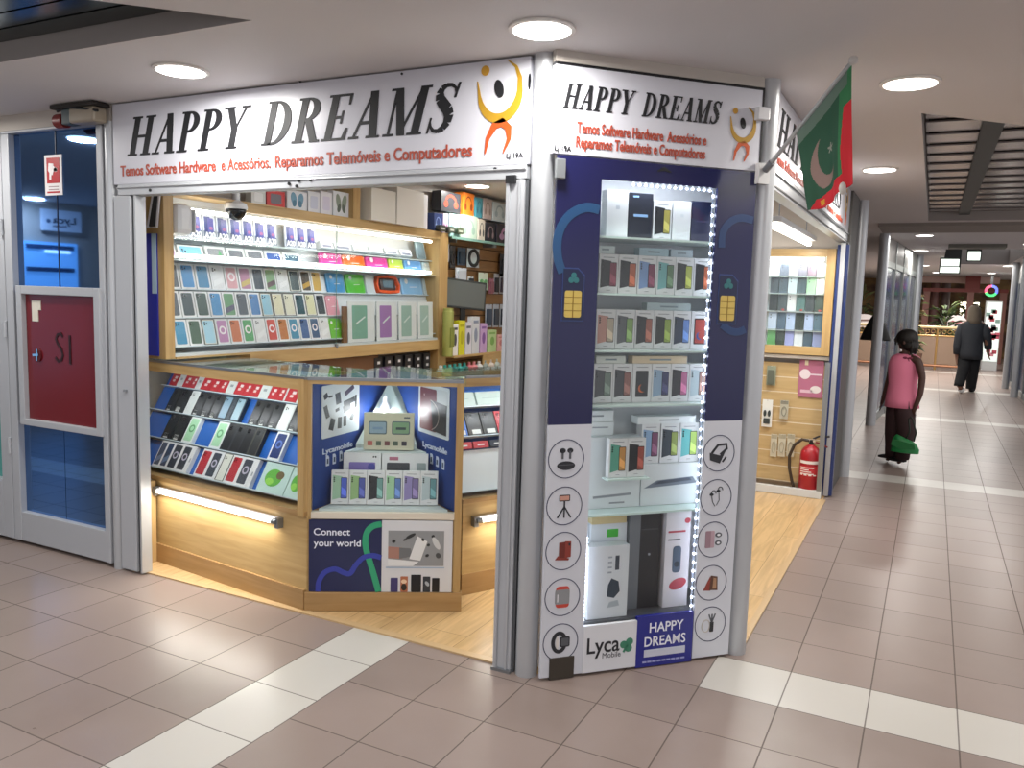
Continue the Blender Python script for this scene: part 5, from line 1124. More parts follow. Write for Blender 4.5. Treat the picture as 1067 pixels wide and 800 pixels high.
# boxes lying on the thin shelf
x = xs0
for i, (w, c, lb, e) in enumerate(((.08, '#b79ac0', 'pale box with lilac phone', None), (.19, '#86c2e0', 'dark-edged box lying sideways with light blue phone', '#202628'), (.15, '#8f8f96', 'white box lying sideways with grey and green phone', None), (.14, '#72757e', 'white box lying sideways with grey phone', None), (.15, '#74767e', 'white box lying sideways with dark grey phone', None), (.15, '#3e5fa4', 'white box lying sideways with blue phone', None), (.16, '#46677e', 'white box lying sideways with dark teal phone', None))):
    mb = MB().box(-w * .48, w * .48, -.022, 0, 0, .085, M('#e2e2e4', .4)); mb.rrect(-w * .38, w * .38, .012, .07, .008, -.0228, -.0215, M(c, .3))
    if i == 2: mb.prism([(w * .05, .014), (w * .34, .016), (w * .2, .066)], -.0232, -.0222, M('#5fa070', .3))
    if e: mb.stroke([(-w * .475, .003), (w * .475, .003), (w * .475, .082), (-w * .475, .082)], .007, -.0228, -.0215, M(e, .4), True); dots(mb, -w * .3, .05, .006, 2, -.0234); dots(mb, -w * .2, .04, .006, 1, -.0234)
    put(mb, 'phone_box', WF, x + w / 2, .10, 1.6365, f'{lb}, {ord_of(i, 7)}, wall cabinet thin shelf', 'phone box', 'phone boxes lying on the thin shelf', 20, bevel=.0012); x += w + .008
# stand-up cards on the top shelf
x = 3.20
for i in range(11):
    w = .094; y = .075
    if i == 8: x += .07
    mb = MB(); mb.box(-w * .48, w * .48, -.012, 0, 0, .14, M('#cdd2de', .35)); mb.rrect(-w * .36, w * .10, .045, .132, .006, -.0128, -.0115, M('#2c3a78', .3)); mb.rrect(-w * .12, w * .34, .042, .125, .006, -.0134, -.0115, M('#54549a', .3)); mb.ell(w * .12, .068, .014, .010, -.0138, -.0115, M('#a0608e', .3), 12)
    mb.box(-w * .44, w * .46, -.0126, -.0115, .006, .052, M('#5f6a80', .4)); text_mb('A20', M('#f4f5f8', .4), -w * .40, w * .42, .012, .034, -.0145, -.0115, .03, mb)
    put(mb, 'phone_card_box', WF, x, .10, 1.7535, f'upright violet phone card with white number, {ord_of(i, 11)}, wall cabinet top shelf', 'phone box', 'upright phone card boxes on the top shelf', 6, bevel=.001); x += w + .004
# right half: silicone cases
def case_pack(w, h, c, hole=True, c2=None):
    mb = MB(); mb.rrect(-w * .47, w * .47, .002, h, min(w, h) * .12, -.014, 0, M(c, .3)); mb.rrect(-w * .38, w * .38, h * .08, h * .92, min(w, h) * .1, -.0148, -.0135, M(c2 or c, .2, 0, 0, .7))
    if hole: mb.ell(-w * .22, h * .80, w * .07, w * .07, -.0156, -.0135, M('#e4e4e4', .3), 14); mb.stroke([(-w * .1, h * .45), (w * .22, h * .47)], h * .035, -.0156, -.0135, M('#e8e0e6', .4))
    return mb
def wcase(k, pl, pr, pt, pb, c, lb, tilt=13, hole=True, c2=None):
    y = TW[k][0] if k < 3 else .075
    a, z0 = Wp(pl, pb, y); b, _ = Wp(pr, pb, y); _, z1 = Wp((pl + pr) / 2, pt, y + .03); w = b - a; z0 = TW[k][1] if k < 3 else 1.6365
    put(case_pack(w, min(max(z1 - z0, .10), .138 if k < 3 else .103), c, hole, c2), 'phone_case', WF, (a + b) / 2, y - .001, z0 + .0008, lb + ' right half of the left wall cabinet', 'phone case', 'phone cases in the left wall cabinet', tilt)
wcase(3, 332.5, 356, 256, 281, '#d03a92', 'magenta case, topmost left,'); wcase(3, 356.5, 380, 260, 280, '#e2672e', 'orange case, topmost,'); wcase(3, 380.5, 404, 262, 285, '#cf4898', 'second magenta case, topmost middle,'); wcase(3, 404.5, 420, 266, 287, '#b4cc5a', 'lime green case, topmost,'); wcase(3, 420.5, 439, 269, 289, '#6a9cd0', 'light blue case, topmost right,'); wcase(3, 439.5, 452, 270, 290, '#b4cad4', 'pale clear case, topmost, far right,', c2='#c8d6da')
wcase(2, 340, 359, 282, 305, '#3e8cc2', 'bright blue case, second row left,'); wcase(2, 360, 380, 285, 305, '#52b83c', 'bright green case, second row,'); wcase(2, 381, 390, 286, 306, '#c9d2d6', 'pale clear case, second row,', hole=False); wcase(2, 417, 440, 290, 308, '#8cbce4', 'pale blue case, second row right,'); wcase(2, 440.5, 452, 290, 310, '#c2d2da', 'milky clear case, second row, far right,', hole=False)
# orange handheld ring case
a, z0 = Wp(391, 309, .10); b, _ = Wp(416, 309, .10); w = b - a
mb = MB(); h = .135; OR = M('#dd5628', .35); mb.stroke([(-w * .42, .02), (-w * .46, h * .5), (-w * .38, h * .92), (0, h * .98), (w * .36, h * .9), (w * .46, h * .5), (w * .40, .02), (0, .012)], .022, -.03, 0, OR, True); mb.rrect(-w * .3, w * .3, .03, h * .84, .01, -.022, -.002, M('#4a3a3a', .3)); mb.rrect(-w * .2, w * .2, h * .35, h * .75, .01, -.024, -.01, M('#5f7a8a', .25))
put(mb, 'handheld_console', WF, (a + b) / 2, TW[2][0] - .001, TW[2][1] + .0008, 'bright orange rounded toy console in the right half of the wall cabinet', 'console', None, 13)
wcase(1, 340, 353, 297, 325, '#e2a0ae', 'pale pink case, third row,'); wcase(0, 342, 357, 324, 352, '#6cc03c', 'lime case, bottom left,')
# large protector packs at the bottom right
for i, (pl, pr, c, lb) in enumerate(((362, 391, '#7fae9e', 'white pack with green-tinted screen protector'), (392, 414, '#a67fb6', 'white pack with violet screen protector'), (415, 434, '#9fbdb4', 'white pack with pale green screen protector'), (435, 451, '#a9c2ba', 'white pack with milky green screen protector'))):
    y = -.0; a, z0 = Wp(pl, 352, y); b, _ = Wp(pr, 352, y); w = b - a; h = .285
    mb = MB().box(-w * .48, w * .48, -.008, 0, 0, h, M('#dfe3e4', .3)); mb.rrect(-w * .34, w * .20, h * .08, h * .90, .008, -.0088, -.0075, M(c, .15)); mb.stroke([(-w * .2, h * .45), (w * .12, h * .62)], .012, -.0094, -.0075, M('#d4e2de', .2))
    put(mb, 'screen_protector_pack', WF, (a + b) / 2, .004, 1.1365, f'{lb}, {ord_of(i, 4)} of four in the wall cabinet', 'screen protector', 'screen protector packs in the left wall cabinet', 2, bevel=.001)
a, _ = Wp(357.5, 345, .0); b, _ = Wp(361.5, 345, .0)
put(MB().box(-(b - a) / 2, (b - a) / 2, -.02, 0, 0, .25, M('#7a5638', .4)), 'brown_box', WF, (a + b) / 2, .014, 1.1365, 'narrow brown box left of the screen protector packs in the wall cabinet', 'box', None, 1)
for i, (pl, pr) in enumerate(((337, 350), (351.5, 369), (371, 386), (387.5, 402), (404, 418), (420, 432))):
    a, _ = Wp(pl, 250, .06); b, _ = Wp(pr, 250, .06); w = (b - a) * 1.0
    mb = MB().box(-w * .48, w * .48, -.05, 0, 0, .05, M('#cfd4da', .35)); mb.rrect(-w * .36, w * .36, .006, .024, .004, -.0508, -.0495, M(('#4d5470', '#46506a', '#8a9a90', '#8f98a0', '#4a5268', '#3a4668')[i], .3))
    put(mb, 'flat_box', WF, (a + b) / 2, .12, 1.7535, f'small flat white box with dark stripe, {ord_of(i, 6)}, wall cabinet top shelf', 'box', 'small flat boxes on the top shelf', 25, bevel=.001)
mb = case_pack(.13, .15, '#8fa4ae', False, '#6f8894'); put(mb, 'tablet_case', WF, 5.52, .07, 1.7535, 'grey-blue reflective case at the far right of the wall cabinet top shelf', 'phone case', None, 15)

# stock on top of the cabinet
ZS = 1.986
def onshelf(pl, pr, pt, mk, name, label, cat, off=.03, z=ZS, group=None):
    a, _ = Wp(pl, pt + 20, off); b, _ = Wp(pr, pt + 20, off); h = max(.05, min(.38, Wp((pl + pr) / 2, pt, off)[1] - z)); w = b - a
    put(mk(w, h), name, WF, (a + b) / 2, off + .05, z + .0008, label, cat, group, bevel=.0015)
def plainb(c, d=.05, c2=None):
    def f(w, h):
        mb = MB().box(-w * .49, w * .49, -d, 0, 0, h, M(c, .4))
        if c2: mb.rrect(-w * .3, w * .3, h * .2, h * .8, .01, -d - .0008, -d + .0005, M(c2, .3))
        return mb
    return f
def wings(c, c3):
    def f(w, h):
        mb = MB().box(-w * .49, w * .49, -.05, 0, 0, h, M('#dfe3e8', .3))
        for s in (-1, 1): mb.ell(s * w * .17, h * .58, w * .14, h * .33, -.0512, -.0495, M(c, .3), 20, -s * .25); mb.ell(s * w * .14, h * .34, w * .10, h * .18, -.0516, -.0495, M(c3, .3), 16, s * .3)
        return mb
    return f
onshelf(262, 277, 198, plainb('#d6d9d6', .05, '#e9ebea'), 'blister_pack', 'clear white blister pack left of the red pack above the left wall cabinet', 'pack')
onshelf(278, 297, 199, plainb('#d03a3a', .05, '#6d6670'), 'blister_pack', 'red pack with grey device above the left wall cabinet', 'pack')
onshelf(299, 320, 199, wings('#6f9fba', '#4f7f9a'), 'blister_pack', 'white pack with blue wing-shaped pads, left, above the left wall cabinet', 'pack')
onshelf(321, 333.5, 200, plainb('#dde0e8', .05, '#c9cfe2'), 'blister_pack', 'pale bluish pack, first of two, above the left wall cabinet', 'pack')
onshelf(334, 346, 200, plainb('#e2e2ea', .05, '#d5d2e6'), 'blister_pack', 'pale lilac pack, second of two, above the left wall cabinet', 'pack')
onshelf(347, 364, 200, wings('#8d9a8c', '#5f6a60'), 'blister_pack', 'white pack with grey-green wing-shaped pads, right, above the left wall cabinet', 'pack')
a = Wp(367, 225, 0)[0]; b = Wp(374, 225, 0)[0]; mb = MB().box(a, b, -.01, DEP, ZS, 2.33, WOODV); mb.build('shelf_divider', t)
onshelf(376, 402, 198, plainb('#dcdad2', .14), 'white_carton', 'tall plain white carton, left of two, above the left wall cabinet', 'carton')
onshelf(403, 432, 198, plainb('#e4e2dc', .14), 'white_carton', 'tall plain white carton, right of two, above the left wall cabinet', 'carton')
onshelf(434, 440, 203, plainb('#e6e6e8', .10), 'white_carton', 'narrow white carton at the right end above the left wall cabinet', 'carton')
for i, (x_, c) in enumerate(((5.66, '#3a3c36'), (5.80, '#4a5048'), (5.94, '#55604a'))):
    put(MB().rrect(-.05, .05, 0, .05, .018, -.04, 0, M(c, .4)).box(-.03, .03, -.042, -.039, .015, .03, M('#b0b4a8', .3)), 'sunglasses_case', WF, x_, .0, ZS + .0005, f'small dark rounded case, {ord_of(i, 3)} of three beside the tall white cartons', 'case', 'small dark cases over the wall cabinet')
# round-cornered white unit and dome camera at the left end
t = thing('wall_unit', 'white rounded wall unit at the left end above the wall cabinet', 'wall unit', loc=(0, 0, 0))
MB().box(-3.74, -3.54, 3.06, 3.17, 1.76, 1.925, M('#e4e6e8', .3)).build('housing', t, bevel=.03)
MB().box(-3.60, -3.538, 3.172, 3.178, 1.78, 1.90, M('#c9cdd2', .3)).build('end_face', t)
P = ony(246, 218, 3.5)
t = thing('dome_camera', 'dark dome security camera on a white plate above the left wall cabinet', 'security camera', loc=(P.x, 3.5, P.z))
hz = ZC - P.z
MB().cyl(0, 0, .03, hz, .022, M('#d8dadc', .4), 16).cyl(0, 0, hz - .012, hz, .05, M('#d8dadc', .4), 24).build('drop_rod', t, smooth='auto')
mb = MB(); mb.lathe([(.062, 0), (.064, .012), (.058, .03), (.02, .05)], (0, 0, 0), M('#e2e4e6', .35), 28); mb.build('mount', t, smooth='auto')
mb = MB(); mb.lathe([(.012, -.062), (.03, -.056), (.046, -.04), (.055, -.018), (.057, 0)], (0, 0, 0), M('#1c1e22', .12), 28); mb.build('dome', t, smooth=True)
# inner left jamb, blue poster and white frame seen through the opening
struct(MB().box(-3.75, -3.70, 2.90, 2.98, .5, 2.0, WOODV).box(-3.72, -3.648, 2.872, 2.985, 0, .45, WOODV).build('trim_9'))
mb = MB().box(-3.695, -3.605, 2.980, 2.988, 1.125, 1.76, M('#22309c', .3)).box(-3.640, -3.605, 2.978, 2.980, 1.45, 1.76, M('#a9c4d4', .35)); tag(mb.build('blue_poster'), 'narrow deep blue poster strip on the left end of the wall cabinet', 'poster')
t = thing('tilted_sign', 'small tilted white-framed dark sign at the left end of the wall cabinet', 'sign', loc=(-3.665, 2.975, 1.79))
mb = MB(); mb.stroke([(0, 0), (.065, .0), (.09, .17), (.045, .17)], .012, 0, .01, WHITE, True); mb.build('frame', t); MB().prism([(.008, .006), (.058, .006), (.080, .164), (.048, .164)], .002, .006, M('#3a3d42', .4)).build('face', t)

# ================================================================ SLATTED WALL BEHIND THE CABINET
SF = Frame(-3.70, 0.0, 90.0)
def Sp(px, py, off=0.0): return SF.at(px, py, off)
t = thing('slat_wall', 'brown slatted display wall beyond the lit cabinet on the left', 'slat wall', SF)
mb = MB(); z = .2
while z < 1.93: mb.box(YE + .002, 7.42, .0, .045, z + .006, z + .098, SLAT); mb.box(YE + .002, 7.42, .02, .045, z - .004, z + .008, M('#4a3320', .6)); z += .10
mb.build('board', t)
t = thing('glass_shelf', 'glass shelf with headphone boxes high on the brown slatted wall', 'shelf', SF)
MB().box(YE + .01, 7.40, -.16, .04, 1.945, 1.957, GLASSG).box(YE + .01, 7.40, -.165, -.158, 1.94, 1.962, M('#7fa89c', .2)).build('pane', t)
[MB().box(x_, x_ + .012, -.14, -.002, 1.915, 1.944, ALUD).build('bracket', t) for x_ in (5.9, 6.6, 7.3)]
def hp(w, h, d, body, c, cup=None):
    mb = MB().box(-w / 2, w / 2, -d, 0, 0, h, M(body, .35)); y = -d - .0008
    mb.stroke(arc(0, h * .52, w * .26, h * .30, 180, 0, 10), w * .07, y, -d, M(c, .3))
    for s in (-1, 1): mb.ell(s * w * .26, h * .38, w * .11, h * .17, y - .0004, -d, M(cup or c, .3), 14)
    return mb
spx = lambda px, off=-.02: Sp(px, 245, off)[0]
for i, (pl, pr, h, body, c, lb) in enumerate(((441, 450, .17, '#27396a', '#8fa0c8', 'dark blue box'), (450.5, 456, .18, '#d6c2d8', '#8c3a78', 'pale box with purple stripe'), (457, 468, .19, '#a6d2cc', '#7fb6b0', 'mint green box'), (469, 487, .20, '#bfd4c2', '#9ab8a8', 'wide pale mint box'), (488, 495, .19, '#cfc8ba', '#23252a', 'white box with black headphones'), (496, 506, .17, '#2c2f36', '#8c7a80', 'dark headphone box'), (507, 530, .18, '#33333d', '#b48cae', 'wide dark headphone box with pink cups'))):
    a, b = spx(pl), spx(pr); w = (b - a) * .96
    put(hp(w, h, .12, body, c), 'headphone_box', SF, (a + b) / 2, .0, 1.958, f'{lb}, {ord_of(i, 7)}, glass shelf over the slatted wall', 'headphone box', 'boxes on the high glass shelf', bevel=.0015)
for i, (pl, pr, h, body, c, lb) in enumerate(((449, 470, .16, '#3a3a3e', '#c04a3a', 'dark box with red band'), (472, 484, .19, '#e07a2a', '#7a3a1c', 'bright orange headphone box'), (486, 493, .17, '#4f97a6', '#2f6a7a', 'teal box'), (494, 503, .18, '#c4b4b0', '#9a8880', 'greyish pink box'), (504, 518, .17, '#cfdde2', '#a4bcc6', 'pale blue clear box'), (519, 531, .16, '#dfe8ea', '#4fa6bc', 'white box with turquoise headphones'))):
    a, b = spx(pl, .0), spx(pr, .0); w = (b - a) * .96
    put(hp(w, h, .09, body, c), 'headphone_box', SF, (a + b) / 2, .0, 2.162, f'{lb}, {ord_of(i, 6)}, upper layer over the glass shelf', 'headphone box', 'boxes stacked over the high glass shelf', bevel=.0015)
# hanging packs
def hang(pl, pr, pt, pb, mk, name, label, cat, off=-.03, F=SF, fn=Sp, group='packs hanging on the brown slatted wall'):
    a, z0 = fn(pl, pb, off); b, _ = fn(pr, pb, off); z1 = fn((pl + pr) / 2, pt, off)[1]
    w, h = b - a, z1 - z0; mb = mk(w, h); mb.tube([(0, .03, h * .97), (0, -.012, h * .965), (0, -.016, h * .985)], .0025, CHROME, 6)
    put(mb, name, F, (a + b) / 2, off, z0, label, cat, group)
def pk(card, item, shape='case'):
    def f(w, h):
        mb = MB().box(-w * .48, w * .48, -.003, 0, 0, h, M(card, .35))
        if shape == 'case': mb.rrect(-w * .34, w * .34, h * .08, h * .8, w * .08, -.018, -.002, M(item, .3))
        elif shape == 'cable': mb.ring(0, h * .42, w * .26, h * .24, w * .08, -.012, -.002, M(item, .4)); mb.box(-w * .44, w * .44, -.004, 0, h * .8, h * .98, M(item, .4))
        elif shape == 'ring': mb.ring(0, h * .5, w * .36, h * .40, w * .12, -.015, -.002, M(item, .35))
        elif shape == 'buds': mb.ell(-w * .2, h * .5, w * .14, h * .12, -.012, -.002, M(item, .3), 12); mb.ell(w * .2, h * .5, w * .14, h * .12, -.012, -.002, M(item, .3), 12); mb.rrect(-w * .3, w * .3, h * .12, h * .32, w * .05, -.012, -.002, M(item, .3))
        return mb
    return f
hang(459, 467.5, 254, 272, pk('#e4e6ea', '#d8dadf'), 'accessory_pack', 'white blister pack highest on the left of the brown slatted wall', 'pack')
hang(468, 474, 256, 279, pk('#2e2f33', '#4a4648', 'cable'), 'accessory_pack', 'narrow dark cable pack right of the white blister on the slatted wall', 'pack')
hang(460, 466, 273, 285, pk('#26282c', '#3a3c42', 'buds'), 'accessory_pack', 'small black pack under the white blister on the slatted wall', 'pack')
hang(476, 485, 258, 276, pk('#46586a', '#2b3846'), 'accessory_pack', 'slate blue earphone box left of the black headset pack', 'pack')
hang(486, 499, 259, 278, pk('#c6cfd2', '#22242a', 'ring'), 'headset_pack', 'clear pack with black ring-shaped headset on the slatted wall', 'pack')
hang(520, 533, 265, 288, pk('#3a3c40', '#2b2d31'), 'accessory_pack', 'large dark pack at the far right of the slatted wall', 'pack')
hang(474, 486, 279, 293, pk('#dfe0e8', '#c8cad4'), 'accessory_pack', 'white speckled pack above the monitor', 'pack')
hang(487, 493, 288, 297, pk('#d6d8da', '#33363c'), 'accessory_pack', 'small white pack with dark window above the monitor', 'pack')
hang(498, 508, 284, 302, pk('#d8e4d4', '#6fae78', 'buds'), 'accessory_pack', 'pale pack with green item right of the monitor', 'pack')
hang(509, 514, 290, 306, pk('#a8707e', '#8a5664'), 'accessory_pack', 'narrow dusky pink pack right of the monitor', 'pack')
for i, (pl, pr, c) in enumerate(((514, 519, '#2c2a30'), (520, 525, '#38323e'), (526, 532, '#2a2c32'))): hang(pl, pr, 285, 306, pk('#a9abb2', c), 'accessory_pack', f'dark phone case pack, {ord_of(i, 3)} of three, right of the monitor', 'pack')
for i, (pl, pr, c) in enumerate(((505, 512, '#39485c'), (513, 519, '#3c4450'), (520, 526, '#2e323a'), (527, 533, '#3a3c44'))): hang(pl, pr, 317, 341, pk('#b4bcc6', c), 'accessory_pack', f'dark blister pack, {ord_of(i, 4)}, lower row right of the monitor', 'pack')
# lower shelves beyond the cabinet
t = thing('wall_shelf', 'oak shelf with small boxes under the monitor beyond the wall cabinet', 'shelf', SF)
MB().box(YE + .004, 7.30, -.22, -.002, .965, .985, WOOD).box(YE + .5, 7.0, -.215, -.2, .87, .965, WOOD).build('board', t, bevel=.002)
MB().box(YE + .004, 7.30, -.26, -.002, .79, .80, GLASSG).build('lower_pane', t)
ZM = .9855
P = Sp(489, 308, -.12)
t = thing('monitor', 'dark computer monitor tilted on the shelf beyond the wall cabinet', 'monitor', loc=SF.w(P[0], -.065, ZM), rz=SF.a - .25)
w = (Sp(506, 300, -.1)[0] - Sp(473, 300, -.1)[0]) * .95; h = .25; z0 = Sp(489, 322, -.12)[1] - ZM
mb = MB(); mb.T = Matrix.Translation((0, 0, z0)) @ Matrix.Rotation(math.radians(4), 4, 'Y'); mb.box(-w / 2, w / 2, -.012, .02, 0, h, M('#3c4040', .4)); mb.build('housing', t, bevel=.006)
mb = MB(); mb.T = Matrix.Translation((0, 0, z0)) @ Matrix.Rotation(math.radians(4), 4, 'Y'); mb.box(-w * .46, w * .46, -.0135, -.012, h * .07, h * .93, M('#666c6a', .35)); mb.build('screen', t)
MB().box(-.03, .03, .004, .02, .012, z0 + .06, M('#2c2e2e', .4)).box(-.10, .10, -.03, .03, 0, .012, M('#2c2e2e', .4)).build('stand', t)
for i, (pl, pr, pt, c, c2, nm, lb, cat) in enumerate(((463, 470, 321, '#a7ac5e', '#7f8a3e', 'tin', 'olive green tin at the left of the shelf under the monitor', 'tin'), (471, 477, 338, '#e8e8e4', '#4a4a52', 'accessory_box', 'small white box with dark print beside the yellow box', 'box'), (477.5, 484, 334, '#d8d62e', '#b8b41e', 'accessory_box', 'bright yellow box on the shelf under the monitor', 'box'), (484.5, 491, 336, '#d9d9e4', '#5f6470', 'accessory_box', 'white box right of the yellow box under the monitor', 'box'),
                                                 (491.5, 499, 330, '#d4dae0', '#8f9ab0', 'accessory_box', 'taller pale box in the middle of the shelf under the monitor', 'box'), (500, 507, 337, '#c9a8d6', '#8a5fa8', 'accessory_box', 'violet box right of the pale box under the monitor', 'box'), (508, 517, 344, '#b4cf94', '#7fae5c', 'accessory_box', 'green and white box at the right of the shelf under the monitor', 'box'), (518, 526, 349, '#dba8a4', '#c07a78', 'accessory_box', 'pink box at the right end of the shelf under the monitor', 'box'))):
    a = Sp(pl, 350, -.2)[0]; b = Sp(pr, 350, -.2)[0]; h = max(.05, Sp(pl, pt, -.19)[1] - ZM); w = (b - a) * .95
    if nm == 'tin': mb = MB(); mb.lathe([(w * .45, 0), (w * .46, h * .92), (w * .42, h * .95), (w * .42, h)], (0, -w * .46, 0), M(c, .35, .3), 20); mb.box(-w * .3, w * .3, -w * .93, -w * .85, h * .2, h * .6, M(c2, .4))
    else: mb = MB().box(-w / 2, w / 2, -.05, 0, 0, h, M(c, .4)); mb.ell(0, h * .5, w * .25, h * .2, -.0508, -.0495, M(c2, .4), 14); mb.box(-w * .35, w * .35, -.0508, -.0495, h * .82, h * .9, M(c2, .4))
    put(mb, nm, SF, (a + b) / 2, -.155, ZM + .0005, lb, cat)
for i, (px, c, lb) in enumerate(((462.5, '#d7e2e0', 'clear white'), (467, '#3fa79c', 'teal'), (472, '#49b0a6', 'teal'), (477, '#3e9f98', 'teal'), (482, '#56b8b0', 'light teal'), (487, '#2f8f88', 'dark teal'), (492, '#c8737a', 'pink'), (497, '#d88a8e', 'light pink'), (502, '#cfd0cc', 'white'), (508, '#8f9a94', 'grey'), (514, '#d2c8c0', 'cream'), (520, '#a9b4ae', 'pale grey'), (526, '#c4b0a8', 'beige'))):
    a = Sp(px, 378, -.24)[0]; mb = MB(); mb.lathe([(.036, 0), (.038, .07), (.03, .085), (.014, .092), (.014, .115), (.002, .118)], (0, -.04, 0), M(c, .3), 14); mb.box(-.02, .02, -.080, -.072, .02, .055, M('#e4e8e6', .4))
    put(mb, 'small_bottle', SF, a, -.17, .8005, f'{lb} small container, {ord_of(i, 13)}, glass shelf below the oak shelf', 'container', 'small containers on the low glass shelf')
# dotted rack and drawer front under the cabinet
KF = WF
t = thing('accessory_rack', 'black rack of small white-dotted packs under the right part of the wall cabinet', 'rack', KF)
a = Wp(388, 372, .02)[0]; b = Wp(449, 372, .02)[0]
MB().box(a, b, .03, .05, .72, 1.02, BLACK).build('back_plate', t)
n = 6; w = (b - a) / n
for i in range(n):
    mb = MB(); mb.box(a + w * i + .02, a + w * (i + 1) - .02, .015, .029, .74, 1.01, M('#26262a', .4))
    for k in range(5): mb.box(a + w * (i + .42), a + w * (i + .66), .0135, .0155, .755 + .052 * k, .775 + .052 * k, M('#d6d6d8', .4))
    mb.build('pack_column', t)
struct(MB().box(-3.75, -3.60, 3.58, 4.9, .0, 1.03, M('#6d4a2c', .5)).build('trim_10'))
# ================================================================ RIGHT END OF THE SHOP (back unit)
BF = Frame(0, 6.745, 0.0)
def Bp(px, py, off=0.0): return BF.at(px, py, off)
t = thing('wall_cabinet', 'oak-framed lit cabinet of phone cases right of the corner display case', 'wall cabinet', BF)
XL, XE = -1.93, -.690
MB().box(XL, XE, -.01, .03, 1.10, 1.165, WOOD).build('rail', t, bevel=.002); MB().box(XL, XE, -.01, .03, 1.86, 1.92, WOOD).build('rail', t, bevel=.002)
MB().box(XE - .065, XE, -.012, .12, 1.10, 1.92, WOODV).build('upright', t, bevel=.002); MB().box(XL, XL + .05, -.012, .12, 1.10, 1.92, WOODV).build('upright', t, bevel=.002)
MB().box(XL, XE, .10, .12, 1.10, 1.92, M('#cfd6da', .4)).build('back_panel', t)
MB().box(XL + .05, XE - .065, .0, .005, 1.165, 1.86, GLASS).build('front_glass', t)
ZR = []
for py in (361, 344, 324.5, 306, 288): ZR.append(Bp(830, py, .06)[1])
mb = MB(); [mb.box(XL + .05, XE - .066, .03, .099, z - .006, z, M('#cfdcdc', .15)) for z in ZR]; mb.build('shelf', t)
tb = MB(); tb.tube([(XL + .06, .03, 1.84), (XE - .09, .03, 1.84)], .012, TUBE, 10); tb.build('tube', t, smooth='auto')
l = area('cabinet_lamp', (-1.3, 6.76, 1.82), 1.0, 3.5, (.95, .98, 1), size_y=.03)
rows = ((('#6aa86c', 'green'), ('#3e4a44', 'dark green'), ('#9ca4d8', 'lavender'), ('#d6dfe8', 'white'), ('#4c6070', 'slate'), ('#8f9ac4', 'grey-lavender')),
        (('#c4d4ea', 'pale blue'), ('#5a6e80', 'slate'), ('#b4c6e4', 'pale blue'), ('#39423f', 'dark'), ('#aebfe0', 'light blue'), ('#5d7686', 'grey-blue')),
        (('#454c50', 'dark grey'), ('#5a666c', 'grey'), ('#dfe4e8', 'white'), ('#5f8080', 'teal'), ('#474f54', 'dark grey'), ('#50605c', 'dark green-grey')),
        (('#59636c', 'grey'), ('#5f6d78', 'grey-blue'), ('#cfe2ea', 'pale clear'), ('#56666e', 'slate'), ('#a9d4b0', 'mint'), ('#dfe6e4', 'white')),
        (('#d4dae2', 'white'), ('#5c626c', 'grey'), ('#c8ccd4', 'pale grey'), ('#74727c', 'mauve grey'), ('#7c6a76', 'mauve'), ('#d2dce2', 'pale')))
names = ('bottom row', 'second row up', 'third row up', 'fourth row up', 'top row')
x0 = Bp(799, 350, .05)[0]; x1 = XE - .07
for k, rw in enumerate(rows):
    n = len(rw); w = (x1 - x0) / n; h = .135 if k < 4 else .10
    for i, (c, cn) in enumerate(rw):
        mb = case_pack(w * 1.0, h, c, False)
        if k >= 1: mb.ell(-w * .2, h * .84, w * .07, w * .07, -.0154, -.0135, M('#16181c', .3), 10); mb.ell(-w * .2, h * .68, w * .07, w * .07, -.0154, -.0135, M('#16181c', .3), 10)
        if k == 2 and i in (1, 3, 5): mb.ell(w * .1, h * .08, w * .16, h * .06, -.016, -.0135, M('#b84a40', .4), 10)
        put(mb, 'phone_case', BF, x0 + w * (i + .5), .06, ZR[k] + .0005, f'{cn} phone case, {ord_of(i, n)}, {names[k]} of the back cabinet', 'phone case', 'phone cases in the back cabinet', 5)
t = thing('slat_wall', 'pale slatted display wall under the oak-framed back cabinet', 'slat wall', BF)
mb = MB(); z = .07
while z < 1.0: mb.box(XL, XE - .0, .06, .10, z + .004, z + .116, SLATL); mb.box(XL, XE, .061, .10, z - .0045, z + .0045, M('#ddd2ba', .5)); z += .12
mb.build('board', t); mb = MB(); mb.box(XL, XE, .02, .055, 1.065, 1.092, M('#dcd8d0', .4)); mb.build('light_ledge', t)
t = thing('glass_partition', 'low aluminium rail with clear glass in front of the pale slatted wall', 'partition', loc=(0, 0, 0))
MB().box(-1.93, -.665, 6.60, 6.64, 0.005, .065, M('#d2d4d4', .35)).build('bottom_rail', t, bevel=.003)
MB().box(-.70, -.665, 6.60, 6.64, .065, 1.06, ALUD).build('end_profile', t)
def hb(pl, pr, pt, pb, mk, name, label, cat): hang(pl, pr, pt, pb, mk, name, label, cat, off=.035, F=BF, fn=Bp, group=None)
hb(798, 808, 381, 401, pk('#8f9682', '#5f665a'), 'accessory_pack', 'small grey-green device pack highest on the left of the pale slatted wall', 'pack')
hb(793, 804, 416, 444, pk('#e4e6e2', '#3c4444', 'buds'), 'accessory_pack', 'white boxed accessory at the left edge of the pale slatted wall', 'pack')
hb(812, 821, 417, 436, pk('#b9b6a4', '#8a897c', 'cable'), 'accessory_pack', 'small grey cable pack in the middle of the pale slatted wall', 'pack')
for i, (pl, pr) in enumerate(((802, 809), (810, 818), (819, 827))): hb(pl, pr, 452, 475, pk('#c9c3ae', '#aaa48e', 'cable'), 'accessory_pack', f'clear cable pack, {ord_of(i, 3)} of three low on the pale slatted wall', 'pack')
a, z0 = Bp(831, 413, .05); b, z1 = Bp(859, 376, .05); w, h = b - a, z1 - z0
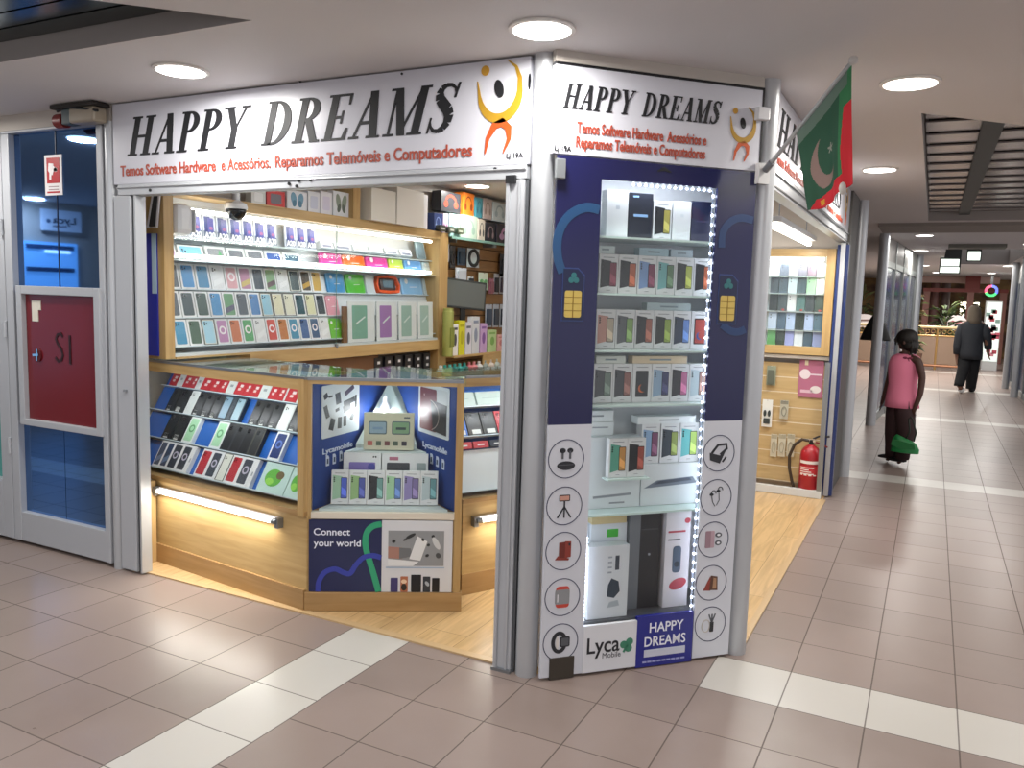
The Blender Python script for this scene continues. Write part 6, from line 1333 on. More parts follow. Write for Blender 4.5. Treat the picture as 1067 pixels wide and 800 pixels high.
mb = MB().box(0, w, -.003, 0, 0, h, M('#b06a84', .4)); mb.ell(w * .25, h * .62, w * .22, w * .22, -.0045, -.002, M('#e2d6da', .4), 24); mb.box(w * .45, w * .95, -.0045, -.002, h * .6, h * .64, M('#e2d0d8', .4)); mb.ell(w * .72, h * .22, w * .22, w * .16, -.0045, -.002, M('#ddd6d4', .4), 20); mb.box(w * .1, w * .6, -.0045, -.002, h * .12, h * .2, M('#d9b8c6', .4)); mb.box(w * .22, w * .36, -.0045, -.002, h * .86, h * .99, M('#e0d8b8', .4))
o = put(mb, 'pink_poster', BF, a, .05, z0, 'pink poster with white circles above the fire extinguisher', 'poster')
# fire extinguisher
P = ony(842, 512, 6.69)
t = thing('fire_extinguisher', 'red fire extinguisher with black hose standing against the pale slatted wall', 'fire extinguisher', loc=(P.x, 6.69, .006))
r = .078; RDX = M('#a31f28', .3); k = (ony(842, 455, 6.69).z) / .47
mb = MB(); mb.lathe([(r * .9, 0), (r, .02), (r, .32 * k), (r * .93, .35 * k), (r * .7, .38 * k), (r * .35, .40 * k), (.02, .405 * k)], (0, 0, 0), RDX, 32); mb.build('cylinder', t, smooth='auto')
mb = MB(); mb.lathe([(r * .97, -.003), (r * 1.02, .0), (r * 1.02, .025), (r * .98, .028)], (0, 0, 0), M('#3a2a2a', .5), 32); mb.build('foot_ring', t, smooth='auto')
mb = MB()
def band(z0, z1, mat, a0=-150, a1=-30, rr=1.012):
    n = 14; vs = []
    for i in range(n + 1):
        a = math.radians(a0 + (a1 - a0) * i / n); vs += [(r * rr * math.cos(a), r * rr * math.sin(a), z0), (r * rr * math.cos(a), r * rr * math.sin(a), z1)]
    mb.add(vs, [(2 * i, 2 * i + 2, 2 * i + 3, 2 * i + 1) for i in range(n)], mat)
WL_ = M('#e6dcd6', .5); band(.262 * k, .285 * k, WL_); band(.165 * k, .245 * k, M('#c2343a', .4))
for q in range(4): band(.178 * k + .016 * q, .186 * k + .016 * q, WL_, -140, -60 - 14 * (q % 3), 1.02)
for q in range(4): band(.168 * k, .178 * k, WL_, -140 + 26 * q, -124 + 26 * q, 1.022)
mb.build('label', t)
mb = MB(); mb.cyl(0, 0, .40 * k, .445 * k, .018, M('#1d1d1f', .4), 14); mb.box(-.02, .03, -.014, .014, .425 * k, .452 * k, CHROME); mb.build('valve', t)
mb = MB(); mb.tube([(.01, 0, .45 * k), (.05, 0, .475 * k), (.13, 0, .482 * k)], .008, M('#26262a', .4), 8); mb.tube([(.01, 0, .43 * k), (.06, 0, .42 * k), (.12, 0, .395 * k)], .007, M('#8a2a2a', .4), 8); mb.build('lever', t)
mb = MB(); mb.tube([(-.015, -.01, .435 * k), (-.07, -.01, .44 * k), (-.125, -.012, .39 * k), (-.155, -.015, .30 * k), (-.15, -.015, .20 * k), (-.125, -.015, .10 * k), (-.105, -.01, .03)], .012, M('#3a2e24', .5), 10); mb.tube([(-.105, -.01, .035), (-.10, -.01, .0)], .016, M('#2a2420', .5), 10); mb.build('hose', t, smooth='auto')
# ceiling tube box over the right opening
t = thing('hanging_tube_light', 'long lit tube fixture hanging above the right opening of the shop', 'tube light', loc=(-.88, 5.85, 1.95))
MB().box(-.05, .05, -.80, .80, .022, .055, M('#d4d6d8', .4)).build('housing', t, bevel=.004)
MB().tube([(0, -.78, 0), (0, .78, 0)], .018, TUBE, 12).build('tube', t)
for y_ in (-.6, .6): MB().tube([(0, y_, .05), (0, y_, ZC - 1.955)], .004, ALUD, 8).build('hanger', t)
l = area('lamp', (-.88, 5.85, 1.925), .05, 10, (1, .98, .94), size_y=1.5)
# side front header and third sign
t = thing('shop_sign', 'white side sign of the shop seen edge-on behind the flag', 'sign', Frame(XR, 3.53, 90))
L_ = 3.42
MB().box(0, L_, 0, .05, 2.06, 2.376, SIGNW).build('board', t, bevel=.002)
serif_text('HAPPY', INK, .10, 1.25, 2.155, .165, -.003, .001).build('headline_lettering', t); serif_text('DREAMS', INK, 1.38, 2.75, 2.155, .165, -.003, .001).build('headline_lettering', t)
for s_, xa_, xb_ in (('Temos', .12, .30), ('Software', .33, .63), ('Hardware', .66, .98), ('e', 1.03, 1.07), ('Acessórios.', 1.10, 1.48), ('Reparamos', 1.54, 1.92), ('Telemóveis', 1.95, 2.32), ('e', 2.36, 2.40), ('Computadores', 2.44, 2.9)): text_mb(s_, RUST, xa_, xb_, 2.085, .045, -.003, .001, .015).build('service_lettering', t)
mb = MB(); figure_logo(mb, 3.12, 2.09, .27, -.003, .001); mb.build('figure_emblem', t)
t = thing('shutter_header', 'aluminium shutter header below the side sign of the shop', 'shutter header', Frame(XR, 3.53, 90))
mb = MB(); mb.box(0, L_, .0, .06, 1.975, 2.055, ALU); mb.box(0, L_, -.008, 0, 2.04, 2.052, ALUD); mb.box(0, L_, -.004, 0, 1.985, 1.992, BLACK); mb.build('profile', t)
t = thing('shutter_guide', 'pale shutter guide rail at the far end of the side front beside a blue strip', 'shutter guide', loc=(0, 0, 0))
MB().box(-.675, -.62, 6.85, 6.93, .01, 1.972, ALUW).build('rail', t, bevel=.003)
MB().box(-.655, -.615, 6.80, 6.85, .01, 1.972, BLACK).build('brush_slot', t); MB().box(-.685, -.60, 6.74, 6.80, .01, 1.95, M('#26386e', .3)).build('blue_strip', t); MB().box(-.66, -.625, 6.715, 6.74, .01, 1.96, ALU).build('lip', t)
post(-.605, 7.66, .055, ZC, 'grey round post at the far end of the side front, left of the girl')
struct(MB().box(-.75, -.62, 6.97, 7.55, 0, ZC, M('#55524e', .5)).build('wall_end'))

# ================================================================ FLAG
pb = CF.w(C(797, 178, -.03)[0], -.03, C(797, 178, -.03)[1])
TIP = ony(889, 63, 3.08)
t = thing('flag', 'green and red flag on a slanted grey pole beside the display case', 'flag', loc=pb)
TT = TIP - pb
MB().tube([(0, 0, 0), TT], .0085, M('#b6b8ba', .35, .4), 12).ball(TT, (.016, .016, .016), M('#c4c2bf', .4), 12, 8).build('pole', t, smooth='auto')
d_ = TT.normalized()
mb = MB(); mb.tube([d_ * .004, d_ * .05], .014, ALUD, 12); a = CF.u; mb.T = CF.M.to_3x3().to_4x4(); mb.box(-.025, .025, .002, .028, -.05, .03, M('#d0d0d0', .4)); mb.T = None; mb.build('bracket', t)
def at_len(f): return TT * f
A = at_len(.985); B = at_len(.39)      # tip side and lower side of the sleeve
Wd = (A - B).length
# outline heights measured down from the pole: left edge long, right edge shorter
PL = ony(833, 222, (pb + B).y).z; PR = ony(886, 192, (pb + A).y).z
hl = (pb + B).z - PL; hr = (pb + A).z - PR
NU, NV_ = 130, 150
nrm = TT.cross(Vector((0, 0, 1))).normalized()
FM = {k: M(c, .8) for k, c in dict(sleeve='#5f7468', green='#23503a', green2='#2f7448', red='#c8202c', cres='#8d746c', star='#8c8c82', yel='#d8b42a').items()}  # sleeve tone is paler, with the light behind the cloth put in
vs = []; fs = []; mi = []
for j in range(NV_ + 1):
    for i in range(NU + 1):
        u, v = i / NU, j / NV_
        base = B + (A - B) * u; drop = hl + (hr - hl) * u + .02 * math.sin(u * PI)
        ripple = .010 * math.sin(u * 9.0 + v * 1.4) * min(1, v * 1.6) + .006 * math.sin(u * 17 + 1) * v
        pull = Vector((A.x - B.x, A.y - B.y, 0)) * v * (.42 - .30 * u)
        vs.append(base + Vector((0, 0, -drop * v)) + nrm * ripple + pull)
def fcol(u, v):
    drop = hl + (hr - hl) * u; y = v * drop
    if y < .055 and u < .93: return 'sleeve'
    red = (u > .86 + .02 * math.sin(v * 7) and v > .30) or (v > .905 - .05 * u + max(0, .18 - u) * .9)
    if red:
        if .24 < u < .36 and .92 < v < .975 and ((int(u * 110) + int(v * 120)) % 3): return 'yel'
        return 'red'
    X = (u - .44) / .27; Y = (v - .58) / .25
    if X * X + Y * Y < 1 and (X - .42) ** 2 + (Y + .30) ** 2 > .80 and (X - Y) < .9: return 'cres'
    sx, sy = (u - .57) / .075, (v - .50) / .055; rr = math.hypot(sx, sy); th = math.atan2(sy, sx)
    if rr < .35 + .55 * abs(math.cos(2.5 * th + .4)) ** 3: return 'star'
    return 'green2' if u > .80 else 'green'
m = MB(); by = {}
for j in range(NV_):
    for i in range(NU):
        by.setdefault(fcol((i + .5) / NU, (j + .5) / NV_), []).append((j * (NU + 1) + i, j * (NU + 1) + i + 1, (j + 1) * (NU + 1) + i + 1, (j + 1) * (NU + 1) + i))
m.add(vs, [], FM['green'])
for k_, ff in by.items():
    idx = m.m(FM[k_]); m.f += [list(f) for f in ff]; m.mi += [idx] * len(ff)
cl = m.build('cloth', t, smooth=True); md = cl.modifiers.new('thickness', 'SOLIDIFY'); md.thickness = .0015
TAS = m = MB().ball(B * 0 + A + Vector((0, 0, -hr - .012)), (.014, .014, .022), M('#cfcac4', .6), 10, 8); m.build('white_knot', t, smooth=True)

# ================================================================ PEOPLE
def skin_body(name, parent, verts, edges, radii, mat, sub=2):
    me = bpy.data.meshes.new(name); me.from_pydata([tuple(v) for v in verts], edges, []); me.materials.append(mat)
    o = bpy.data.objects.new(name, me); COL.objects.link(o); o.parent = parent
    md = o.modifiers.new('skin', 'SKIN'); md.use_smooth_shade = True; md.branch_smoothing = .4
    if not me.skin_vertices: me.attributes
    L = me.skin_vertices[0].data
    for i, r in enumerate(radii): L[i].radius = (r, r) if not isinstance(r, tuple) else r
    L[0].use_root = True
    s = o.modifiers.new('smooth', 'SUBSURF'); s.levels = sub; s.render_levels = sub
    return o
class Sk:
    def __init__(s): s.v = []; s.e = []; s.r = []
    def p(s, co, r, prev=None):
        s.v.append(Vector(co)); s.r.append(r); i = len(s.v) - 1
        if prev is not None: s.e.append((prev, i))
        return i
    def chain(s, prev, pts):
        for co, r in pts: prev = s.p(co, r, prev)
        return prev
def hand(sk, prev, wrist, dirv, side, L, curl=.25, mat=None):
    """palm, four fingers and a thumb that leaves the side of the palm; side points to the thumb"""
    dirv = Vector(dirv).normalized(); side = Vector(side); side = (side - dirv * side.dot(dirv)).normalized(); inn = dirv.cross(side)
    palm = sk.p(Vector(wrist) + dirv * L * .28, (.024 * L / .15, .014 * L / .15), prev)
    for k, (s_, ln) in enumerate(((.30, .42), (.10, .48), (-.10, .45), (-.30, .34))):
        b0 = Vector(wrist) + dirv * L * .52 + side * L * s_ * .8; r = .0085 * L / .15
        sk.chain(palm, [(b0, r * 1.1), (b0 + dirv * L * ln * .55 + inn * L * curl * .15, r), (b0 + dirv * L * ln * .95 + inn * L * curl * .5, r * .8)])
    b0 = Vector(wrist) + dirv * L * .24 + side * L * .26
    sk.chain(palm, [(b0, .0095 * L / .15), (b0 + dirv * L * .22 + side * L * .16 + inn * L * .1, .0085 * L / .15), (b0 + dirv * L * .40 + side * L * .16 + inn * L * .18, .007 * L / .15)])
# --- girl: standing at Y = 8.53, looking left and slightly away
GY = 8.53
def G(px, py, dy=0.0): P = ony(px, py, GY + dy); return P - GB
GB = ony(936, 482, GY); GB.z = 0.0
SKN = M('#4a2e25', .55); HAIR = M('#17120f', .6); PINK = M('#e57f9b', .75); TROU = M('#301a1c', .8); SHOE = M('#141216', .5)
t = thing('person', 'child in pink sleeveless top and dark trousers standing in the corridor', 'person', loc=GB)
sk = Sk()
pel = sk.p(G(937, 422), (.085, .075))
wai = sk.p(G(938, 405), (.080, .068), pel); chest = sk.p(G(943, 385), (.095, .075), wai); nb = sk.p(G(944, 371), (.060, .055), chest); nk = sk.p(G(943, 364), .036, nb)
hd1 = sk.p(G(942, 356), (.062, .070), nk); hd2 = sk.p(G(943, 349), (.075, .078), hd1)
# far (left) arm reaching down in front
a = sk.chain(nb, [(G(930, 376, .05), .036), (G(927, 392, .08), .030), (G(923, 407, .10), .026), (G(919, 419, .11), .019)]); hand(sk, a, G(919, 419, .11), G(917, 430, .11) - G(919, 419, .11), (0, -1, 0), .085)
a = sk.chain(nb, [(G(957, 376, -.06), .040), (G(961, 393, -.08), .034), (G(959, 410, -.10), .028), (G(953, 426, -.10), .020)]); hand(sk, a, G(953, 426, -.10), G(948, 437, -.09) - G(953, 426, -.10), (-1, 0, 0), .085, .6)
for (k1, f1, f2) in (((931, 450, .05), (929, 474, .07), (917, 479, .10)), ((944, 450, -.05), (940, 476, -.05), (929, 482, -.04))):
    sk.chain(pel, [(G((937 + k1[0]) / 2, 428, k1[2]), .072), (G(*k1), .050), (G(*f1), .032), (G((f1[0] * 1.4 + f2[0] * .6) / 2, f2[1] - .5, f2[2] * .8), .020), (G((f1[0] + f2[0]) / 2, f2[1], f2[2]), .014)])
skin_body('body', t, sk.v, sk.e, sk.r, SKN)
# face on the left side of the head
mb = MB(); fc = G(936.0, 355, .01)
mb.ball(fc + Vector((-.012, 0, -.004)), (.014, .012, .012), SKN, 10, 8); mb.build('nose', t, smooth=True)
mb = MB(); mb.ball(fc + Vector((.004, -.028, .014)), (.006, .008, .006), M('#e8e2dc'), 8, 6); mb.ball(fc + Vector((.001, -.030, .014)), (.004, .006, .004), BLACK, 8, 6); mb.ball(fc + Vector((.004, .030, .014)), (.006, .008, .006), M('#e8e2dc'), 8, 6); mb.build('eye', t)
mb = MB(); mb.ball(fc + Vector((.004, 0, -.030)), (.010, .018, .006), M('#6e3a34', .5), 10, 6); mb.build('mouth', t, smooth=True)
mb = MB(); mb.ball(G(942, 357, -.09), (.012, .008, .018), SKN, 10, 8); mb.build('ear', t, smooth=True)
# hair: cap of braids falling on the neck
mb = MB(); c0 = G(945.5, 352)
mb.ball(c0, (.096, .102, .088), HAIR, 22, 14); mb.ball(c0 + Vector((.022, .005, -.055)), (.082, .096, .075), HAIR, 18, 12)
for k in range(11):
    a_ = -1.3 + 2.6 * k / 10; st = c0 + Vector((.055 * math.cos(a_) + .02, .078 * math.sin(a_), -.02)); mb.tube([st, st + Vector((.012, 0, -.06)), st + Vector((.004, 0, -.125 + .02 * (k % 3)))], [.017, .015, .009], HAIR, 8)
mb.tube([c0 + Vector((-.075, -.02, .02)), c0 + Vector((-.10, -.03, -.02)), c0 + Vector((-.092, -.03, -.07))], [.014, .012, .006], HAIR, 8)
mb.build('hair', t, smooth=True)
MB().ball(G(938.5, 365, -.07), (.012, .008, .012), M('#e6e4e4', .3), 10, 8).build('earring', t, smooth=True)
# top
def ringpx(cx_, py, hw_px, dep, dy=0.0, rot=.35):
    w_ = hw_px / 114.0; c = G(cx_, py, dy); return (c, Vector((math.cos(rot), math.sin(rot), 0)) * w_, Vector((-math.sin(rot), math.cos(rot), 0)) * dep)
mb = MB(); mb.loft([ringpx(939.5, 424, 17.5, .135), ringpx(940, 415, 16.5, .125), ringpx(940.5, 400, 14.2, .092), ringpx(941.5, 388, 15.5, .098), ringpx(943, 378, 16.5, .095), ringpx(944, 371.5, 14, .078), ringpx(944, 368.5, 8.5, .058)], PINK, 24); mb.build('top', t, smooth=True)
mb = MB(); bq = G(946, 373, -.075)
for s in (-1, 1): mb.ball(bq + Vector((s * .022, -.01, .002)), (.02, .008, .011), M('#7c2a44', .6), 10, 8); mb.tube([bq, bq + Vector((s * .012, -.006, -.03))], .005, M('#7c2a44', .6), 6)
mb.build('bow', t, smooth=True)
# trousers
mb = MB()
def leg(pts):
    mb.loft([(G(x, y, dy), Vector((r, 0, 0)), Vector((0, r * 1.05, 0))) for x, y, dy, r in pts], TROU, 18)
leg(((934, 417, .03, .085), (933, 432, .04, .088), (931, 450, .06, .078), (930, 464, .07, .066), (929, 476, .07, .060))); leg(((942, 417, -.03, .088), (943, 432, -.04, .090), (944, 450, -.05, .080), (942, 466, -.05, .066), (940, 478, -.05, .060)))
mb.build('trousers', t, smooth=True)
mb = MB()
for (x0_, y0_, dy) in ((928, 477.5, .08), (939, 481, -.045)):
    c = G(x0_, y0_, dy); mb.loft([(c + Vector((.045, .0, .022)), Vector((0, .02, 0)), Vector((0, 0, .018))), (c + Vector((.02, 0, .028)), Vector((0, .036, 0)), Vector((0, 0, .032))), (c + Vector((-.03, .01, .020)), Vector((0, .038, 0)), Vector((0, 0, .024))), (c + Vector((-.085, .025, .012)), Vector((0, .034, 0)), Vector((0, 0, .016))), (c + Vector((-.115, .032, .008)), Vector((0, .016, 0)), Vector((0, 0, .008)))], SHOE, 14)
mb.build('shoes', t, smooth=True)
# bag in her hand
bgP = G(943, 465, -.19) + GB
t = thing('hand_bag', 'small bright green bag hanging from the hand of the child in pink', 'bag', loc=bgP, rz=-.15)
mb = MB(); GRN = M('#12763a', .45)
mb.loft([((0, 0, -.06), (.105, 0, 0), (0, .030, 0)), ((0, 0, -.055), (.120, 0, 0), (0, .045, 0)), ((.005, 0, 0), (.118, 0, -.02), (0, .048, 0)), ((.0, 0, .055), (.098, 0, -.03), (0, .030, 0)), ((0, 0, .075), (.08, 0, -.03), (0, .012, 0))], GRN, 20); mb.build('pouch', t, smooth='auto')
mb = MB(); mb.prism([(-.10, .065), (.088, .035), (.095, -.01), (-.02, -.025), (-.112, .01)], -.055, -.047, M('#0f6630', .4)); mb.build('flap', t)
mb = MB(); hx = G(950, 433, -.10) + GB - bgP; mb.tube([(.07, 0, .055), (.085, 0, .14), (hx.x + .012, hx.y * 0, hx.z - .02), (hx.x - .006, 0, hx.z), (hx.x - .02, 0, hx.z - .02), (.03, 0, .14), (.0, 0, .07)], .007, M('#1e2a20', .5), 8); mb.build('strap', t, smooth=True)
# --- woman walking away far down the corridor
WY = 16.84
WB = ony(1008, 408, WY); WB.z = 0
def Q(px, py, dy=0.0): return ony(px, py, WY + dy) - WB
COAT = M('#34373d', .8); PANT = M('#141518', .85); SCARF = M('#75695a', .8); SK2 = M('#8a6350', .55)
t = thing('person', 'person in dark jacket and grey headscarf walking away down the corridor', 'person', loc=WB)
sk = Sk(); pel = sk.p(Q(1011, 363), (.16, .13)); wai = sk.p(Q(1012, 353), (.15, .115), pel); ch = sk.p(Q(1013, 342), (.17, .12), wai); nb = sk.p(Q(1014, 335), (.10, .09), ch); nk = sk.p(Q(1014, 332), .055, nb); h1 = sk.p(Q(1015, 327), .08, nk); h2 = sk.p(Q(1015.5, 322.5), .095, h1)
a = sk.chain(nb, [(Q(1003, 339), .07), (Q(998.5, 351), .055), (Q(996.5, 364, -.05), .045), (Q(997, 371, -.05), .030)]); hand(sk, a, Q(997, 371, -.05), (0, 0, -1), (0, 1, 0), .17)
a = sk.chain(nb, [(Q(1024, 339), .07), (Q(1028, 350, -.05), .055), (Q(1029, 360, .05), .045), (Q(1029.5, 366, .08), .030)]); hand(sk, a, Q(1029.5, 366, .08), (.2, .2, -1), (0, 1, 0), .17)
sk.chain(pel, [(Q(1006, 372, -.02), .10), (Q(1003, 386, -.1), .07), (Q(999, 400, -.30), .05), (Q(1001, 404, -.36), .04), (Q(1001, 407, -.30), .035)])
sk.chain(pel, [(Q(1014, 372, .02), .10), (Q(1013, 388, .05), .07), (Q(1012, 405, .05), .05), (Q(1012, 408.5, .10), .042), (Q(1013, 409, .24), .035)])
skin_body('body', t, sk.v, sk.e, sk.r, SK2)
def rq(x, y, hw, dep, dy=0.0): return (Q(x, y, dy), Vector((hw / 58., 0, 0)), Vector((0, dep, 0)))
mb = MB(); mb.loft([rq(1011, 374, 11, .19), rq(1011, 368, 11.5, .20), rq(1012, 356, 10.5, .16), rq(1013, 345, 12, .17), rq(1014, 338, 11.5, .15), rq(1014.5, 333.5, 5.5, .10)], COAT, 24)
for pts in (((1004, 338, 0, .085), (1000, 348, 0, .08), (997.5, 360, -.05, .068), (997, 369, -.05, .058)), ((1024, 338, 0, .085), (1028, 349, -.05, .08), (1029.5, 358, .05, .068), (1029.5, 364, .08, .058))):
    mb.loft([(Q(x, y, dy), Vector((r, 0, 0)), Vector((0, r, 0))) for x, y, dy, r in pts], COAT, 14)
mb.build('jacket', t, smooth=True)
mb = MB(); mb.loft([rq(1015, 337, 7.2, .15), rq(1015, 332, 6.4, .13), rq(1015.3, 326, 6.3, .13), rq(1015.5, 321, 5.4, .115), rq(1015.5, 318.3, 2.8, .06)], SCARF, 20); mb.build('headscarf', t, smooth=True)
mb = MB()
for pts in (((1007, 370, 0, .13), (1004, 384, -.08, .10), (1000, 398, -.28, .085), (999, 402, -.33, .08)), ((1014, 370, 0, .13), (1013.5, 386, .04, .10), (1012, 400, .05, .085), (1011.5, 405, .05, .08))):
    mb.loft([(Q(x, y, dy), Vector((r, 0, 0)), Vector((0, r, 0))) for x, y, dy, r in pts], PANT, 14)
mb.build('trousers', t, smooth=True)
mb = MB()
c = Q(1002, 406, -.34); mb.loft([(c + Vector((0, -.03, -.02)), Vector((.04, 0, 0)), Vector((0, .02, .03))), (c + Vector((0, .0, .0)), Vector((.055, 0, 0)), Vector((0, .03, .04))), (c + Vector((0, .14, -.02)), Vector((.055, 0, 0)), Vector((0, .02, .03)))], M('#d9d8d6', .6), 14)
c = Q(1012.5, 408.5, .06); c.z = .035; mb.loft([(c + Vector((0, -.06, .0)), Vector((.045, 0, 0)), Vector((0, 0, .03))), (c + Vector((0, .02, .01)), Vector((.055, 0, 0)), Vector((0, 0, .042))), (c + Vector((0, .18, -.01)), Vector((.05, 0, 0)), Vector((0, 0, .022)))], M('#1a1a1c', .6), 14)
mb.build('shoes', t, smooth=True)
bp = Q(1029.5, 366, .02) + WB
# ================================================================ CORRIDOR BEYOND
GRY = M('#8d9190', .35, .5)
# next shop front on the left, set slightly askew
NF = Frame(-.60, 11.55, 86.2)
def mall_front(F, L, label, n):
    t = thing('glazed_shop', label, 'shop front', F)
    mb = MB(); 
    for k in range(n + 1): mb.box(L * k / n - .035, L * k / n + .035, -.03, .03, 0, ZC - .002, GRY)
    mb.box(0, L, -.025, .025, 0, .10, GRY); mb.box(0, L, -.025, .025, 2.0, 2.08, GRY); mb.build('frame', t)
    mb = MB()
    for k in range(n): mb.box(L * k / n + .036, L * (k + 1) / n - .036, -.005, .005, .10, 2.0, M((.02, .035, .10), .18, .1))
    mb.build('glass_pane', t)
    MB().box(0, L, -.02, .02, 2.08, ZC - .002, M('#8f8b88', .5)).build('fascia', t); return t
mall_front(NF, 4.15, 'dark blue glazed shop front with grey posts behind the child in pink', 4)
post(-.60, 11.17, .06, ZC, 'grey round post at the corner of the blue glazed shop front')
post(-.28, 15.85, .07, ZC, 'pale round post at the far end of the blue glazed shop front')
RFm = Frame(1.46, 20.5, -90)
mall_front(RFm, 5.2, 'grey glazed shop front at the far right of the corridor', 6)
post(1.32, 18.1, .06, ZC, 'grey round post at the far right of the corridor, farther of two'); post(1.34, 16.4, .06, ZC, 'grey round post at the right frame edge of the corridor')
# black bag hanging on the corner post
P = ony(911, 342, 11.05); t = thing('black_bag', 'black triangular cloth bag hanging at the grey post left of the child', 'bag', loc=(P.x, 11.36, P.z))
mb = MB(); mb.loft([((0, 0, -.16), (.17, 0, 0), (0, .06, 0)), ((0, 0, -.15), (.18, 0, 0), (0, .07, 0)), ((0, 0, -.02), (.135, 0, 0), (0, .06, 0)), ((0, 0, .12), (.07, 0, 0), (0, .04, 0)), ((0, 0, .20), (.02, 0, 0), (0, .02, 0))], M('#131315', .8), 18); mb.build('pouch', t, smooth='auto')
MB().tube([(0, 0, .19), (0, .0, .30), (.0, -.10, .34)], .01, M('#131315', .7), 8).build('strap', t)
# railing of the far hall
RY = 22.2
def railing(x0, x1, y, label):
    t = thing('railing', label, 'railing', loc=(0, 0, 0)); w = x1 - x0; n = max(2, int(w / .9)); BR = M('#b08a54', .35, .5); CPR = M('#9a6a4c', .4, .4)
    MB().tube([(x0, y, 1.02), (x1, y, 1.02)], .035, M('#c9b287', .35, .3), 10).build('top_rail', t)
    MB().tube([(x0, y, .82), (x1, y, .82)], .02, BR, 8).tube([(x0, y, .10), (x1, y, .10)], .03, CPR, 8).build('lower_rail', t)
    for k in range(n + 1): MB().tube([(x0 + w * k / n, y, 0), (x0 + w * k / n, y, 1.02)], .025, BR, 8).build('baluster', t)
    gp = MB(); gp.box(x0, x1, y - .005, y + .005, .14, .80, M('#8d7766', .15)); gp.build('panel', t)
    mb = MB(); n2 = int(w / .12)
    for k in range(n2): mb.tube(arc3(x0 + .06 + .12 * k, y, .92, .045), .008, BR, 6)
    mb.build('scroll_work', t)
def arc3(x, y, z, r): return [(x + r * math.cos(a), y, z + r * math.sin(a)) for a in [PI * 2 * i / 10 for i in range(11)]]
railing(-4.6, -1.0, RY, 'brass railing seen through the gap left of the blue shop front'); railing(-.75, 1.0, RY, 'brass railing with glass panels beyond the walking person')
# far hall: gate beam, columns, plants, signs, kiosk
HY = 28.0
def hx(px, py, Y=HY): return ony(px, py, Y)
a = hx(962, 302, 26); b = hx(1033, 301, 26)
t = thing('red_gate', 'red-brown beam on posts across the far hall', 'gate', loc=(0, 0, 0)); RB = M('#7a2c22', .5)
MB().box(a.x, b.x + .4, 25.95, 26.05, a.z - .04, a.z + .06, RB).build('beam', t)
for x_ in (a.x + .1, (a.x + b.x) / 2 + .35, b.x + .3): MB().box(x_ - .08, x_ + .08, 25.95, 26.05, 0, a.z - .04, M('#8a5a4e', .5)).build('upright', t)
MB().box((a.x + b.x) / 2 + .2, (a.x + b.x) / 2 + .55, 25.9, 26.1, a.z + .06, min(a.z + .50, ZC - .01), RB).build('middle_block', t)
MB().box(a.x - .5, b.x + .2, 26.3, 26.6, a.z + .22, min(a.z + .66, ZC - .01), M('#d9b8ac', .6)).build('pale_band', t)
c = hx(1033, 303, 24); t = thing('round_sign', 'round ring sign in red, green and blue over the white kiosk', 'sign', loc=(c.x, 24, c.z))
mb = MB(); r_ = .12
for a0, a1, cc in ((-30, 90, '#4a5ad0'), (90, 200, '#c83a5a'), (200, 330, '#2fae5c')): mb.stroke(arc(0, 0, r_, r_, a0, a1, 12),   .06, -.02, .02, M(cc, .4, 0, .25))
mb.build('ring', t); MB().box(-.03, .03, .02, .04, r_ + .05, 2.6 - c.z + .3 if c.z < 2.3 else r_ + .5, BLACK).build('hanger', t)
a = hx(1022, 384, 23.2); b = hx(1045, 314, 23.2)
t = thing('kiosk', 'tall white lit kiosk panel with coloured notices at the far right end', 'kiosk', loc=((a.x + b.x) / 2, 23.2, 0)); w = b.x - a.x; h = b.z
MB().box(-w / 2, w / 2, 0, .5, .0, h, M('#c9cccc', .4)).build('cabinet', t)
MB().box(-w * .46, w * .46, -.012, 0, .22, h - .03, M('#e2efe9', .4, 0, .55)).build('lit_face', t)
mb = MB()
for k in range(26):
    x_, z_ = random.uniform(-.38, .38) * w, random.uniform(.3, h - .15); mb.box(x_ - .05, x_ + .05, -.016, -.011, z_ - .045, z_ + .045, M(random.choice(['#c85a6e', '#b84a5a', '#8aa8a0', '#5a6a6c', '#d88a98']), .4))
mb.build('notices', t)
a = hx(987, 333, 27.5); b = hx(1001, 310, 27.5)
a = hx(1004, 332, 27.4); b = hx(1016, 315, 27.4); t = thing('glowing_sign', 'bright white glowing panel behind the headscarf of the walking person', 'light panel', loc=((a.x + b.x) / 2, 27.4, a.z))
MB().box(-.24, .24, 0, .08, 0, b.z - a.z, M('#fff6d8', .5, 0, 3.0)).build('lit_face', t); MB().box(-.27, .27, .08, .12, -.04, b.z - a.z + .04, BLACK).build('back_frame', t); MB().box(-.03, .03, .08, .12, -a.z, -.04, BLACK).build('leg', t)
c = hx(995, 336, 24.5); t = thing('oval_sign', 'white oval sign with red lettering on the far railing', 'sign', loc=(c.x, 24.5, c.z))
mb = MB(); mb.ell(0, 0, .28, .20, -.015, .015, M('#e2d6d2', .4, 0, .3), 28); mb.build('plate', t); MB().stroke([(-.16, -.02), (-.05, .03), (.05, -.01), (.16, .04)], .05, -.018, -.013, M('#b0636a', .4)).build('lettering', t); MB().box(-.02, .02, .0, .03, -c.z, -.19, BLACK).build('leg', t)
c = hx(900, 334, 24.5); t = thing('oval_sign', 'white oval sign seen through the gap left of the grey post', 'sign', loc=(c.x, 24.5, c.z))
mb = MB(); mb.ell(0, 0, .34, .18, -.015, .015, M('#e2d6d2', .4, 0, .3), 28); mb.build('plate', t); MB().stroke([(-.2, -.0), (.2, .02)], .05, -.018, -.013, M('#9a7a72', .4)).build('lettering', t); MB().box(-.02, .02, .0, .03, -c.z, -.17, BLACK).build('leg', t)
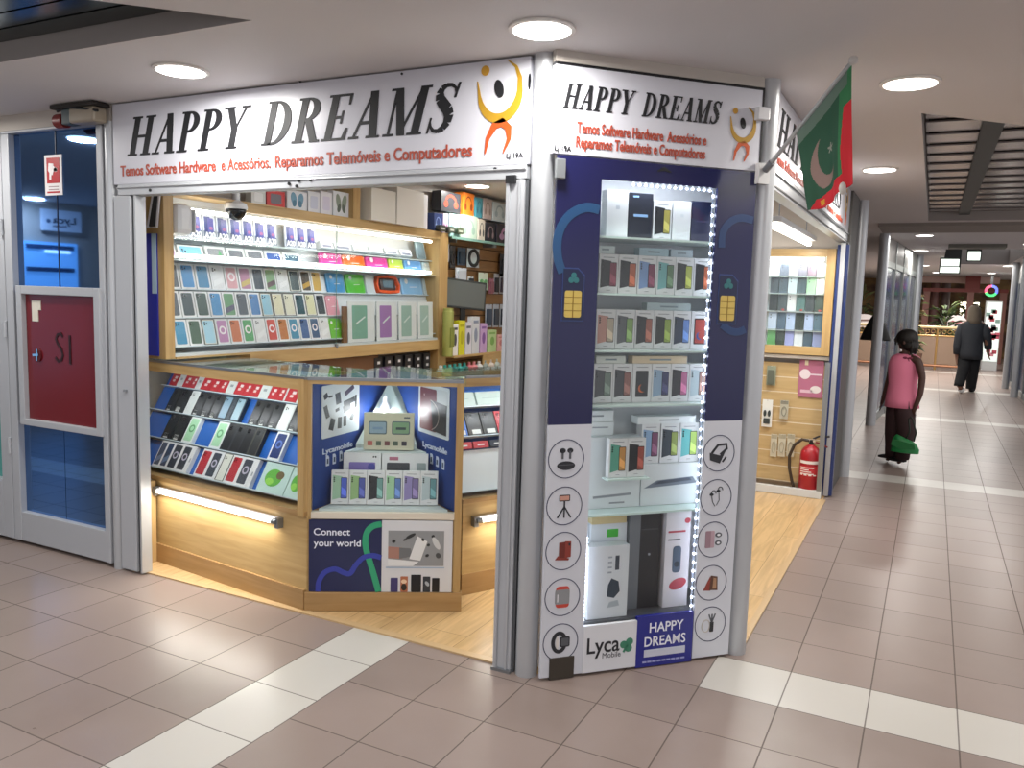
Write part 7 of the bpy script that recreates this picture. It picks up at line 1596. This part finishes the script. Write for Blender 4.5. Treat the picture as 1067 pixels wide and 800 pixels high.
def plant(px, py, Y, h, label, n=60, col='#4c5c3a', spread=.35):
    P = ony(px, py, Y); base = P.z; t = thing('potted_plant', label, 'plant', loc=(P.x, Y, 0)); zz = .45
    mb = MB(); mb.lathe([(.16, 0), (.22, zz), (.20, zz), (.19, zz - .04)], (0, 0, 0), M('#6a4a38', .6), 18); mb.build('pot', t, smooth='auto')
    mb = MB(); mb.tube([(0, 0, zz - .05), (.02, 0, base)], .03, M('#5a4630', .7), 8); mb.build('stem', t)
    mb = MB()
    for k in range(n):
        a = random.uniform(0, 2 * PI); e = random.uniform(-.2, 1.2); L = random.uniform(.5, 1) * spread; d = Vector((math.cos(a) * math.cos(e), math.sin(a) * math.cos(e), math.sin(e))); o_ = Vector((0, 0, random.uniform(zz, base + h * .3))); s_ = d.cross(Vector((0, 0, 1))).normalized() * .045
        mb.add([o_ + d * L * .3, o_ + d * L * .65 + s_, o_ + d * L + Vector((0, 0, -.08)), o_ + d * L * .65 - s_], [(0, 1, 2, 3)], M(random.choice([col, '#6c7a48', '#3a4a30']), .6))
    mb.build('foliage', t)
plant(985, 335, 23.5, 1.0, 'leafy potted plant behind the far railing, left of the oval sign', 120, spread=.55); plant(954, 322, 20.8, 1.1, 'tall flowering potted plant beside the far post', 90, '#7a6a4c', .32); plant(1006, 322, 26.5, 1.0, 'yellowish potted plant under the red beam', 90, '#8a7a3a', .5); plant(898, 318, 25.5, 1.2, 'leafy potted plant seen through the left gap', 110, '#6a6a42', .6)
# columns of the far hall and skylight panels
for k, (px, lb) in enumerate(((969, 'left'), (980, 'right'))):
    P = hx(px, 370, 27); mb = MB(); mb.cyl(P.x, 27, 0, 2.7, .12, M('#7a5650' if k == 0 else '#5c4a44', .5), 16); tag(mb.build('hall_column', smooth='auto'), f'dull pink column in the far hall, {lb} of two', 'column')
for k, (px0, px1, py0, py1) in enumerate(((981, 999, 270, 277), (980, 999, 278, 284), (1009, 1021, 262, 271))):
    Yp = 16.5 + k * .3; a = ony(px0, py0, Yp); b = ony(px1, py1, Yp)
    tag(MB().box(a.x, b.x, Yp, Yp + .03, b.z, a.z, M('#f2fff2', .5, 0, 2.2)).box(a.x - .02, b.x + .02, Yp + .03, Yp + .05, b.z - .02, ZC + .62, BLACK).build('glowing_window'), f'glowing white window panel in the dark ceiling well, {("upper left", "lower left", "right")[k]}', 'light panel')
# hanging air grille
P = onz(1018, 255, ZC); tag(MB().box(P.x - .35, P.x + .35, P.y - .2, P.y + .2, ZC - .05, ZC - .002, M('#6a6a62', .6)).build('ceiling_grille'), 'dull grey ceiling grille in front of the far ceiling well', 'grille')

# ================================================================ OPPOSITE SHOP (seen mirrored in the glass door)
XO = -8.94
def mirror(px, py, Yw=2.835):
    v = ray(px, py); P = CAMPOS + v * (Yw / v.y); v2 = Vector((v.x, -v.y, v.z)); return P + v2 * ((XO - P.x) / v2.x)
OF = Frame(XO, 2.6, 90)            # faces +x; local x = world y - 2.6
t = thing('lit_shop', 'lit shop window under a white and blue sign, mirrored in the glass door', 'shop front', OF)
a = mirror(20, 250); b = mirror(80, 303); c = mirror(41, 217); d0 = mirror(82, 243)
def lx(P): return P.y - 2.6
x0, x1 = sorted((lx(a), lx(b))); zt = a.z
MB().box(x0, x1, -.03, -.01, .4, zt, M('#7fc0f4', .5, 0, 1.1)).build('lit_window', t)
mb = MB(); [mb.box(x0 + .05, x1 - .05, -.045, -.031, z_, z_ + .05, M('#2a4a7a', .5)) for z_ in (1.1, 1.35, 1.6, 1.85)]; mb.box(x0 + .1, x0 + (x1 - x0) * .6, -.05, -.031, zt - .12, zt - .09, M('#eaf6ff', .5, 0, 3.0)); mb.build('shelf_goods', t)
x2, x3 = sorted((lx(c), lx(d0)))
MB().box(x2, x3, -.05, -.01, d0.z, c.z, M('#c9d6e6', .4, 0, .25)).build('sign_board', t)
w_ = x3 - x2; h_ = c.z - d0.z
mb = text_mb('Lyca', M('#20263a', .4), x2 + w_ * .15, x2 + w_ * .75, d0.z + h_ * .38, h_ * .34, -.056, -.049, .01); text_mb('Mobile', M('#38405a', .4), x2 + w_ * .4, x2 + w_ * .75, d0.z + h_ * .18, h_ * .12, -.056, -.049, 0, mb); mb.ell(x2 + w_ * .86, d0.z + h_ * .45, w_ * .05, w_ * .05, -.056, -.049, M('#38567a', .4), 16); mb.build('lettering', t)

# ================================================================ put every Empty at the base of its thing
for o in list(SC.objects):
    if o.type == 'EMPTY' and o.parent is None and o.children and o.matrix_world == Matrix.Identity(4):
        pts = []
        for c in o.children:
            if c.type == 'MESH': pts += [c.location + v.co for v in c.data.vertices]
        if not pts: continue
        cx_ = (min(p.x for p in pts) + max(p.x for p in pts)) / 2; cy_ = (min(p.y for p in pts) + max(p.y for p in pts)) / 2; cz_ = min(p.z for p in pts)
        k_ = Vector((cx_, cy_, cz_)); o.location = k_
        for c in o.children: c.location = c.location - k_
